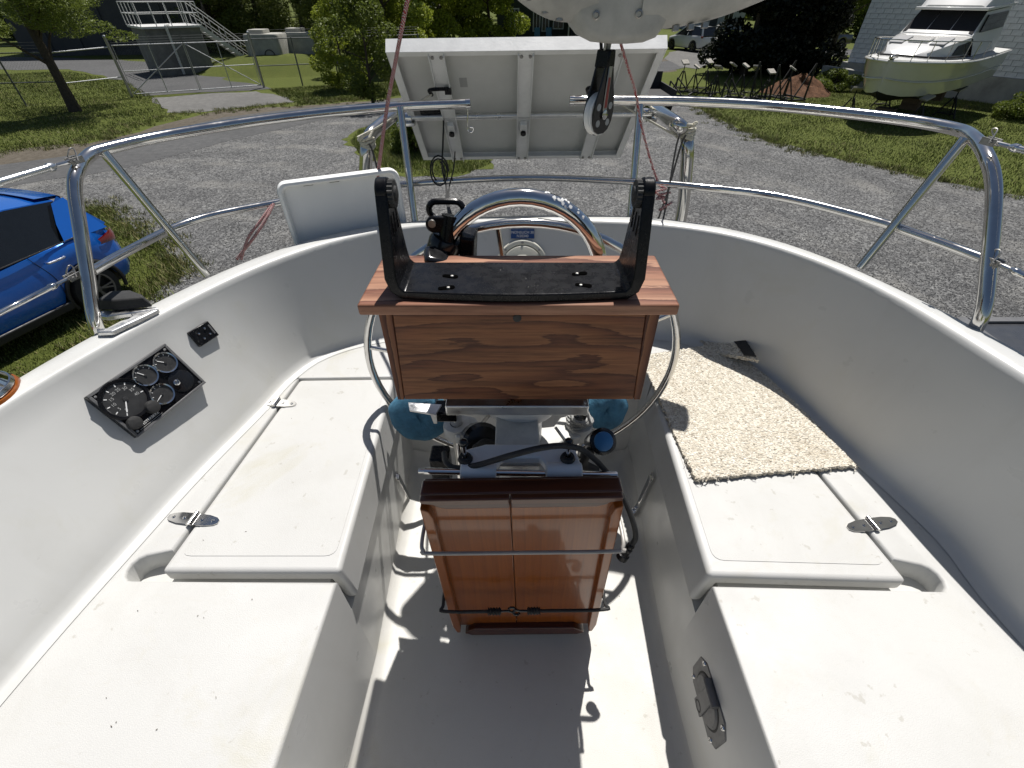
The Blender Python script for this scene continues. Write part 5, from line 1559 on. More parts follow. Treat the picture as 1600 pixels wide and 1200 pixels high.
# loose stones scattered over the gravel yard: nobody could count them
def stones():
    rnd = random.Random(21)
    V_, F_ = [], []
    base = [Vector(p).normalized() for p in ((1, 1, 1), (-1, -1, 1), (-1, 1, -1), (1, -1, -1), (0, 0, 1.2))]
    fs = [(0, 4, 1), (0, 2, 4), (1, 4, 2), (0, 1, 3), (0, 3, 2), (1, 2, 3)]
    k = 0
    while k < 60000:
        px, py = rnd.uniform(60, 1600), rnd.uniform(170, 520)
        p = P(px, py, 0)
        if p.y > 22 or not inside(GRAV, p.x, p.y): continue
        if rnd.random() > min(1.0, 9.0 / max(4.0, p.length)): continue
        k += 1
        s_ = rnd.uniform(0.008, 0.020)
        a = rnd.uniform(0, 6.28)
        ca, sa = math.cos(a), math.sin(a)
        o = len(V_)
        for b in base:
            q = (b.x * ca - b.y * sa, b.x * sa + b.y * ca, b.z)
            V_.append((p.x + q[0] * s_, p.y + q[1] * s_ * rnd.uniform(.7, 1), 0.008 + (q[2] + .4) * s_ * 0.55))
        F_ += [tuple(i + o for i in f) for f in fs]
    me = bpy.data.meshes.new('gravel_stones')
    me.from_pydata(V_, [], F_)
    t = NT('stone_mat')
    t.col(t.ramp(t.noise(1.0, 1, vec=t.co((45, 45, 45))), [(0.25, (0.06, 0.06, 0.06)), (0.5, (0.135, 0.135, 0.133)), (0.75, (0.27, 0.267, 0.26))]))
    t.set(Roughness=0.9)
    me.materials.append(MATS['stone_mat'])
    o = bpy.data.objects.new('gravel_stones', me)
    C.objects.link(o)
    o['kind'] = 'stuff'
    o['label'] = 'loose grey stones strewn over the gravel yard'
    o['category'] = 'gravel'
stones()

# ragged borders: tufts and weeds straying over the gravel
def border(name, label, line, n, spread, seed):
    rnd = random.Random(seed)
    pts = resample([P(x, y, 0) for x, y in line], 400)
    V_, F_, M_ = [], [], []
    cl = [(rnd.randrange(400), rnd.gauss(0, spread)) for _ in range(n // 28)]
    for k in range(n):
        i, off = rnd.choice(cl)
        i = min(398, max(1, i))
        p = pts[i]
        d = (pts[i + 1] - pts[i - 1]).normalized()
        x = p.x - d.y * off + rnd.gauss(0, .07)
        y = p.y + d.x * off + rnd.gauss(0, .07)
        h = rnd.uniform(.03, .13)
        a = rnd.uniform(0, 6.28)
        lx, ly = rnd.gauss(0, h * .5), rnd.gauss(0, h * .5)
        o = len(V_)
        V_ += [(x - math.cos(a) * .008, y - math.sin(a) * .008, .006), (x + math.cos(a) * .008, y + math.sin(a) * .008, .006), (x + lx, y + ly, h)]
        F_.append((o, o + 1, o + 2))
        M_.append(1 if rnd.random() < .35 else 0)
    me = bpy.data.meshes.new(name)
    me.from_pydata(V_, [], F_)
    me.materials.append(MATS['grass_blade'])
    me.materials.append(MATS['grass_dry'])
    me.polygons.foreach_set('material_index', M_)
    o = bpy.data.objects.new(name, me)
    C.objects.link(o)
    o['kind'] = 'stuff'
    o['label'] = label
    o['category'] = 'grass'
border('grass', 'straggling grass tufts along the right gravel edge', [(1080, 163), (1130, 190), (1200, 222), (1290, 243), (1400, 268), (1500, 288), (1600, 308)], 9000, .28, 5)
border('grass', 'straggling grass tufts along the gravel edge behind the blue car', [(110, 319), (175, 330), (205, 352), (250, 385), (285, 412), (262, 440), (215, 480), (150, 545), (60, 610)], 9000, .20, 6)
border('grass', 'straggling grass tufts along the far road edge', [(0, 240), (140, 224), (262, 182), (300, 178), (460, 163), (600, 152)], 7000, .4, 7)
# ------------------------------------------------------------------ trees and shrubs
def leaf_mat(name, c, vary=0.45, trans=0.25):
    t = NT(name)
    n = t.noise(2.2, 4, 0.6)
    n2 = t.noise(30.0, 2, 0.6)
    a, b = tuple(x * (1 - vary) for x in c), tuple(x * (1 + vary) for x in c)
    col = t.mix(0.5, t.ramp(n, [(0.3, a), (0.7, b)]), t.ramp(n2, [(0.3, a), (0.7, b)]))
    t.col(col)
    t.set(Roughness=0.55, Specular_IOR_Level=0.3)
    tr = t.node('ShaderNodeBsdfTranslucent')
    t.link(col, tr.inputs[0])
    mx = t.node('ShaderNodeMixShader')
    mx.inputs[0].default_value = trans
    out = t.t.nodes['Material Output']
    t.link(t.b.outputs[0], mx.inputs[1])
    t.link(tr.outputs[0], mx.inputs[2])
    t.link(mx.outputs[0], out.inputs[0])
leaf_mat('leaf_bright', (0.25, 0.295, 0.036), trans=0.35)
leaf_mat('leaf_mid', (0.125, 0.16, 0.026), trans=0.35)
leaf_mat('needle_pine', (0.12, 0.148, 0.028), trans=0.3)
leaf_mat('needle_near', (0.15, 0.19, 0.032), trans=0.3)
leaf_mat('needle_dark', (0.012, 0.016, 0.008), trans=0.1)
plain('bark', (0.065, 0.050, 0.038), 0.9, vary=0.35, scale=14, bump=0.8, bscale=25)
def foliage(name, clumps, n, size, mat, parent, seed, shell=0.55, needle=False, kind=None):
    """n small leaf faces spread through ellipsoid clumps (cx,cy,cz,rx,ry,rz), denser to the outside"""
    rng = np.random.default_rng(seed)
    vol = np.array([c[3] * c[4] * c[5] for c in clumps]) ** 0.7
    idx = rng.choice(len(clumps), n, p=vol / vol.sum())
    cl = np.array(clumps)[idx]
    d = rng.normal(size=(n, 3))
    d /= np.linalg.norm(d, axis=1)[:, None]
    rad = rng.uniform(0, 1, n) ** (1 / 3.0) * (1 - shell) + shell * rng.uniform(0.75, 1.05, n)
    p = cl[:, :3] + d * rad[:, None] * cl[:, 3:6]
    u = rng.normal(size=(n, 3))
    u[:, 2] *= 0.6
    u /= np.linalg.norm(u, axis=1)[:, None]
    w = rng.normal(size=(n, 3))
    w -= (w * u).sum(1)[:, None] * u
    w /= np.linalg.norm(w, axis=1)[:, None]
    s = size * rng.uniform(0.6, 1.35, n)[:, None]
    asp = 0.22 if needle else 0.6
    q = np.stack([p - u * s * 0.5, p + w * s * asp * 0.5, p + u * s * 0.5, p - w * s * asp * 0.5], 1).reshape(-1, 3)
    q -= np.array(ORG[parent])
    me = bpy.data.meshes.new(name)
    me.vertices.add(n * 4)
    me.loops.add(n * 4)
    me.polygons.add(n)
    me.vertices.foreach_set('co', q.astype(np.float32).ravel())
    me.loops.foreach_set('vertex_index', np.arange(n * 4, dtype=np.int32))
    me.polygons.foreach_set('loop_start', np.arange(0, n * 4, 4, dtype=np.int32))
    me.polygons.foreach_set('loop_total', np.full(n, 4, dtype=np.int32))
    me.update(calc_edges=True)
    me.materials.append(MATS[mat])
    o = bpy.data.objects.new(name, me)
    C.objects.link(o)
    o.parent = parent
    return o
def tree(name, label, base, h, r, clumps_rel, n, size, mat, seed, lean=(0, 0), needle=False, limbs=7, cat='tree', group=None, bole=1.0):
    base = Vector(base)
    t = thing(name, label, cat, base, group=group)
    rnd = random.Random(seed)
    ax = lambda f: base + Vector((lean[0] * f * f, lean[1] * f * f, h * f)) + Vector((math.sin(f * 5 + seed) * 0.05 * h * .15, math.cos(f * 4 + seed) * 0.05 * h * .15, 0))
    pts = [ax(k / 8) for k in range(9)]
    obj('trunk', MB().tube(pts, [r * (1.25 if k == 0 else 1 - 0.09 * k) for k in range(9)], 10), 'bark', t)
    clumps = [(base.x + c[0], base.y + c[1], base.z + c[2], c[3], c[4], c[5]) for c in clumps_rel]
    lm = MB()
    for k in range(limbs):
        c = Vector(clumps[k % len(clumps)][:3])
        f = min(0.92, max(0.12, (c.z - base.z) / h * 0.8 + rnd.uniform(-.1, .05)))
        a = ax(f)
        mid = a.lerp(c, 0.5) + Vector((rnd.uniform(-.2, .2), rnd.uniform(-.2, .2), rnd.uniform(-.1, .25)))
        lm.tube(cr([a, mid, c], 4), [r * 0.34] + [r * 0.3 * (1 - i / 9) for i in range(8)], 6)
    obj('limbs', lm, 'bark', t) if lm.v else None
    foliage('crown', clumps, n, size, mat, t, seed, needle=needle)
    return t
def blob_clumps(rx, ry, z0, z1, n, cr_, seed, taper=0.0):
    rnd = random.Random(seed)
    out = []
    for k in range(n):
        f = rnd.random()
        z = z0 + (z1 - z0) * f
        s = (1 - taper * f) * (math.sin(math.pi * min(1, max(0.06, f * 0.85 + 0.12))) if taper == 0 else 1)
        a = rnd.uniform(0, 6.283)
        rr_ = rnd.uniform(0.35, 1.0) * s
        q = cr_ * rnd.uniform(0.6, 1.3)
        out.append((rx * rr_ * math.cos(a), ry * rr_ * math.sin(a), z, q * 1.15, q * 1.15, q * 0.75))
    return out
# leaning pine by the gate
pb_ = P(120, 174, 0)
cl = blob_clumps(2.9, 2.9, 2.9, 7.5, 34, 0.75, 5, taper=0.6) + [(2.2, 0.2, 2.75, 0.8, 0.6, 0.22), (2.9, 0.5, 2.45, 0.6, 0.5, 0.18), (1.2, -0.4, 2.9, 0.9, 0.7, 0.3), (-1.6, -0.2, 2.7, 1.0, 0.8, 0.35), (-2.8, 0.3, 2.5, 0.9, 0.8, 0.3), (0.4, 0.6, 3.0, 0.9, 0.8, 0.3)]
tree('pine_tree', 'pine with a bare leaning trunk on the lawn left of the gate', pb_, 8.0, 0.19, cl, 34000, 0.15, 'needle_near', 5, lean=(-0.9, 0.2), needle=True, limbs=22)
pn_ = P(-150, 190, 0)
cl = blob_clumps(2.2, 2.2, 1.0, 5.0, 22, 0.6, 8, taper=0.7) + [(2.3, -.3, 1.9, 0.6, 0.5, 0.25), (2.9, -0.2, 1.55, 0.5, 0.45, 0.2), (1.9, 0.1, 1.2, 0.6, 0.5, 0.25)]
tree('spruce_tree', 'pale green spruce bough reaching in at the left edge', pn_, 5.5, 0.15, cl, 24000, 0.13, 'needle_near', 8, needle=True, limbs=14)
# pines behind the concrete tanks
for k, (px, py, hh, rx, lab) in enumerate(((345, 80, 11, 3.0, 'dark pine standing left of the pair of concrete tanks'), (415, 78, 12, 3.2, 'dark pine rising straight behind the left concrete tank'), (480, 80, 11, 3.0, 'dark pine rising behind the right concrete tank'), (545, 88, 10, 2.8, 'dark pine right of the concrete tanks near the fence end'), (378, 70, 12, 3.2, 'dark pine between the platform stair and the tanks, farther back'), (512, 68, 12, 3.2, 'dark pine set back behind the right concrete tank'))):
    tree('pine_tree', lab, P(px, py, 0), hh, 0.2, blob_clumps(rx * 1.15, rx, 0.3, hh, 56, 1.0, 30 + k, taper=0.6), 36000, 0.27, 'needle_pine', 30 + k, needle=True, limbs=12, group='pines behind the concrete tanks')
# deciduous trees left of the house and behind the panel
for k, (px, py, hh, rx, n, mt, lab) in enumerate(((610, 112, 8, 2.6, 26000, 'leaf_bright', 'bright leafy tree behind the left corner of the solar panel'), (690, 92, 9, 3.2, 26000, 'leaf_bright', 'bright leafy tree above the middle of the solar panel'), (765, 84, 9, 3.0, 24000, 'leaf_bright', 'bright leafy tree nearest the dark green house'), (560, 98, 8, 2.2, 16000, 'leaf_mid', 'darker leafy tree between the pines and the bright trees'), (650, 78, 9, 3.4, 22000, 'leaf_mid', 'darker leafy tree set back behind the left half of the solar panel'), (728, 72, 9, 3.2, 22000, 'leaf_mid', 'darker leafy tree set back left of the dark green house'))):
    tree('leafy_tree', lab, P(px, py, 0), hh, 0.14, blob_clumps(rx * 1.2, rx, 0.7, hh, 56, 0.8, 50 + k), int(n * 1.35), 0.20, mt, 50 + k, limbs=16, group='leafy trees behind the solar panel')
tree('leafy_shrub', 'loose leafy shrub beside the road at the end of the wire fence', P(585, 166, 0), 3.6, 0.07, blob_clumps(1.7, 1.4, 0.35, 4.0, 40, 0.42, 61), 12000, 0.11, 'leaf_mid', 61, limbs=14, cat='shrub')
tree('leafy_shrub', 'leafy bush between the fence end and the roadside shrub', P(542, 140, 0), 3.4, 0.06, blob_clumps(1.6, 1.3, 0.3, 3.6, 34, 0.42, 63), 10000, 0.12, 'leaf_bright', 63, limbs=10, cat='shrub')
tree('dark_shrub', 'low dark shrub on the grass island below the solar panel', P(648, 240, 0), 1.1, 0.05, blob_clumps(0.75, 0.8, 0.1, 1.0, 20, 0.3, 62), 12000, 0.07, 'leaf_mid', 62, limbs=8, cat='shrub')
# tall dark evergreens and the tree beside the white building
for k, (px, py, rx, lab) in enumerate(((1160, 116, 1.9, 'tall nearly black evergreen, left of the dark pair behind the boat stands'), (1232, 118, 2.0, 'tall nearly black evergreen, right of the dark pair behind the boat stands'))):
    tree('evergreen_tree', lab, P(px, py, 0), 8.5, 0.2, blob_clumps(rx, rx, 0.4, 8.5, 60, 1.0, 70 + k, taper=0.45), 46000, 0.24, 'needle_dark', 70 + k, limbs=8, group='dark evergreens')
tree('leafy_tree', 'mid green tree with clear trunk beside the white block building', P(1293, 96, 0), 8.0, 0.2, blob_clumps(2.4, 2.4, 2.0, 8, 36, 0.8, 80), 22000, 0.18, 'leaf_mid', 80, limbs=12)
tree('leafy_shrub', 'rough shrub growing on the red soil mound', P(1300, 142, 0), 0.9, 0.04, blob_clumps(1.0, 0.9, 0.1, 0.8, 18, 0.28, 81), 8000, 0.08, 'leaf_mid', 81, limbs=6, cat='shrub')
tree('leafy_shrub', 'dark shrub at the foot of the white building below the yacht', P(1585, 185, 0), 0.9, 0.04, blob_clumps(0.9, 0.8, 0.1, 0.8, 16, 0.3, 82), 7000, 0.08, 'leaf_mid', 82, limbs=6, cat='shrub')
for k, (px, py, hh, lab) in enumerate(((960, 70, 8, 'shadowy tree behind the boom end, left of the white car'), (1010, 66, 8, 'shadowy tree behind the boom end, nearest the white car'), (1340, 62, 9, 'far tree seen over the yard beside the white building'), (1265, 58, 9, 'far tree behind the dark evergreens'), (30, 60, 10, 'far tree behind the leaning pine at the left edge'), (95, 66, 9, 'far tree between the leaning pine and the grey building'))):
    tree('leafy_tree', lab, P(px, py, 0), hh, 0.2, blob_clumps(4.0, 3.5, 0.8, hh, 34, 1.3, 90 + k), 14000, 0.34, 'leaf_mid', 90 + k, limbs=8, group='far trees')
# a far wood that closes the view
def wood_mass():
    t = thing('far_wood', 'dark far wood closing the view behind the houses', 'wood', (0, 120, 0))
    rnd = random.Random(4)
    cl = []
    for k in range(130):
        x = rnd.uniform(-170, 190)
        y = rnd.uniform(105, 135) - abs(x) * 0.12
        cl.append((x, y, rnd.uniform(0.5, 11), rnd.uniform(3, 6), rnd.uniform(3, 5), rnd.uniform(2.2, 4)))
    o = foliage('crowns', cl, 60000, 1.1, 'leaf_mid', t, 9)
    t['kind'] = 'stuff'
wood_mass()
# ------------------------------------------------------------------ fence and gate
plain('fence_steel', (0.14, 0.145, 0.145), 0.5, vary=0.3, scale=3, metal=0.3)
plain('concrete_wall', (0.16, 0.158, 0.15), 0.85, vary=0.25, scale=2.5, bump=0.4, bscale=20)
plain('concrete_pale', (0.34, 0.335, 0.30), 0.85, vary=0.22, scale=2.0, bump=0.3, bscale=18)
plain('grey_siding', (0.055, 0.057, 0.058), 0.8, vary=0.18, scale=0.7, bump=0.2, bscale=6)
plain('house_green', (0.028, 0.036, 0.028), 0.8, vary=0.15, scale=2)
plain('house_white', (0.42, 0.43, 0.44), 0.8, vary=0.08, scale=2)
plain('roof_grey', (0.07, 0.07, 0.072), 0.9, vary=0.25, scale=4, bump=0.4, bscale=20)
plain('window_glass', (0.02, 0.024, 0.028), 0.08, vary=0.2, scale=3)
plain('trim_white', (0.55, 0.55, 0.53), 0.6, vary=0.06)
plain('painted_block', (0.72, 0.73, 0.735), 0.75, vary=0.16, scale=6, bump=0.35, bscale=40)
plain('block_joint', (0.36, 0.365, 0.37), 0.9, vary=0.15, scale=6)
plain('stand_steel', (0.022, 0.020, 0.019), 0.7, vary=0.4, scale=8)
plain('stand_pad', (0.33, 0.31, 0.27), 0.85, vary=0.25, scale=6)
plain('red_paint', (0.20, 0.03, 0.022), 0.5, vary=0.2)
fa, fb, fc = P(207, 152, 0), P(413, 137, 0), P(531, 131, 0)
fz_ = P(660, 124, 0)
flA, flB = P(120, 164, 0), P(-120, 172, 0)
HF = 2.05
fence = thing('wire_fence', 'tall chain-link fence with steel posts running right from the gate', 'fence', fb)
fencel = thing('wire_fence', 'leaning chain-link fence with steel posts running left from the gate', 'fence', flA)
gate = thing('double_gate', 'closed double-leaf chain-link gate across the concrete apron', 'gate', fa)
def vpost(p, h, r, parent, mat='fence_steel', lean=Vector((0, 0, 0)), name='post'):
    o = obj(name, MB().tube([p, p + Vector((0, 0, h)) + lean], r, 10), mat, parent)
    return o
def span(a, b, n, parent, h, mesh=True, rails=(0.98, 0.45)):
    for k in range(n + 1):
        vpost(a.lerp(b, k / n), h, 0.035, parent)
    for f in rails: obj('rail', MB().tube([a + Vector((0, 0, h * f)), b + Vector((0, 0, h * f))], 0.022, 8), 'fence_steel', parent)
    for k in range(3):
        obj('barbed_wire', MB().tube([a + Vector((0, 0, h + 0.1 + 0.1 * k)), b + Vector((0, 0, h + 0.1 + 0.1 * k))], 0.003, 4), 'fence_steel', parent)
def mesh_wire(a, b, h, parent, step=0.11):
    m = MB()
    d = (b - a)
    L = d.length
    d.normalize()
    def seg(s0, z0, s1, z1):
        if s1 < 0 or s0 > L: return
        p, q = a + d * s0 + Vector((0, 0, z0)), a + d * s1 + Vector((0, 0, z1))
        w = Vector((0, 0, 0.0022))
        o = len(m.v)
        m.add([p - w, p + w, q + w, q - w], [(0, 1, 2, 3)])
    k = -int(h / step)
    while k * step < L:
        s0 = k * step
        z0, z1 = 0.05, h
        a0, a1 = max(0, s0), min(L, s0 + h)
        if a1 > a0: seg(a0, 0.05 + (a0 - s0), a1, 0.05 + (a1 - s0))
        if a1 > a0: seg(a0, h - (a0 - s0), a1, h - (a1 - s0))
        k += 1
    obj('wire_mesh', m, 'fence_steel', parent, smooth=0, kind='stuff')
span(fb, fc, 2, fence, HF)
span(fc + (fc - fb).normalized() * 0.1, fz_, 3, fence, HF)
mesh_wire(fb, fz_, HF, fence)
span(flA, flB, 3, fencel, 1.9)
mesh_wire(flA, flB, 1.85, fencel)
obj('rail', MB().tube([flA + Vector((0, 0, 1.85)), fa + Vector((0, 0, 1.9))], 0.024, 8), 'galvanised', fencel)
obj('rail', MB().tube([flA + Vector((0, 0, 0.8)), fa + Vector((0, 0, 0.8))], 0.02, 8), 'galvanised', fencel)
for p in (fa, fb):
    g = vpost(p, 2.25, 0.062, gate, 'steel_dull', name='gate_post')
    obj('post_cap', MB().ball(p + Vector((0, 0, 2.26)), 0.07, 10), 'galvanised', g)
gm = fa.lerp(fb, 0.5)
for k, (a, b) in enumerate(((fa, gm), (fb, gm))):
    d = (b - a).normalized()
    a2, b2 = a + d * 0.12, b - d * 0.03
    Z = lambda p, z: p + Vector((0, 0, z))
    lf = obj('gate_leaf', MB().tube([Z(a2, 0.12), Z(b2, 0.12), Z(b2, 1.95), Z(a2, 1.95)], 0.024, 8, closed=True), 'galvanised', gate)
    obj('brace', MB().tube([Z(a2, 0.14), Z(b2, 1.93)] if k == 0 else [Z(a2, 0.14), Z(b2, 1.93)], 0.018, 8), 'galvanised', lf)
    obj('cross_rail', MB().tube([Z(a2, 1.0), Z(b2, 1.0)], 0.018, 8), 'galvanised', lf)
    md = a2.lerp(b2, 0.5)
    obj('upright', MB().tube([Z(md, 0.12), Z(md, 1.95)], 0.018, 8), 'galvanised', lf)
    for j in range(3): obj('barbed_wire', MB().tube([Z(a2, 2.05 + .09 * j), Z(b2, 2.05 + .09 * j)], 0.003, 4), 'fence_steel', lf)
mesh_wire(fa, fb, 1.95, gate)

# ------------------------------------------------------------------ grey plant building, concrete platform with railing and stair
def wallbox(m, a, b, th, z0, z1):
    d = (b - a).normalized()
    nrm = Vector((-d.y, d.x, 0))
    q = [a, b, b + nrm * th, a + nrm * th]
    m.prism([Vector((p.x, p.y, z1)) for p in q], (0, 0, z1 - z0))
    return m
gb = thing('plant_building', 'large dark grey windowless building behind the concrete platform', 'building', P(240, 86, 0))
a, b = P(40, 88, 0), P(322, 84, 0)
obj('wall', wallbox(MB(), a, b, 14, 0, 7.5), 'grey_siding', gb)
obj('roof', wallbox(MB(), a + Vector((-.3, -.3, 0)), b + Vector((.3, -.3, 0)), 14.6, 7.5, 7.8), 'roof_grey', gb)
d = (b - a).normalized()
for k in range(1, 6):                                       # wall ribs and dark plinth
    p = a.lerp(b, k / 6)
    obj('wall_rib', MB().box(p + Vector((0, -0.04, 3.7)), (0.14, 0.1, 7.4)), 'grey_siding', gb)
obj('plinth', wallbox(MB(), a - Vector((0, .08, 0)), b - Vector((0, .08, 0)), 0.07, 0, 0.35), 'roof_grey', gb)
pl0, pl1 = P(256, 120, 0), P(337, 113, 0)
pd = (pl1 - pl0).normalized()
pnr = Vector((-pd.y, pd.x, 0))
if pnr.y < 0: pnr = -pnr
PH = 2.2
plat = thing('concrete_platform', 'grey concrete tank block with white railing and metal stair behind the gate', 'platform', pl0)
obj('block', MB().prism([Vector((p.x, p.y, PH)) for p in (pl0, pl1, pl1 + pnr * 3.2, pl0 + pnr * 3.2)], (0, 0, PH)), 'concrete_wall', plat, bevel=0.03)
q = [pl0 - pd * .12 - pnr * .12, pl1 + pd * .12 - pnr * .12, pl1 + pd * .12 + pnr * 3.3, pl0 - pd * .12 + pnr * 3.3]
obj('deck_slab', MB().prism([Vector((p.x, p.y, PH + 0.1)) for p in q], (0, 0, 0.098)), 'trim_white', plat)
rail_ = []
cor = [q[0], q[1], q[2], q[3]]
for i in range(4):
    a, b = cor[i], cor[(i + 1) % 4]
    for k in range(4):
        p = a.lerp(b, k / 4) + Vector((0, 0, PH + .1))
        obj('railing_post', MB().tube([p, p + Vector((0, 0, 1.05))], 0.022, 6), 'trim_white', plat)
    for z in (0.55, 1.05): obj('railing_bar', MB().tube([a + Vector((0, 0, PH + .1 + z)), b + Vector((0, 0, PH + .1 + z))], 0.024, 6), 'trim_white', plat)
pp_ = pl0.lerp(pl1, 0.38) - pnr * 0.12
obj('down_pipe', MB().tube(cr([pp_ + Vector((0, .3, PH + .15)), pp_ + Vector((0, 0, PH + .1)), pp_ + Vector((0, 0, PH - .3)), pp_ + Vector((0, 0, 0.05))], 5), 0.07, 10), 'trim_white', plat)
s0 = q[1] + pnr * 0.8 + Vector((0, 0, PH + .1))
sd_ = (pd + pnr * -0.12).normalized()
s1 = s0 + sd_ * 2.7
s1.z = 0.0
for off in (0.0, 0.9):
    o_ = pnr * off
    stg = obj('stair_stringer', MB().bar(s0 + o_, s1 + o_, 0.05, 0.22), 'trim_white', plat)
    obj('stair_handrail', MB().tube([s0 + o_ + Vector((0, 0, 1.0)), s1 + o_ + Vector((0, 0, 1.0))], 0.024, 6), 'trim_white', stg)
    obj('stair_handrail', MB().tube([s0 + o_ + Vector((0, 0, 0.5)), s1 + o_ + Vector((0, 0, 0.5))], 0.02, 6), 'trim_white', stg)
    for k in range(5):
        p = (s0 + o_).lerp(s1 + o_, k / 4)
        obj('baluster', MB().tube([p, p + Vector((0, 0, 1.0))], 0.02, 6), 'trim_white', stg)
for k in range(1, 11):
    p = s0.lerp(s1, k / 11) + pnr * 0.45
    obj('stair_tread', MB().box(p, (0.24, 0.86, 0.035)), 'galvanised', plat)
for px, py in ((412, 108),):
    vb = P(402, 101, 0)
    hyd = thing('red_valve', 'small red pipe valve standing beside the stair foot', 'valve', vb)
    obj('stem', MB().tube([vb, vb + Vector((0, 0, 0.75))], 0.07, 10), 'red_paint', hyd)
    obj('flange', MB().lathe([(0.0003, 0.1), (0.16, 0.1), (0.16, -0.1), (0.0003, -0.1)], vb + Vector((0, 0, 0.45)), (0.3, -1, 0), 14), 'red_paint', hyd)
# grassy mound with two precast tanks
mc = P(440, 108, 0)
rows = []
for k, (f, z) in enumerate(((1.0, -0.02), (0.85, 0.15), (0.65, 0.45), (0.4, 0.68), (0.15, 0.78), (0.01, 0.79))):
    rows.append([mc + Vector((6.2 * f * math.cos(a_) * (1 + .08 * math.sin(3 * a_)), 4.0 * f * math.sin(a_), z)) for a_ in [2 * math.pi * i / 36 for i in range(36)]])
obj('mound', MB().grid(rows, closed=True), 'grass_ground', smooth=60)['kind'] = 'structure'
for k, (px, py, lab) in enumerate(((427, 96, 'pale precast concrete tank with round opening, left of the pair on the mound'), (482, 92, 'pale precast concrete tank without an opening, right of the pair on the mound'))):
    tp = P(px, py, 0.35)
    tk_ = thing('concrete_tank', lab, 'tank', (tp.x, tp.y, 0.3), group='precast tanks on the mound')
    def rrp(w, d_, r, z, ox=0):
        pts = []
        for (cx, cy, s0_) in ((w - r, d_ - r, 0), (-w + r, d_ - r, 90), (-w + r, -d_ + r, 180), (w - r, -d_ + r, 270)):
            for j in range(5):
                t_ = R(s0_ + 90 * j / 4)
                pts.append(Vector((tp.x + ox + cx + r * math.cos(t_), tp.y + cy + r * math.sin(t_), 0.3 + z)))
        return pts
    rws = [rrp(1.12, 1.0, .25, 0), rrp(1.1, 1.0, .25, 1.4), rrp(1.05, .95, .22, 1.5)]
    m = MB().grid(rws, closed=True)
    m.add(rws[-1], [tuple(range(20))])
    obj('shell', m, 'concrete_pale', tk_)
    rws = [rrp(0.5, .6, .15, 1.49, -.4), rrp(0.48, .58, .15, 1.7, -.4)]
    m = MB().grid(rws, closed=True)
    m.add(rws[-1], [tuple(range(20))])
    obj('riser', m, 'concrete_pale', tk_)
    if k == 0: obj('opening', MB().lathe([(0.34, 0.0), (0.34, 0.02), (0.29, 0.03), (0.28, -0.1), (0.0003, -0.1)], Vector((tp.x + .35, tp.y - 1.0, 0.72)), (0, -1, 0), 20), 'rubber', tk_)

# ------------------------------------------------------------------ houses
def house(name, label, c, w, d_, h, rz, wall, roof, wins, doors=(), porch=False):
    t = thing(name, label, 'house', c)
    M = Matrix.Translation(Vector(c)) @ Matrix.Rotation(rz, 4, 'Z')
    def bx(cx, cy, cz, sx, sy, sz, nm, mt, par=t):
        m = MB().box((cx, cy, cz), (sx, sy, sz))
        return obj(nm, xf(m, M), mt, par)
    bx(0, d_ / 2, h / 2, w, d_, h, 'wall', wall)
    m = MB().add([(-w / 2 - .4, -.5, h), (w / 2 + .4, -.5, h), (w / 2 + .4, d_ + .5, h), (-w / 2 - .4, d_ + .5, h), (-w / 2 - .4, d_ / 2, h + d_ * .38), (w / 2 + .4, d_ / 2, h + d_ * .38)],
                 [(0, 1, 2, 3), (0, 4, 5, 1), (2, 5, 4, 3), (0, 3, 4), (1, 5, 2)])
    obj('roof', xf(m, M), roof, t)
    for (x, z, ww, hh) in wins:
        f = bx(x, -0.03, z, ww + .2, 0.08, hh + .2, 'window', 'trim_white')
        bx(x, -0.075, z, ww, 0.02, hh, 'pane', 'window_glass', f)
        bx(x, -0.09, z, 0.06, 0.03, hh, 'mullion', 'trim_white', f)
    for (x, ww, hh) in doors: bx(x, -0.04, hh / 2, ww, 0.07, hh, 'door', 'roof_grey')
    if porch:
        bx(w * .3, -1.3, 2.5, w * .42, 2.6, 0.12, 'porch_roof', roof)
        for x in (w * .1, w * .3, w * .5): bx(x, -2.5, 1.25, .12, .12, 2.4, 'porch_post', 'trim_white')
    return t
house('green_house', 'dark green house with white-framed windows behind the solar panel', P(868, 64, 0), 12, 8, 5.0, R(-4), 'house_green', 'roof_grey', [(-4.2, 1.7, .7, 1.6), (-2.0, 1.8, 0.55, 1.9), (-1.1, 1.8, 0.55, 1.9), (0.2, 1.8, .9, 1.5), (3.4, 1.7, .9, 1.4)], [(2.0, .95, 2.05)], porch=True)
house('white_house', 'pale house far behind the white car', P(1098, 45, 0), 10, 8, 4.6, R(-18), 'house_white', 'roof_grey', [(-3, 1.6, 1.0, 1.2), (-0.5, 1.6, 1.0, 1.2), (3, 1.6, 1.0, 1.2)], [(1.2, .95, 2.05)])
house('white_house', 'pale house far behind the leafy trees', P(665, 52, 0), 11, 8, 4.6, R(8), 'house_white', 'roof_grey', [(-3, 1.6, 1.0, 1.2), (0, 1.6, 1.0, 1.2), (3, 1.6, 1.0, 1.2)], [(1.5, .95, 2.05)])
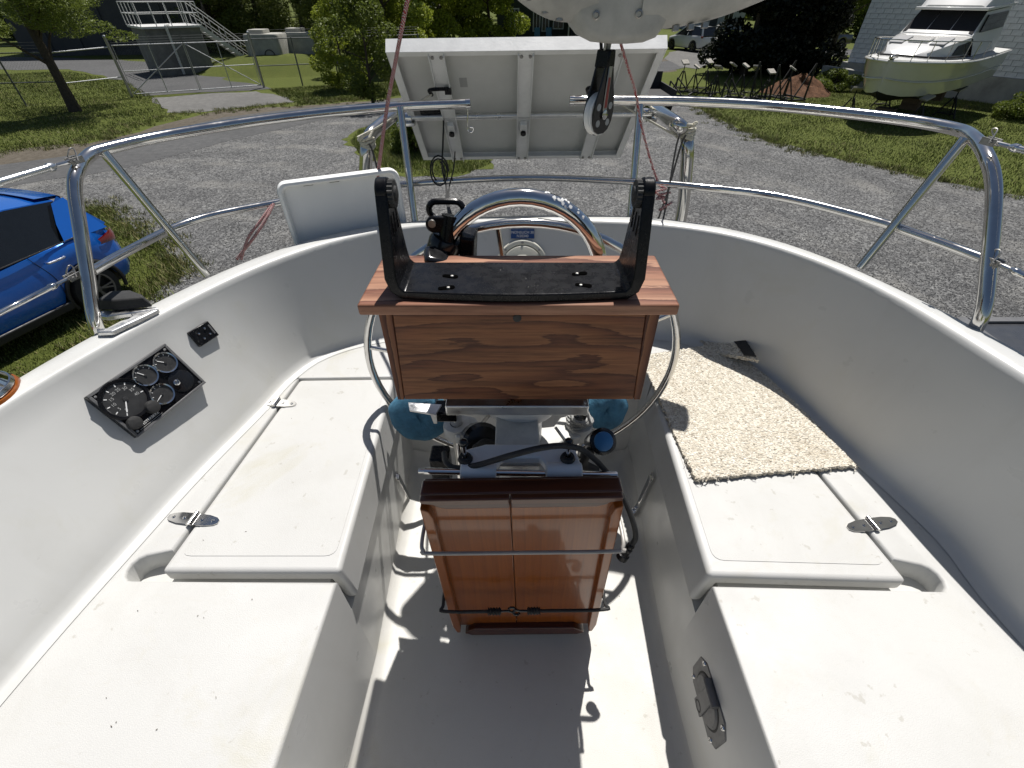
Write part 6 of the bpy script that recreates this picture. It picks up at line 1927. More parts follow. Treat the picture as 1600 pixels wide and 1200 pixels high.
for k, (px, lab) in enumerate(((839, 'blue garden chair on the left before the dark green house'), (857, 'blue garden chair on the right before the dark green house'))):
    cp = P(px, 66, 0)
    gc_ = thing('garden_chair', lab, 'chair', cp)
    obj('seat', MB().box(cp + Vector((0, 0, .4)), (.55, .5, .06)), 'chair_blue', gc_)
    obj('backrest', MB().box(cp + Vector((0, .26, .78)), (.55, .07, .75), Euler((-.2, 0, 0)).to_matrix()), 'chair_blue', gc_, bevel=.02)
    for sx in (-.24, .24):
        obj('armrest', MB().box(cp + Vector((sx, 0, .62)), (.1, .55, .04)), 'chair_blue', gc_)
        for sy in (-.2, .2): obj('leg', MB().box(cp + Vector((sx, sy, .3)), (.06, .06, .6)), 'chair_blue', gc_)

# ------------------------------------------------------------------ white painted block building
c1, c2 = P(1311, 130, 0), P(1600, 168, 0)
wd = (c2 - c1).normalized()
wnrm = Vector((wd.y, -wd.x, 0))
if wnrm.dot(Vector((0, 0, 0)) - c1) < 0: wnrm = -wnrm      # faces the boat
LB = 18.0
barn = thing('block_building', 'white painted concrete block building behind the motor yacht', 'building', c1)
def wb_(s0, s1, z0, z1, o0, o1):
    q = [c1 + wd * s0 + wnrm * o1, c1 + wd * s1 + wnrm * o1, c1 + wd * s1 + wnrm * o0, c1 + wd * s0 + wnrm * o0]
    m = MB()
    m.add([Vector((p.x, p.y, z0)) for p in q] + [Vector((p.x, p.y, z1)) for p in q], [(3, 2, 1, 0), (4, 5, 6, 7), (0, 1, 5, 4), (1, 2, 6, 5), (2, 3, 7, 6), (3, 0, 4, 7)])
    return m
obj('core_wall', wb_(0.01, LB, 0.95, 6.2, -9.0, -0.02), 'block_joint', barn)
obj('foundation', wb_(-0.2, LB, 0, 0.949, -9.0, 0.14), 'concrete_pale', barn)
obj('roof', wb_(-.4, LB + .4, 6.2, 6.45, -9.4, .5), 'roof_grey', barn)
bl, bh = 0.40, 0.20
proto = None
cand = []
ncourse = int((6.2 - 0.95) / bh)
for j in range(ncourse):
    z = 0.955 + bh * j
    s_ = 0.0 if j % 2 == 0 else -bl / 2
    while s_ < LB - bl:
        a_, b_ = max(0.0, s_), s_ + bl
        if b_ - a_ > 0.1: cand.append((z, a_, b_ - a_))
        s_ += bl
def blk_px(z, a_, L):
    p = c1 + wd * (a_ + L / 2) + Vector((0, 0, z - CAMZ))
    dep = p.y * _c - p.z * _s
    return 800 + FPX * p.x / dep, 600 - FPX * (p.y * _s + p.z * _c) / dep
full = [c_ for c_ in cand if c_[2] > 0.35]
vis = [c_ for c_ in full if -5 < blk_px(*c_)[1] < 175 and blk_px(*c_)[0] < 1605]
vis.sort(key=lambda c_: (c_[0] > 3.4, abs(c_[1] - 4)))
single = set(vis[:300])
rng_ = random.Random(2)
me = None
ang = math.atan2(wd.y, wd.x)
rest = MB()
for c_ in cand:
    z, a_, L = c_
    p = c1 + wd * (a_ + L / 2) + wnrm * (0.0 + rng_.uniform(-.003, .004)) + Vector((0, 0, z + bh / 2))
    if c_ in single:
        if me is None:
            o = obj('block', MB().box((0, 0, 0), (bl - 0.014, 0.05, bh - 0.014)), 'painted_block', barn, world=False)
            me = o.data
        else:
            o = bpy.data.objects.new('block', me)
            C.objects.link(o)
            o.parent = barn
        o.location = p - c1
        o.rotation_euler = (0, 0, ang)
    else:
        rest.box(p, (L - 0.014, 0.05, bh - 0.014), Matrix.Rotation(ang, 3, 'Z'))
obj('blocks', rest, 'painted_block', barn, kind='stuff')
# low retaining wall and red soil heap left of the building
rw0, rw1 = P(1276, 128, 0), P(1385, 148, 0)
tag(obj('retaining_wall', wallbox(MB(), rw0, rw1, 0.3, 0, 0.75), 'concrete_pale', bevel=0.03), 'low pale concrete retaining wall between the soil heap and the yacht', 'wall')
mc = P(1245, 146, 0)
rnd = random.Random(8)
rows = []
for f, z in ((1.0, -0.02), (0.8, 0.2), (0.55, 0.55), (0.3, 0.8), (0.1, 0.88), (0.01, 0.88)):
    rows.append([mc + Vector((1.7 * f * math.cos(a_) * (1 + .1 * math.sin(3 * a_)), 1.3 * f * math.sin(a_), 0.62 * z * (1 + .35 * math.sin(2 * a_ + 1)) + rnd.uniform(-.11, .11) * (z > 0))) for a_ in [2 * math.pi * i / 40 for i in range(40)]])
tag(obj('soil_heap', MB().grid(rows, closed=True), 'red_soil', smooth=60), 'heap of red soil behind the boat stands', 'soil heap')
tb0 = P(1198, 96, 0)
tkb = thing('white_tank', 'small white horizontal tank showing against the dark evergreens', 'tank', tb0)
rws = [(0.0003, -0.75), (0.25, -0.7), (0.42, -0.55), (0.48, -0.35), (0.48, 0.35), (0.42, 0.55), (0.25, 0.7), (0.0003, 0.75)]
obj('shell', MB().lathe(rws, tb0 + Vector((0.3, -2.5, 0.7)), (1, 0.1, 0), 22), 'trim_white', tkb)
for s_ in (-.4, .4): obj('foot', MB().box(tb0 + Vector((.3 + s_, -2.5, .14)), (.12, .6, .28)), 'concrete_wall', tkb)

# ------------------------------------------------------------------ boat stands
def boat_stand(h, label, loc, rz):
    t = thing('boat_stand', label, 'boat stand', loc, group='steel boat stands stacked on the grass')
    for k in range(3):
        a_ = rz + k * 2 * math.pi / 3
        f = Vector(loc) + Vector((0.42 * math.cos(a_), 0.42 * math.sin(a_), 0.02))
        top = Vector(loc) + Vector((0.05 * math.cos(a_), 0.05 * math.sin(a_), h * 0.72))
        obj('leg', MB().tube([f, top], 0.028, 6), 'stand_steel', t)
        a2 = rz + (k + 1) * 2 * math.pi / 3
        g = Vector(loc) + Vector((0.36 * math.cos(a2), 0.36 * math.sin(a2), 0.14))
        obj('tie_bar', MB().tube([Vector(loc) + Vector((0.36 * math.cos(a_), 0.36 * math.sin(a_), 0.14)), g], 0.018, 5), 'stand_steel', t)
    obj('screw', MB().tube([Vector(loc) + Vector((0, 0, h * 0.6)), Vector(loc) + Vector((0, 0, h))], 0.022, 8), 'stand_steel', t)
    Mx = Matrix.Rotation(rz, 3, 'Z') @ Matrix.Rotation(R(28), 3, 'X')
    obj('pad', MB().box(Vector(loc) + Vector((0, 0, h + .03)), (0.34, 0.30, 0.06), Mx), 'stand_pad', t, bevel=0.01)
    return t
spots = [(1062, 142, 1.15, 0.2, 'boat stand with a squarish pad at the left end of the stand pile'), (1080, 146, 1.05, 1.1, 'short boat stand second from the left in the stand pile'), (1098, 143, 1.2, 0.5, 'boat stand third from the left in the stand pile'), (1112, 150, 1.1, 2.2, 'boat stand with upright pad in front of the dark evergreen'),
         (1134, 147, 1.15, 1.6, 'boat stand just left of the middle of the stand pile'), (1152, 152, 1.2, 0.9, 'boat stand with tilted pad near the middle of the stand pile'), (1170, 150, 1.1, 2.6, 'boat stand left of the red soil heap'), (1192, 156, 1.05, 0.3, 'short boat stand right before the red soil heap'), (1222, 158, 1.2, 1.2, 'boat stand at the right end of the stand pile, before the soil')]
for px, py, h, rz, lab in spots: boat_stand(h, lab, P(px, py, 0), rz)
def cradle(label, a, b, h, w, seed):
    """welded angle frame lying on the grass"""
    t = thing('steel_cradle', label, 'cradle', a, group='steel cradles on the grass')
    d = (b - a).normalized()
    s_ = Vector((-d.y, d.x, 0)) * w
    L = (b - a).length
    for o_ in (Vector((0, 0, 0.06)), s_ + Vector((0, 0, 0.06))):
        obj('base_rail', MB().bar(a + o_, b + o_, 0.07, 0.07), 'stand_steel', t)
        for f in (0.05, 0.95):
            p = a.lerp(b, f) + o_
            obj('upright', MB().bar(p, p + Vector((0, 0, h)), 0.06, 0.06), 'stand_steel', t)
            obj('strut', MB().bar(p + Vector((0, 0, h)), a.lerp(b, 0.5 + (f - .5) * .3) + o_, 0.045, 0.045), 'stand_steel', t)
    for f in (0.05, 0.5, 0.95):
        p = a.lerp(b, f) + Vector((0, 0, 0.1))
        obj('cross_bar', MB().bar(p, p + s_, 0.06, 0.06), 'stand_steel', t)
cradle('black steel cradle frame at the left of the stand pile', P(1040, 150, 0), P(1110, 156, 0), 0.55, 1.3, 1)
cradle('black steel cradle frame in the middle of the stand pile', P(1122, 160, 0), P(1188, 166, 0), 0.7, 1.4, 2)
cradle('tall black steel cradle frame leaning out over the red soil', P(1196, 162, 0), P(1258, 158, 0), 1.35, 1.2, 3)
# ------------------------------------------------------------------ vehicles
def paint(name, col, rough=0.25, flake=0.0, metal=0.0):
    t = NT(name)
    n = t.noise(3.0, 4)
    t.col(t.ramp(n, [(0.3, tuple(c * 0.92 for c in col)), (0.7, col)]))
    t.set(Roughness=rough, Coat_Weight=1.0, Coat_Roughness=0.03, Metallic=metal)
paint('car_blue', (0.004, 0.13, 0.56), 0.35, metal=0.3)
paint('car_white', (0.62, 0.63, 0.64), 0.3)
paint('car_dark', (0.02, 0.021, 0.023), 0.3)
plain('car_glass', (0.012, 0.014, 0.016), 0.04, vary=0.1)
plain('tyre', (0.015, 0.015, 0.015), 0.8, vary=0.2, bump=0.3, bscale=80)
plain('tail_red', (0.16, 0.006, 0.008), 0.12, vary=0.2, coat=1.0)
plain('alloy_dark', (0.16, 0.16, 0.165), 0.35, metal=0.8, vary=0.1)
plain('black_trim', (0.012, 0.012, 0.013), 0.5, vary=0.2)
def lerp_tab(tab, x):
    for (x0, *a), (x1, *b) in zip(tab, tab[1:]):
        if x <= x1:
            f = max(0, (x - x0) / (x1 - x0))
            f = f * f * (3 - 2 * f) if False else f
            return [p + (q - p) * f for p, q in zip(a, b)]
    return list(tab[-1][1:])
def wheel_part(t, M, x, y, r, sgn, spokes=5, mat='alloy_dark', wdt=0.22):
    c0 = M @ Vector((x, y, r))
    ax = (M.to_3x3() @ Vector((0, sgn, 0))).normalized()
    w = obj('wheel', MB().lathe([(r * .66, -wdt * .5), (r * .93, -wdt * .48), (r, -wdt * .3), (r, wdt * .3), (r * .93, wdt * .48), (r * .68, wdt * .5)], c0, ax, 36), 'tyre', t)
    m = MB().lathe([(r * .66, wdt * .48), (r * .7, wdt * .52), (r * .63, wdt * .50), (r * .60, wdt * .2), (r * .60, -wdt * .4)], c0, ax, 36)
    u = ax.orthogonal().normalized()
    v = ax.cross(u)
    for k in range(spokes):
        for da in (-0.16, 0.16):
            a = 2 * math.pi * k / spokes + 0.4
            d0 = u * math.cos(a) + v * math.sin(a)
            d1 = u * math.cos(a + da) + v * math.sin(a + da)
            m.bar(c0 + ax * wdt * .42 + d0 * r * .12, c0 + ax * wdt * .46 + d1 * r * .64, r * .075, r * .06, up=ax)
    m.lathe([(0.0003, wdt * .46), (r * .14, wdt * .45), (r * .17, wdt * .3)], c0, ax, 16)
    obj('rim', m, mat, w)
    obj('brake_disc', MB().lathe([(r * .6, wdt * .05), (0.0003, wdt * .05)], c0, ax, 24), 'black_trim', w)
def car(name, label, cat, loc, rz, body, L, tab, roof, wheels, rw, hw_scale=1.0, lights=True, glassy=True):
    """tab: x, half width, sill z, belt z (hood/deck line), belt crown;  roof: x, half width top, z top"""
    t = thing(name, label, cat, loc)
    M = Matrix.Translation(Vector(loc)) @ Matrix.Rotation(rz, 4, 'Z')
    xs = sorted(set([r[0] for r in tab] + [tab[0][0] + (tab[-1][0] - tab[0][0]) * k / 44 for k in range(45)]))
    rows = []
    for x in xs:
        w, z0, z1, crown = lerp_tab(tab, x)
        arch = 0
        for wx in wheels:
            dx = abs(x - wx)
            if dx < rw * 1.18: arch = max(arch, math.sqrt(max(0, (rw * 1.18) ** 2 - dx * dx)) + rw)
        zs = max(z0, arch)
        prof = [(w * 0.92, zs), (w * 0.985, zs + (z1 - zs) * .12), (w * 1.0, zs + (z1 - zs) * .35), (w * .99, zs + (z1 - zs) * .6), (w * .965, zs + (z1 - zs) * .85), (w * .93, z1), (w * .8, z1 + crown * .55), (w * .4, z1 + crown * .95), (0, z1 + crown)]
        row = [Vector((x, -y, z)) for y, z in prof] + [Vector((x, y, z)) for y, z in prof[-2::-1]]
        rows.append(row)
    m = MB().grid(rows)
    m.add(rows[0], [tuple(range(len(rows[0])))])
    m.add(rows[-1], [tuple(range(len(rows[0]) - 1, -1, -1))])
    bo_ = obj('body', xf(m, M), body, t, smooth=45)
    m = MB().box(((tab[0][0] + tab[-1][0]) / 2, 0, 0.36), (tab[-1][0] - tab[0][0] - .3, 1.3, 0.3))
    obj('underbody', xf(m, M), 'black_trim', t)
    # cabin: glass house with painted roof
    grow, rrow = [], []
    for x, wb2, wt, zb_, zt in roof:
        grow.append([Vector((x, -wb2, zb_)), Vector((x, -wt, zt)), Vector((x, wt, zt)), Vector((x, wb2, zb_))])
    m = MB().grid(grow)
    m.add(grow[0], [(0, 1, 2, 3)])
    m.add(grow[-1], [(3, 2, 1, 0)])
    obj('windows', xf(m, M), 'car_glass', t, smooth=25)
    rf = []
    for x, wb2, wt, zb_, zt in roof[1:-1]:
        rf.append([Vector((x, -wt - .012, zt - .06)), Vector((x, -wt * .98, zt + .012)), Vector((x, -wt * .5, zt + .04)), Vector((x, 0, zt + .05)), Vector((x, wt * .5, zt + .04)), Vector((x, wt * .98, zt + .012)), Vector((x, wt + .012, zt - .06))])
    obj('roof', xf(MB().grid(rf), M), body, t, smooth=60)
    for s in (-1, 1):                                       # pillars
        for k in range(len(roof)):
            x, wb2, wt, zb_, zt = roof[k]
            if k in (0, len(roof) - 1): continue
        p = roof
        def pil(a, b, wdt):
            obj('pillar', xf(MB().bar(a, b, wdt, 0.03, up=(0, s, 0.2)), M), body, t)
        pil(Vector((p[0][0], s * (p[0][1] + .006), p[0][3])), Vector((p[1][0], s * (p[1][2] + .006), p[1][4])), 0.16)
        pil(Vector((p[-1][0], s * (p[-1][1] + .006), p[-1][3])), Vector((p[-2][0], s * (p[-2][2] + .006), p[-2][4])), 0.08)
        mx = (p[0][0] + p[-1][0]) / 2 + .1
        pil(Vector((mx, s * (p[1][1] + .004), p[1][3])), Vector((mx, s * (p[1][2] + .006), p[1][4])), 0.09)
    for wx in wheels:
        for s in (-1, 1): wheel_part(t, M, wx, s * (tab[len(tab) // 2][1] - .10), rw, s)
    return t, M
# blue crossover at the left: rear axle at local x=0, nose towards +x
RW = 0.335
td = Vector((0.29, 0.957, 0)).normalized()
fdir = -td
rzc = math.atan2(fdir.y, fdir.x)
wheel_pt = P(167, 480, 0)                                   # contact of the near rear wheel
sidev = Vector((-fdir.y, fdir.x, 0))                        # car's left
near = sidev if sidev.dot(-wheel_pt) > 0 else -sidev
cl_ = wheel_pt - near * 0.80
tab = [(-0.74, 0.60, 0.42, 0.62, 0.02), (-0.72, 0.72, 0.34, 0.86, 0.03), (-0.62, 0.82, 0.30, 1.02, 0.05), (-0.35, 0.89, 0.28, 1.06, 0.06), (0.0, 0.905, 0.27, 1.06, 0.05), (0.8, 0.90, 0.26, 1.02, 0.05), (1.9, 0.90, 0.26, 0.99, 0.05), (2.35, 0.89, 0.26, 0.98, 0.10), (2.9, 0.86, 0.28, 0.88, 0.10), (3.25, 0.74, 0.32, 0.72, 0.06), (3.38, 0.58, 0.36, 0.60, 0.02)]
roof = [(-0.60, 0.76, 0.60, 1.04, 1.06), (-0.30, 0.80, 0.60, 1.06, 1.50), (0.3, 0.83, 0.63, 1.06, 1.575), (1.1, 0.84, 0.63, 1.03, 1.565), (1.55, 0.83, 0.60, 1.01, 1.48), (2.35, 0.78, 0.60, 1.0, 1.02)]
cb_, Mc = car('blue_car', 'bright blue small crossover car parked on the grass at the left', 'car', (cl_.x, cl_.y, 0), rzc, 'car_blue', 4.2, tab, roof, (0.0, 2.57), RW)
ns = 1 if (Mc.to_3x3() @ Vector((0, 1, 0))).dot(near) > 0 else -1
def carbox(name, c, size, mat, rot=None, bevel=0.0, par=None):
    m = MB().box(c, size, rot)
    return obj(name, xf(m, Mc), mat, par or cb_, bevel=bevel, seg=3)
# roof spoiler, tail lights, arch trim, sill, handle, door gaps
sp_rows = []
for x, z in ((-0.43, 1.545), (-0.40, 1.565), (-0.12, 1.60)):
    sp_rows.append([Vector((x, y, z - abs(y) ** 2 * .06)) for y in (-.56, -.4, 0, .4, .56)])
m = MB().grid(sp_rows)
m.grid([[p - Vector((0, 0, .035)) for p in r][::-1] for r in sp_rows])
m.grid([[p for p in sp_rows[0]], [p - Vector((0, 0, .035)) for p in sp_rows[0]]])
obj('spoiler', xf(m, Mc), 'car_blue', cb_)
for s in (-1, 1):
    m = MB()
    rws = []
    for f in range(7):
        a = f / 6
        x = -0.735 + 0.36 * a ** 1.6
        y = s * (0.60 + 0.27 * a ** 0.55)
        rws.append([Vector((x - .012, y + s * .012, 0.80 + .07 * a)), Vector((x - .02, y + s * .022, 0.90)), Vector((x - .008, y + s * .010, 1.0 - .05 * a))])
    obj('tail_light', xf(m.grid(rws), Mc), 'tail_red', cb_, smooth=60)
    for wx in (0.0, 2.57):
        pts = [Vector((wx + RW * 1.2 * math.cos(a), s * 0.897, RW + RW * 1.2 * math.sin(a))) for a in [R(-18 + 216 * k / 24) for k in range(25)]]
        obj('arch_trim', xf(MB().tube(pts, 0.028, 8), Mc), 'black_trim', cb_)
    obj('sill_trim', xf(MB().box((1.28, s * .895, .30), (1.75, .05, .12)), Mc), 'black_trim', cb_, bevel=.02)
    obj('door_handle', xf(MB().tube(cr([(0.16, s * .905, .92), (0.18, s * .945, .925), (0.36, s * .945, .925), (0.38, s * .905, .92)], 5), .014, 8), Mc), 'aluminium', cb_)
    obj('window_strip', xf(MB().tube(cr([(-.32, s * .845, 1.075), (0.3, s * .862, 1.07), (1.2, s * .862, 1.045), (2.1, s * .835, 1.02)], 5), .010, 6), Mc), 'black_trim', cb_)
    for gx in ((0.42, 0.40, 0.52), (1.36, 1.36, 1.34)):
        obj('door_gap', xf(MB().tube(cr([(gx[0], s * .895, .36), (gx[1], s * .908, .7), (gx[2], s * .868, 1.05)], 5), .0045, 5), Mc), 'black_trim', cb_)
for s in (-1, 1):
    q = [(-.64, s * .80, 1.03), (0.02, s * .868, 1.07), (-.06, s * .79, 1.28), (-.22, s * .665, 1.50), (-.42, s * .63, 1.52), (-.46, s * .66, 1.42)]
    m = MB().add(q, [tuple(range(6)) if s > 0 else tuple(range(5, -1, -1))])
    obj('quarter_panel', xf(m, Mc), 'car_blue', cb_)
carbox('rear_bumper', (-0.70, 0, 0.46), (0.16, 1.36, 0.22), 'black_trim', bevel=.05)
carbox('number_plate', (-0.765, 0, 0.76), (0.01, 0.34, 0.16), 'trim_white')

# white crossover on the driveway far behind
wc_ = P(1078, 80, 0)
tab = [(-0.9, 0.60, 0.42, 0.80, 0.02), (-0.86, 0.80, 0.34, 0.98, 0.03), (-0.6, 0.90, 0.28, 1.10, 0.04), (0.0, 0.92, 0.27, 1.10, 0.04), (1.9, 0.92, 0.27, 1.04, 0.05), (2.5, 0.90, 0.28, 1.0, 0.10), (3.2, 0.84, 0.30, 0.88, 0.08), (3.55, 0.62, 0.36, 0.66, 0.03)]
roof = [(-0.82, 0.80, 0.66, 1.06, 1.10), (-0.55, 0.84, 0.64, 1.08, 1.62), (0.4, 0.86, 0.66, 1.08, 1.68), (1.2, 0.86, 0.66, 1.05, 1.66), (1.6, 0.85, 0.62, 1.03, 1.58), (2.45, 0.80, 0.62, 1.02, 1.06)]
dvec = (P(1052, 80, 0) - P(1096, 86, 0)).normalized()
suv, Ms = car('white_car', 'white crossover parked on the driveway beyond the road', 'car', P(1093, 81, 0), math.atan2(dvec.y, dvec.x), 'car_white', 4.4, tab, roof, (0.0, 2.66), 0.35)
for s in (-1, 1):
    obj('tail_light', xf(MB().box((-.82, s * .80, 1.02), (.14, .14, .14)), Ms), 'tail_red', suv, bevel=.03)
    for wx in (0, 2.66):
        pts = [Vector((wx + .42 * math.cos(a), s * .912, .35 + .42 * math.sin(a))) for a in [R(-15 + 210 * k / 16) for k in range(17)]]
        obj('arch_trim', xf(MB().tube(pts, 0.03, 6), Ms), 'black_trim', suv)
obj('roof_rail', xf(MB().tube([(-.3, .62, 1.72), (1.2, .62, 1.73)], .02, 6), Ms), 'black_trim', suv)
# dark pickup in the yard beyond the evergreens
dv = Vector((-0.9, -0.3, 0)).normalized()
tab = [(-1.1, 0.80, 0.5, 0.98, 0.0), (-1.05, 0.90, 0.42, 1.05, 0.0), (0.0, 0.93, 0.4, 1.05, 0.0), (1.2, 0.93, 0.4, 1.05, 0.02), (2.9, 0.93, 0.4, 1.08, 0.06), (3.9, 0.88, 0.42, 1.0, 0.06), (4.2, 0.7, 0.46, 0.85, 0.03)]
roof = [(1.25, 0.84, 0.70, 1.05, 1.08), (1.35, 0.84, 0.68, 1.05, 1.70), (1.8, 0.85, 0.68, 1.05, 1.75), (2.3, 0.85, 0.68, 1.05, 1.74), (2.6, 0.85, 0.66, 1.05, 1.65), (3.1, 0.8, 0.66, 1.06, 1.1)]
pk, Mk = car('pickup_truck', 'dark pickup truck parked far off beside the clear-trunked tree', 'truck', P(1297, 77, 0), math.atan2(dv.y, dv.x), 'car_dark', 5.2, tab, roof, (0.0, 3.2), 0.38)

# flat black trailer half hidden behind the right end of the solar panel
tp = P(1035, 180, 0)
tr = thing('utility_trailer', 'low black flatbed trailer behind the right end of the solar panel', 'trailer', tp)
obj('deck', MB().box(tp + Vector((-.6, .8, .62)), (1.7, 2.4, .08)), 'stand_steel', tr)
for sx in (-.85, .85): obj('side_rail', MB().box(tp + Vector((-.6 + sx, .8, .78)), (.05, 2.4, .24)), 'stand_steel', tr)
obj('front_board', MB().box(tp + Vector((-.6, 1.98, .95)), (1.7, .05, .6)), 'stand_steel', tr)
for sx in (-.95, .95): obj('wheel', MB().lathe([(0.0003, -.08), (.16, -.08), (.30, -.08), (.32, -.05), (.32, .05), (.30, .08), (.16, .08), (0.0003, .06)], tp + Vector((-.6 + sx, .6, .32)), (1, 0, 0), 24), 'tyre', tr)
obj('drawbar', MB().bar(tp + Vector((-.6, -.4, .55)), tp + Vector((-.6, -1.3, .5)), .08, .08), 'stand_steel', tr)

# ------------------------------------------------------------------ motor yacht on stands
paint('yacht_white', (0.70, 0.69, 0.66), 0.3)
paint('yacht_hull', (0.62, 0.60, 0.52), 0.35)
plain('antifoul', (0.012, 0.012, 0.013), 0.8, vary=0.3)
plain('canvas_dark', (0.014, 0.014, 0.016), 0.9, vary=0.2)
plain('yacht_deck', (0.50, 0.50, 0.48), 0.6, vary=0.06)
ystem = Vector((12.75, 18.6, 0))
yrz = math.atan2(-0.60, -0.80)
ya = thing('motor_yacht', 'white flybridge motor yacht standing on boat stands beside the block building', 'motor yacht', ystem)
MY = Matrix.Translation(ystem) @ Matrix.Rotation(yrz, 4, 'Z') @ Matrix.Rotation(R(2.5), 4, 'Y')
# stations: x back from stem, half beam at sheer, sheer z, half beam chine, chine z, keel z
ST = [(0.0, 0.05, 2.02, 0.02, 1.12, 1.02), (-0.25, 0.52, 2.01, 0.24, 1.02, 0.86), (-0.6, 0.90, 1.99, 0.56, 0.95, 0.76), (-1.2, 1.24, 1.95, 0.90, 0.92, 0.66), (-2.2, 1.44, 1.88, 1.18, 0.90, 0.60), (-4.0, 1.52, 1.80, 1.34, 0.88, 0.60), (-7.2, 1.46, 1.76, 1.34, 0.88, 0.66)]
rows, rows2, dk = [], [], []
for x, bs, zs, bc_, zc_, zk_ in ST:
    pr = [(bs, zs), (bs * 1.01, zs - .06), (bs * .985 + 0 * bc_, zs - .09), (bs * .7 + bc_ * .3, zs * .55 + zc_ * .45), (bs * .25 + bc_ * .75, zs * .2 + zc_ * .8), (bc_, zc_)]
    rows.append([Vector((x + .10 * (1 - z / zs) * -1 * (1 if x == 0 else 0), -y, z)) for y, z in pr])
    rows2.append([Vector((x, y, z)) for y, z in pr])
    dk.append([Vector((x, -bs * .985, zs - .002)), Vector((x, -bs * .5, zs + .035)), Vector((x, 0, zs + .05)), Vector((x, bs * .5, zs + .035)), Vector((x, bs * .985, zs - .002))])
m = MB().grid(rows)
m.grid(rows2)
m.add([rows[-1][i] for i in range(6)] + rows2[-1][::-1], [tuple(range(12))])
m.grid([rows[0], rows2[0]])
hl = obj('hull', xf(m, MY), 'yacht_hull', ya, smooth=40)
m = MB().grid([[Vector((x, -bc_, zc_)), Vector((x, 0, zk_)), Vector((x, bc_, zc_))] for x, bs, zs, bc_, zc_, zk_ in ST])
obj('bottom', xf(m, MY), 'antifoul', ya, smooth=40)
obj('deck', xf(MB().grid(dk), MY), 'yacht_deck', ya, smooth=40)
for s in (-1, 1):
    pts = cr([Vector((x, s * (bs + .015), zs - .05)) for x, bs, zs, *_ in ST], 6)
    obj('rub_rail', xf(MB().tube(pts, .035, 8), MY), 'yacht_white', ya)
    pts = cr([Vector((x, s * (bs * .62 + bc_ * .38 + .012), zs * .42 + zc_ * .58)) for x, bs, zs, bc_, zc_, zk_ in ST], 6)
    obj('spray_rail', xf(MB().tube(pts, .02, 6), MY), 'yacht_hull', ya)
# trunk cabin on the foredeck
def ring(x, wb2, zb_, wt, zt): return [Vector((x, -wb2, zb_)), Vector((x, -wt, zt - .04)), Vector((x, -wt * .85, zt)), Vector((x, wt * .85, zt)), Vector((x, wt, zt - .04)), Vector((x, wb2, zb_))]
tr_ = [ring(-0.75, 0.42, 2.0, 0.30, 2.06), ring(-1.0, 0.72, 1.98, 0.62, 2.18), ring(-1.7, 1.02, 1.93, 0.92, 2.34), ring(-2.7, 1.20, 1.88, 1.10, 2.46), ring(-3.0, 1.22, 1.86, 1.12, 2.48)]
m = MB().grid(tr_)
m.add(tr_[0], [tuple(range(6))])
obj('trunk_cabin', xf(m, MY), 'yacht_white', ya, smooth=30)
obj('cove_stripe', xf(MB().tube(cr([(-3.0, -1.26, 1.93), (-1.7, -1.07, 1.99), (-1.0, -.78, 2.04), (-.72, -.4, 2.07), (-.66, 0, 2.08), (-.72, .4, 2.07), (-1.0, .78, 2.04), (-1.7, 1.07, 1.99), (-3.0, 1.26, 1.93)], 6), .03, 6), MY), 'canvas_dark', ya)
obj('foredeck_hatch', xf(MB().box((-1.95, 0, 2.40), (.55, .6, .06), Matrix.Rotation(R(8), 3, 'Y')), MY), 'yacht_white', ya, bevel=.02)
for s in (-1, 1):
    obj('sun_pad', xf(MB().box((-1.95, s * .62, 2.385), (.85, .42, .05), Matrix.Rotation(R(8), 3, 'Y')), MY), 'pad_grey', ya, bevel=.02)
    obj('side_window', xf(MB().prism([(-2.0, s * 1.09, 2.02), (-2.95, s * 1.24, 1.98), (-2.95, s * 1.17, 2.34), (-2.25, s * 1.06, 2.26)] if s < 0 else [(-2.25, s * 1.06, 2.26), (-2.95, s * 1.17, 2.34), (-2.95, s * 1.24, 1.98), (-2.0, s * 1.09, 2.02)], (0, s * .03, 0)), MY), 'car_glass', ya)
# deckhouse with raked windscreen
dh = [ring(-3.0, 1.16, 2.40, 1.10, 2.50), ring(-3.75, 1.16, 1.84, 0.98, 3.10), ring(-6.2, 1.16, 1.80, 1.0, 3.12)]
m = MB().grid(dh)
m.add(dh[0], [tuple(range(6))])
m.add(dh[-1], [tuple(range(5, -1, -1))])
obj('deckhouse', xf(m, MY), 'yacht_white', ya, smooth=25)
for k in range(3):
    y0, y1 = (-1.06 + k * .713, -1.06 + k * .713 + .695)
    f = lambda y, a_: Vector((-3.0 - .70 * a_ - .03, y * (1 - .08 * a_), 2.50 + .60 * a_ + 0.02))
    obj('windscreen', xf(MB().prism([f(y0, .0), f(y1, .0), f(y1, 1.0), f(y0, 1.0)], Vector((.5, 0, .6)).normalized() * .03), MY), 'canvas_dark', ya)
for s in (-1, 1):
    q = [(-3.55, s * 1.13, 2.52), (-5.9, s * 1.115, 2.52), (-5.9, s * 1.05, 2.98), (-3.9, s * 1.05, 2.98)]
    obj('side_window', xf(MB().prism(q if s < 0 else q[::-1], (0, s * .04, 0)), MY), 'car_glass', ya)
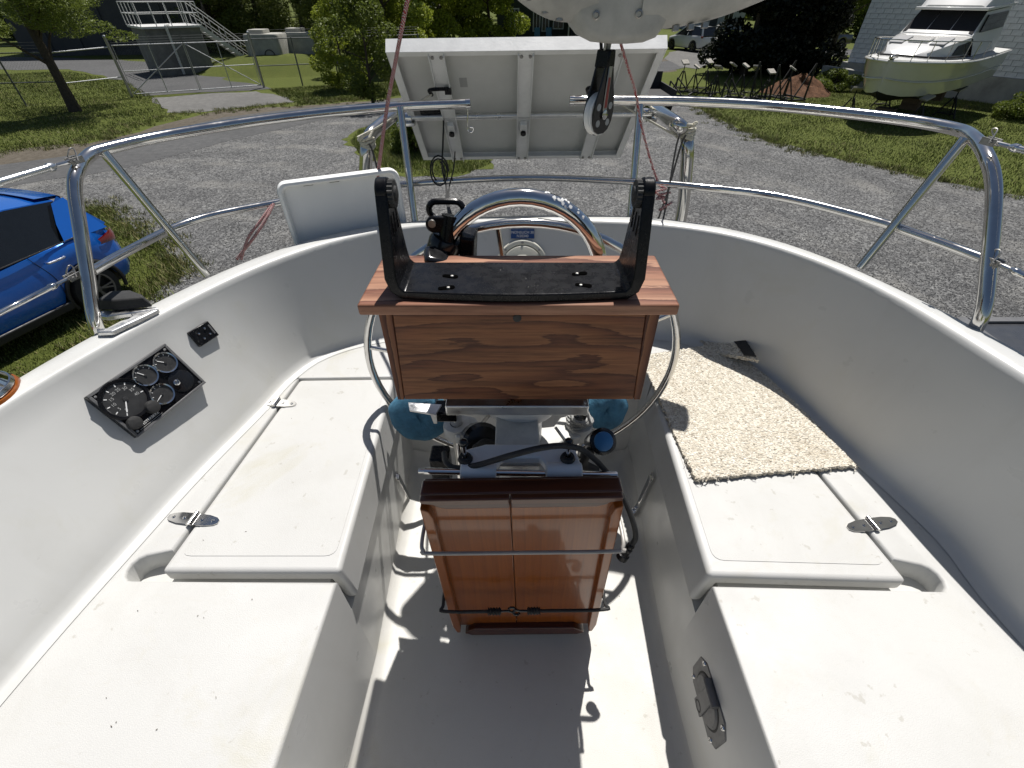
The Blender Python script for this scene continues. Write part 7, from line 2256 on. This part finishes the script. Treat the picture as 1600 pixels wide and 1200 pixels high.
# flybridge: brow, coaming and dark screen
m = MB().prism([(-3.35, -1.08, 3.2), (-3.35, 1.08, 3.2), (-6.3, 1.1, 3.2), (-6.3, -1.1, 3.2)][::-1], (0, 0, .085))
obj('brow', xf(m, MY), 'yacht_white', ya, bevel=.02)
fbr = [ring(-3.6, 1.0, 3.2, 0.9, 3.24), ring(-4.05, 1.04, 3.2, 0.98, 3.62), ring(-6.0, 1.04, 3.2, 1.0, 3.6)]
m = MB().grid(fbr)
m.add(fbr[0], [tuple(range(6))])
m.add(fbr[-1], [tuple(range(5, -1, -1))])
obj('flybridge', xf(m, MY), 'yacht_white', ya, smooth=25)
m = MB().grid([[Vector((-4.02, -.96, 3.62)), Vector((-4.0, 0, 3.64)), Vector((-4.02, .96, 3.62))], [Vector((-4.28, -.9, 3.95)), Vector((-4.26, 0, 3.98)), Vector((-4.28, .9, 3.95))]])
obj('bridge_screen', xf(m, MY), 'car_glass', ya)
obj('radar_arch', xf(MB().tube(cr([(-5.8, -1.05, 3.5), (-5.9, -1.0, 4.3), (-5.95, -.6, 4.75), (-5.95, .6, 4.75), (-5.9, 1.0, 4.3), (-5.8, 1.05, 3.5)], 6), .07, 8), MY), 'yacht_white', ya)
# bow rail
for s in (-1, 1):
    pts = [Vector((x, s * (bs * .96), zs + (.52 if x > -3 else .46))) for x, bs, zs, *_ in ST[1:6]]
    pts[0] = Vector((0.05, s * .22, 2.56))
    rl = obj('bow_rail', xf(MB().tube(cr(pts, 6), .016, 6), MY), 'stainless', ya)
    for x, bs, zs, *_ in (ST[1], ST[2], ST[3], ST[4], ((-3.1, 1.48, 1.84)), ST[5]):
        top = min(cr(pts, 6), key=lambda p: abs(p.x - x))
        obj('stanchion', xf(MB().tube([Vector((x + .02, s * bs * .95, zs - .01)), top], .013, 6), MY), 'stainless', rl)
obj('bow_rail_nose', xf(MB().tube(cr([(0.05, -.22, 2.56), (.2, 0, 2.58), (0.05, .22, 2.56)], 6), .016, 6), MY), 'stainless', ya)
obj('bow_roller', xf(MB().box((-.15, 0, 2.1), (.5, .12, .1)), MY), 'stainless', ya, bevel=.02)
text('registration_number', 'NY 4207', MY @ frame((-2.6, 1.512, 1.66), (-1, 0, 0), (0, 0.05, 1), (0, 1, 0.02)), 0.16, 'black_trim', ya) if False else None
# blocking and stands under the yacht
kb = 0
for x in (-1.6, -4.0, -6.4):
    for z in (0.1, 0.3):
        obj('keel_block', xf(MB().box((x, 0, z), (.35, .6, .19)), MY), 'keel_wood', ya)
for k, (x, s) in enumerate(((-1.3, 1), (-1.3, -1), (-4.6, 1), (-4.6, -1))):
    p = MY @ Vector((x, s * 1.15, 0))
    boat_stand(0.92, ['boat stand under the yacht bow on the side nearer the gravel', 'boat stand under the yacht bow on the side nearer the soil heap', 'boat stand under the yacht stern on the side nearer the gravel', 'boat stand under the yacht stern on the side nearer the building'][k], (p.x, p.y, 0), yrz + s)
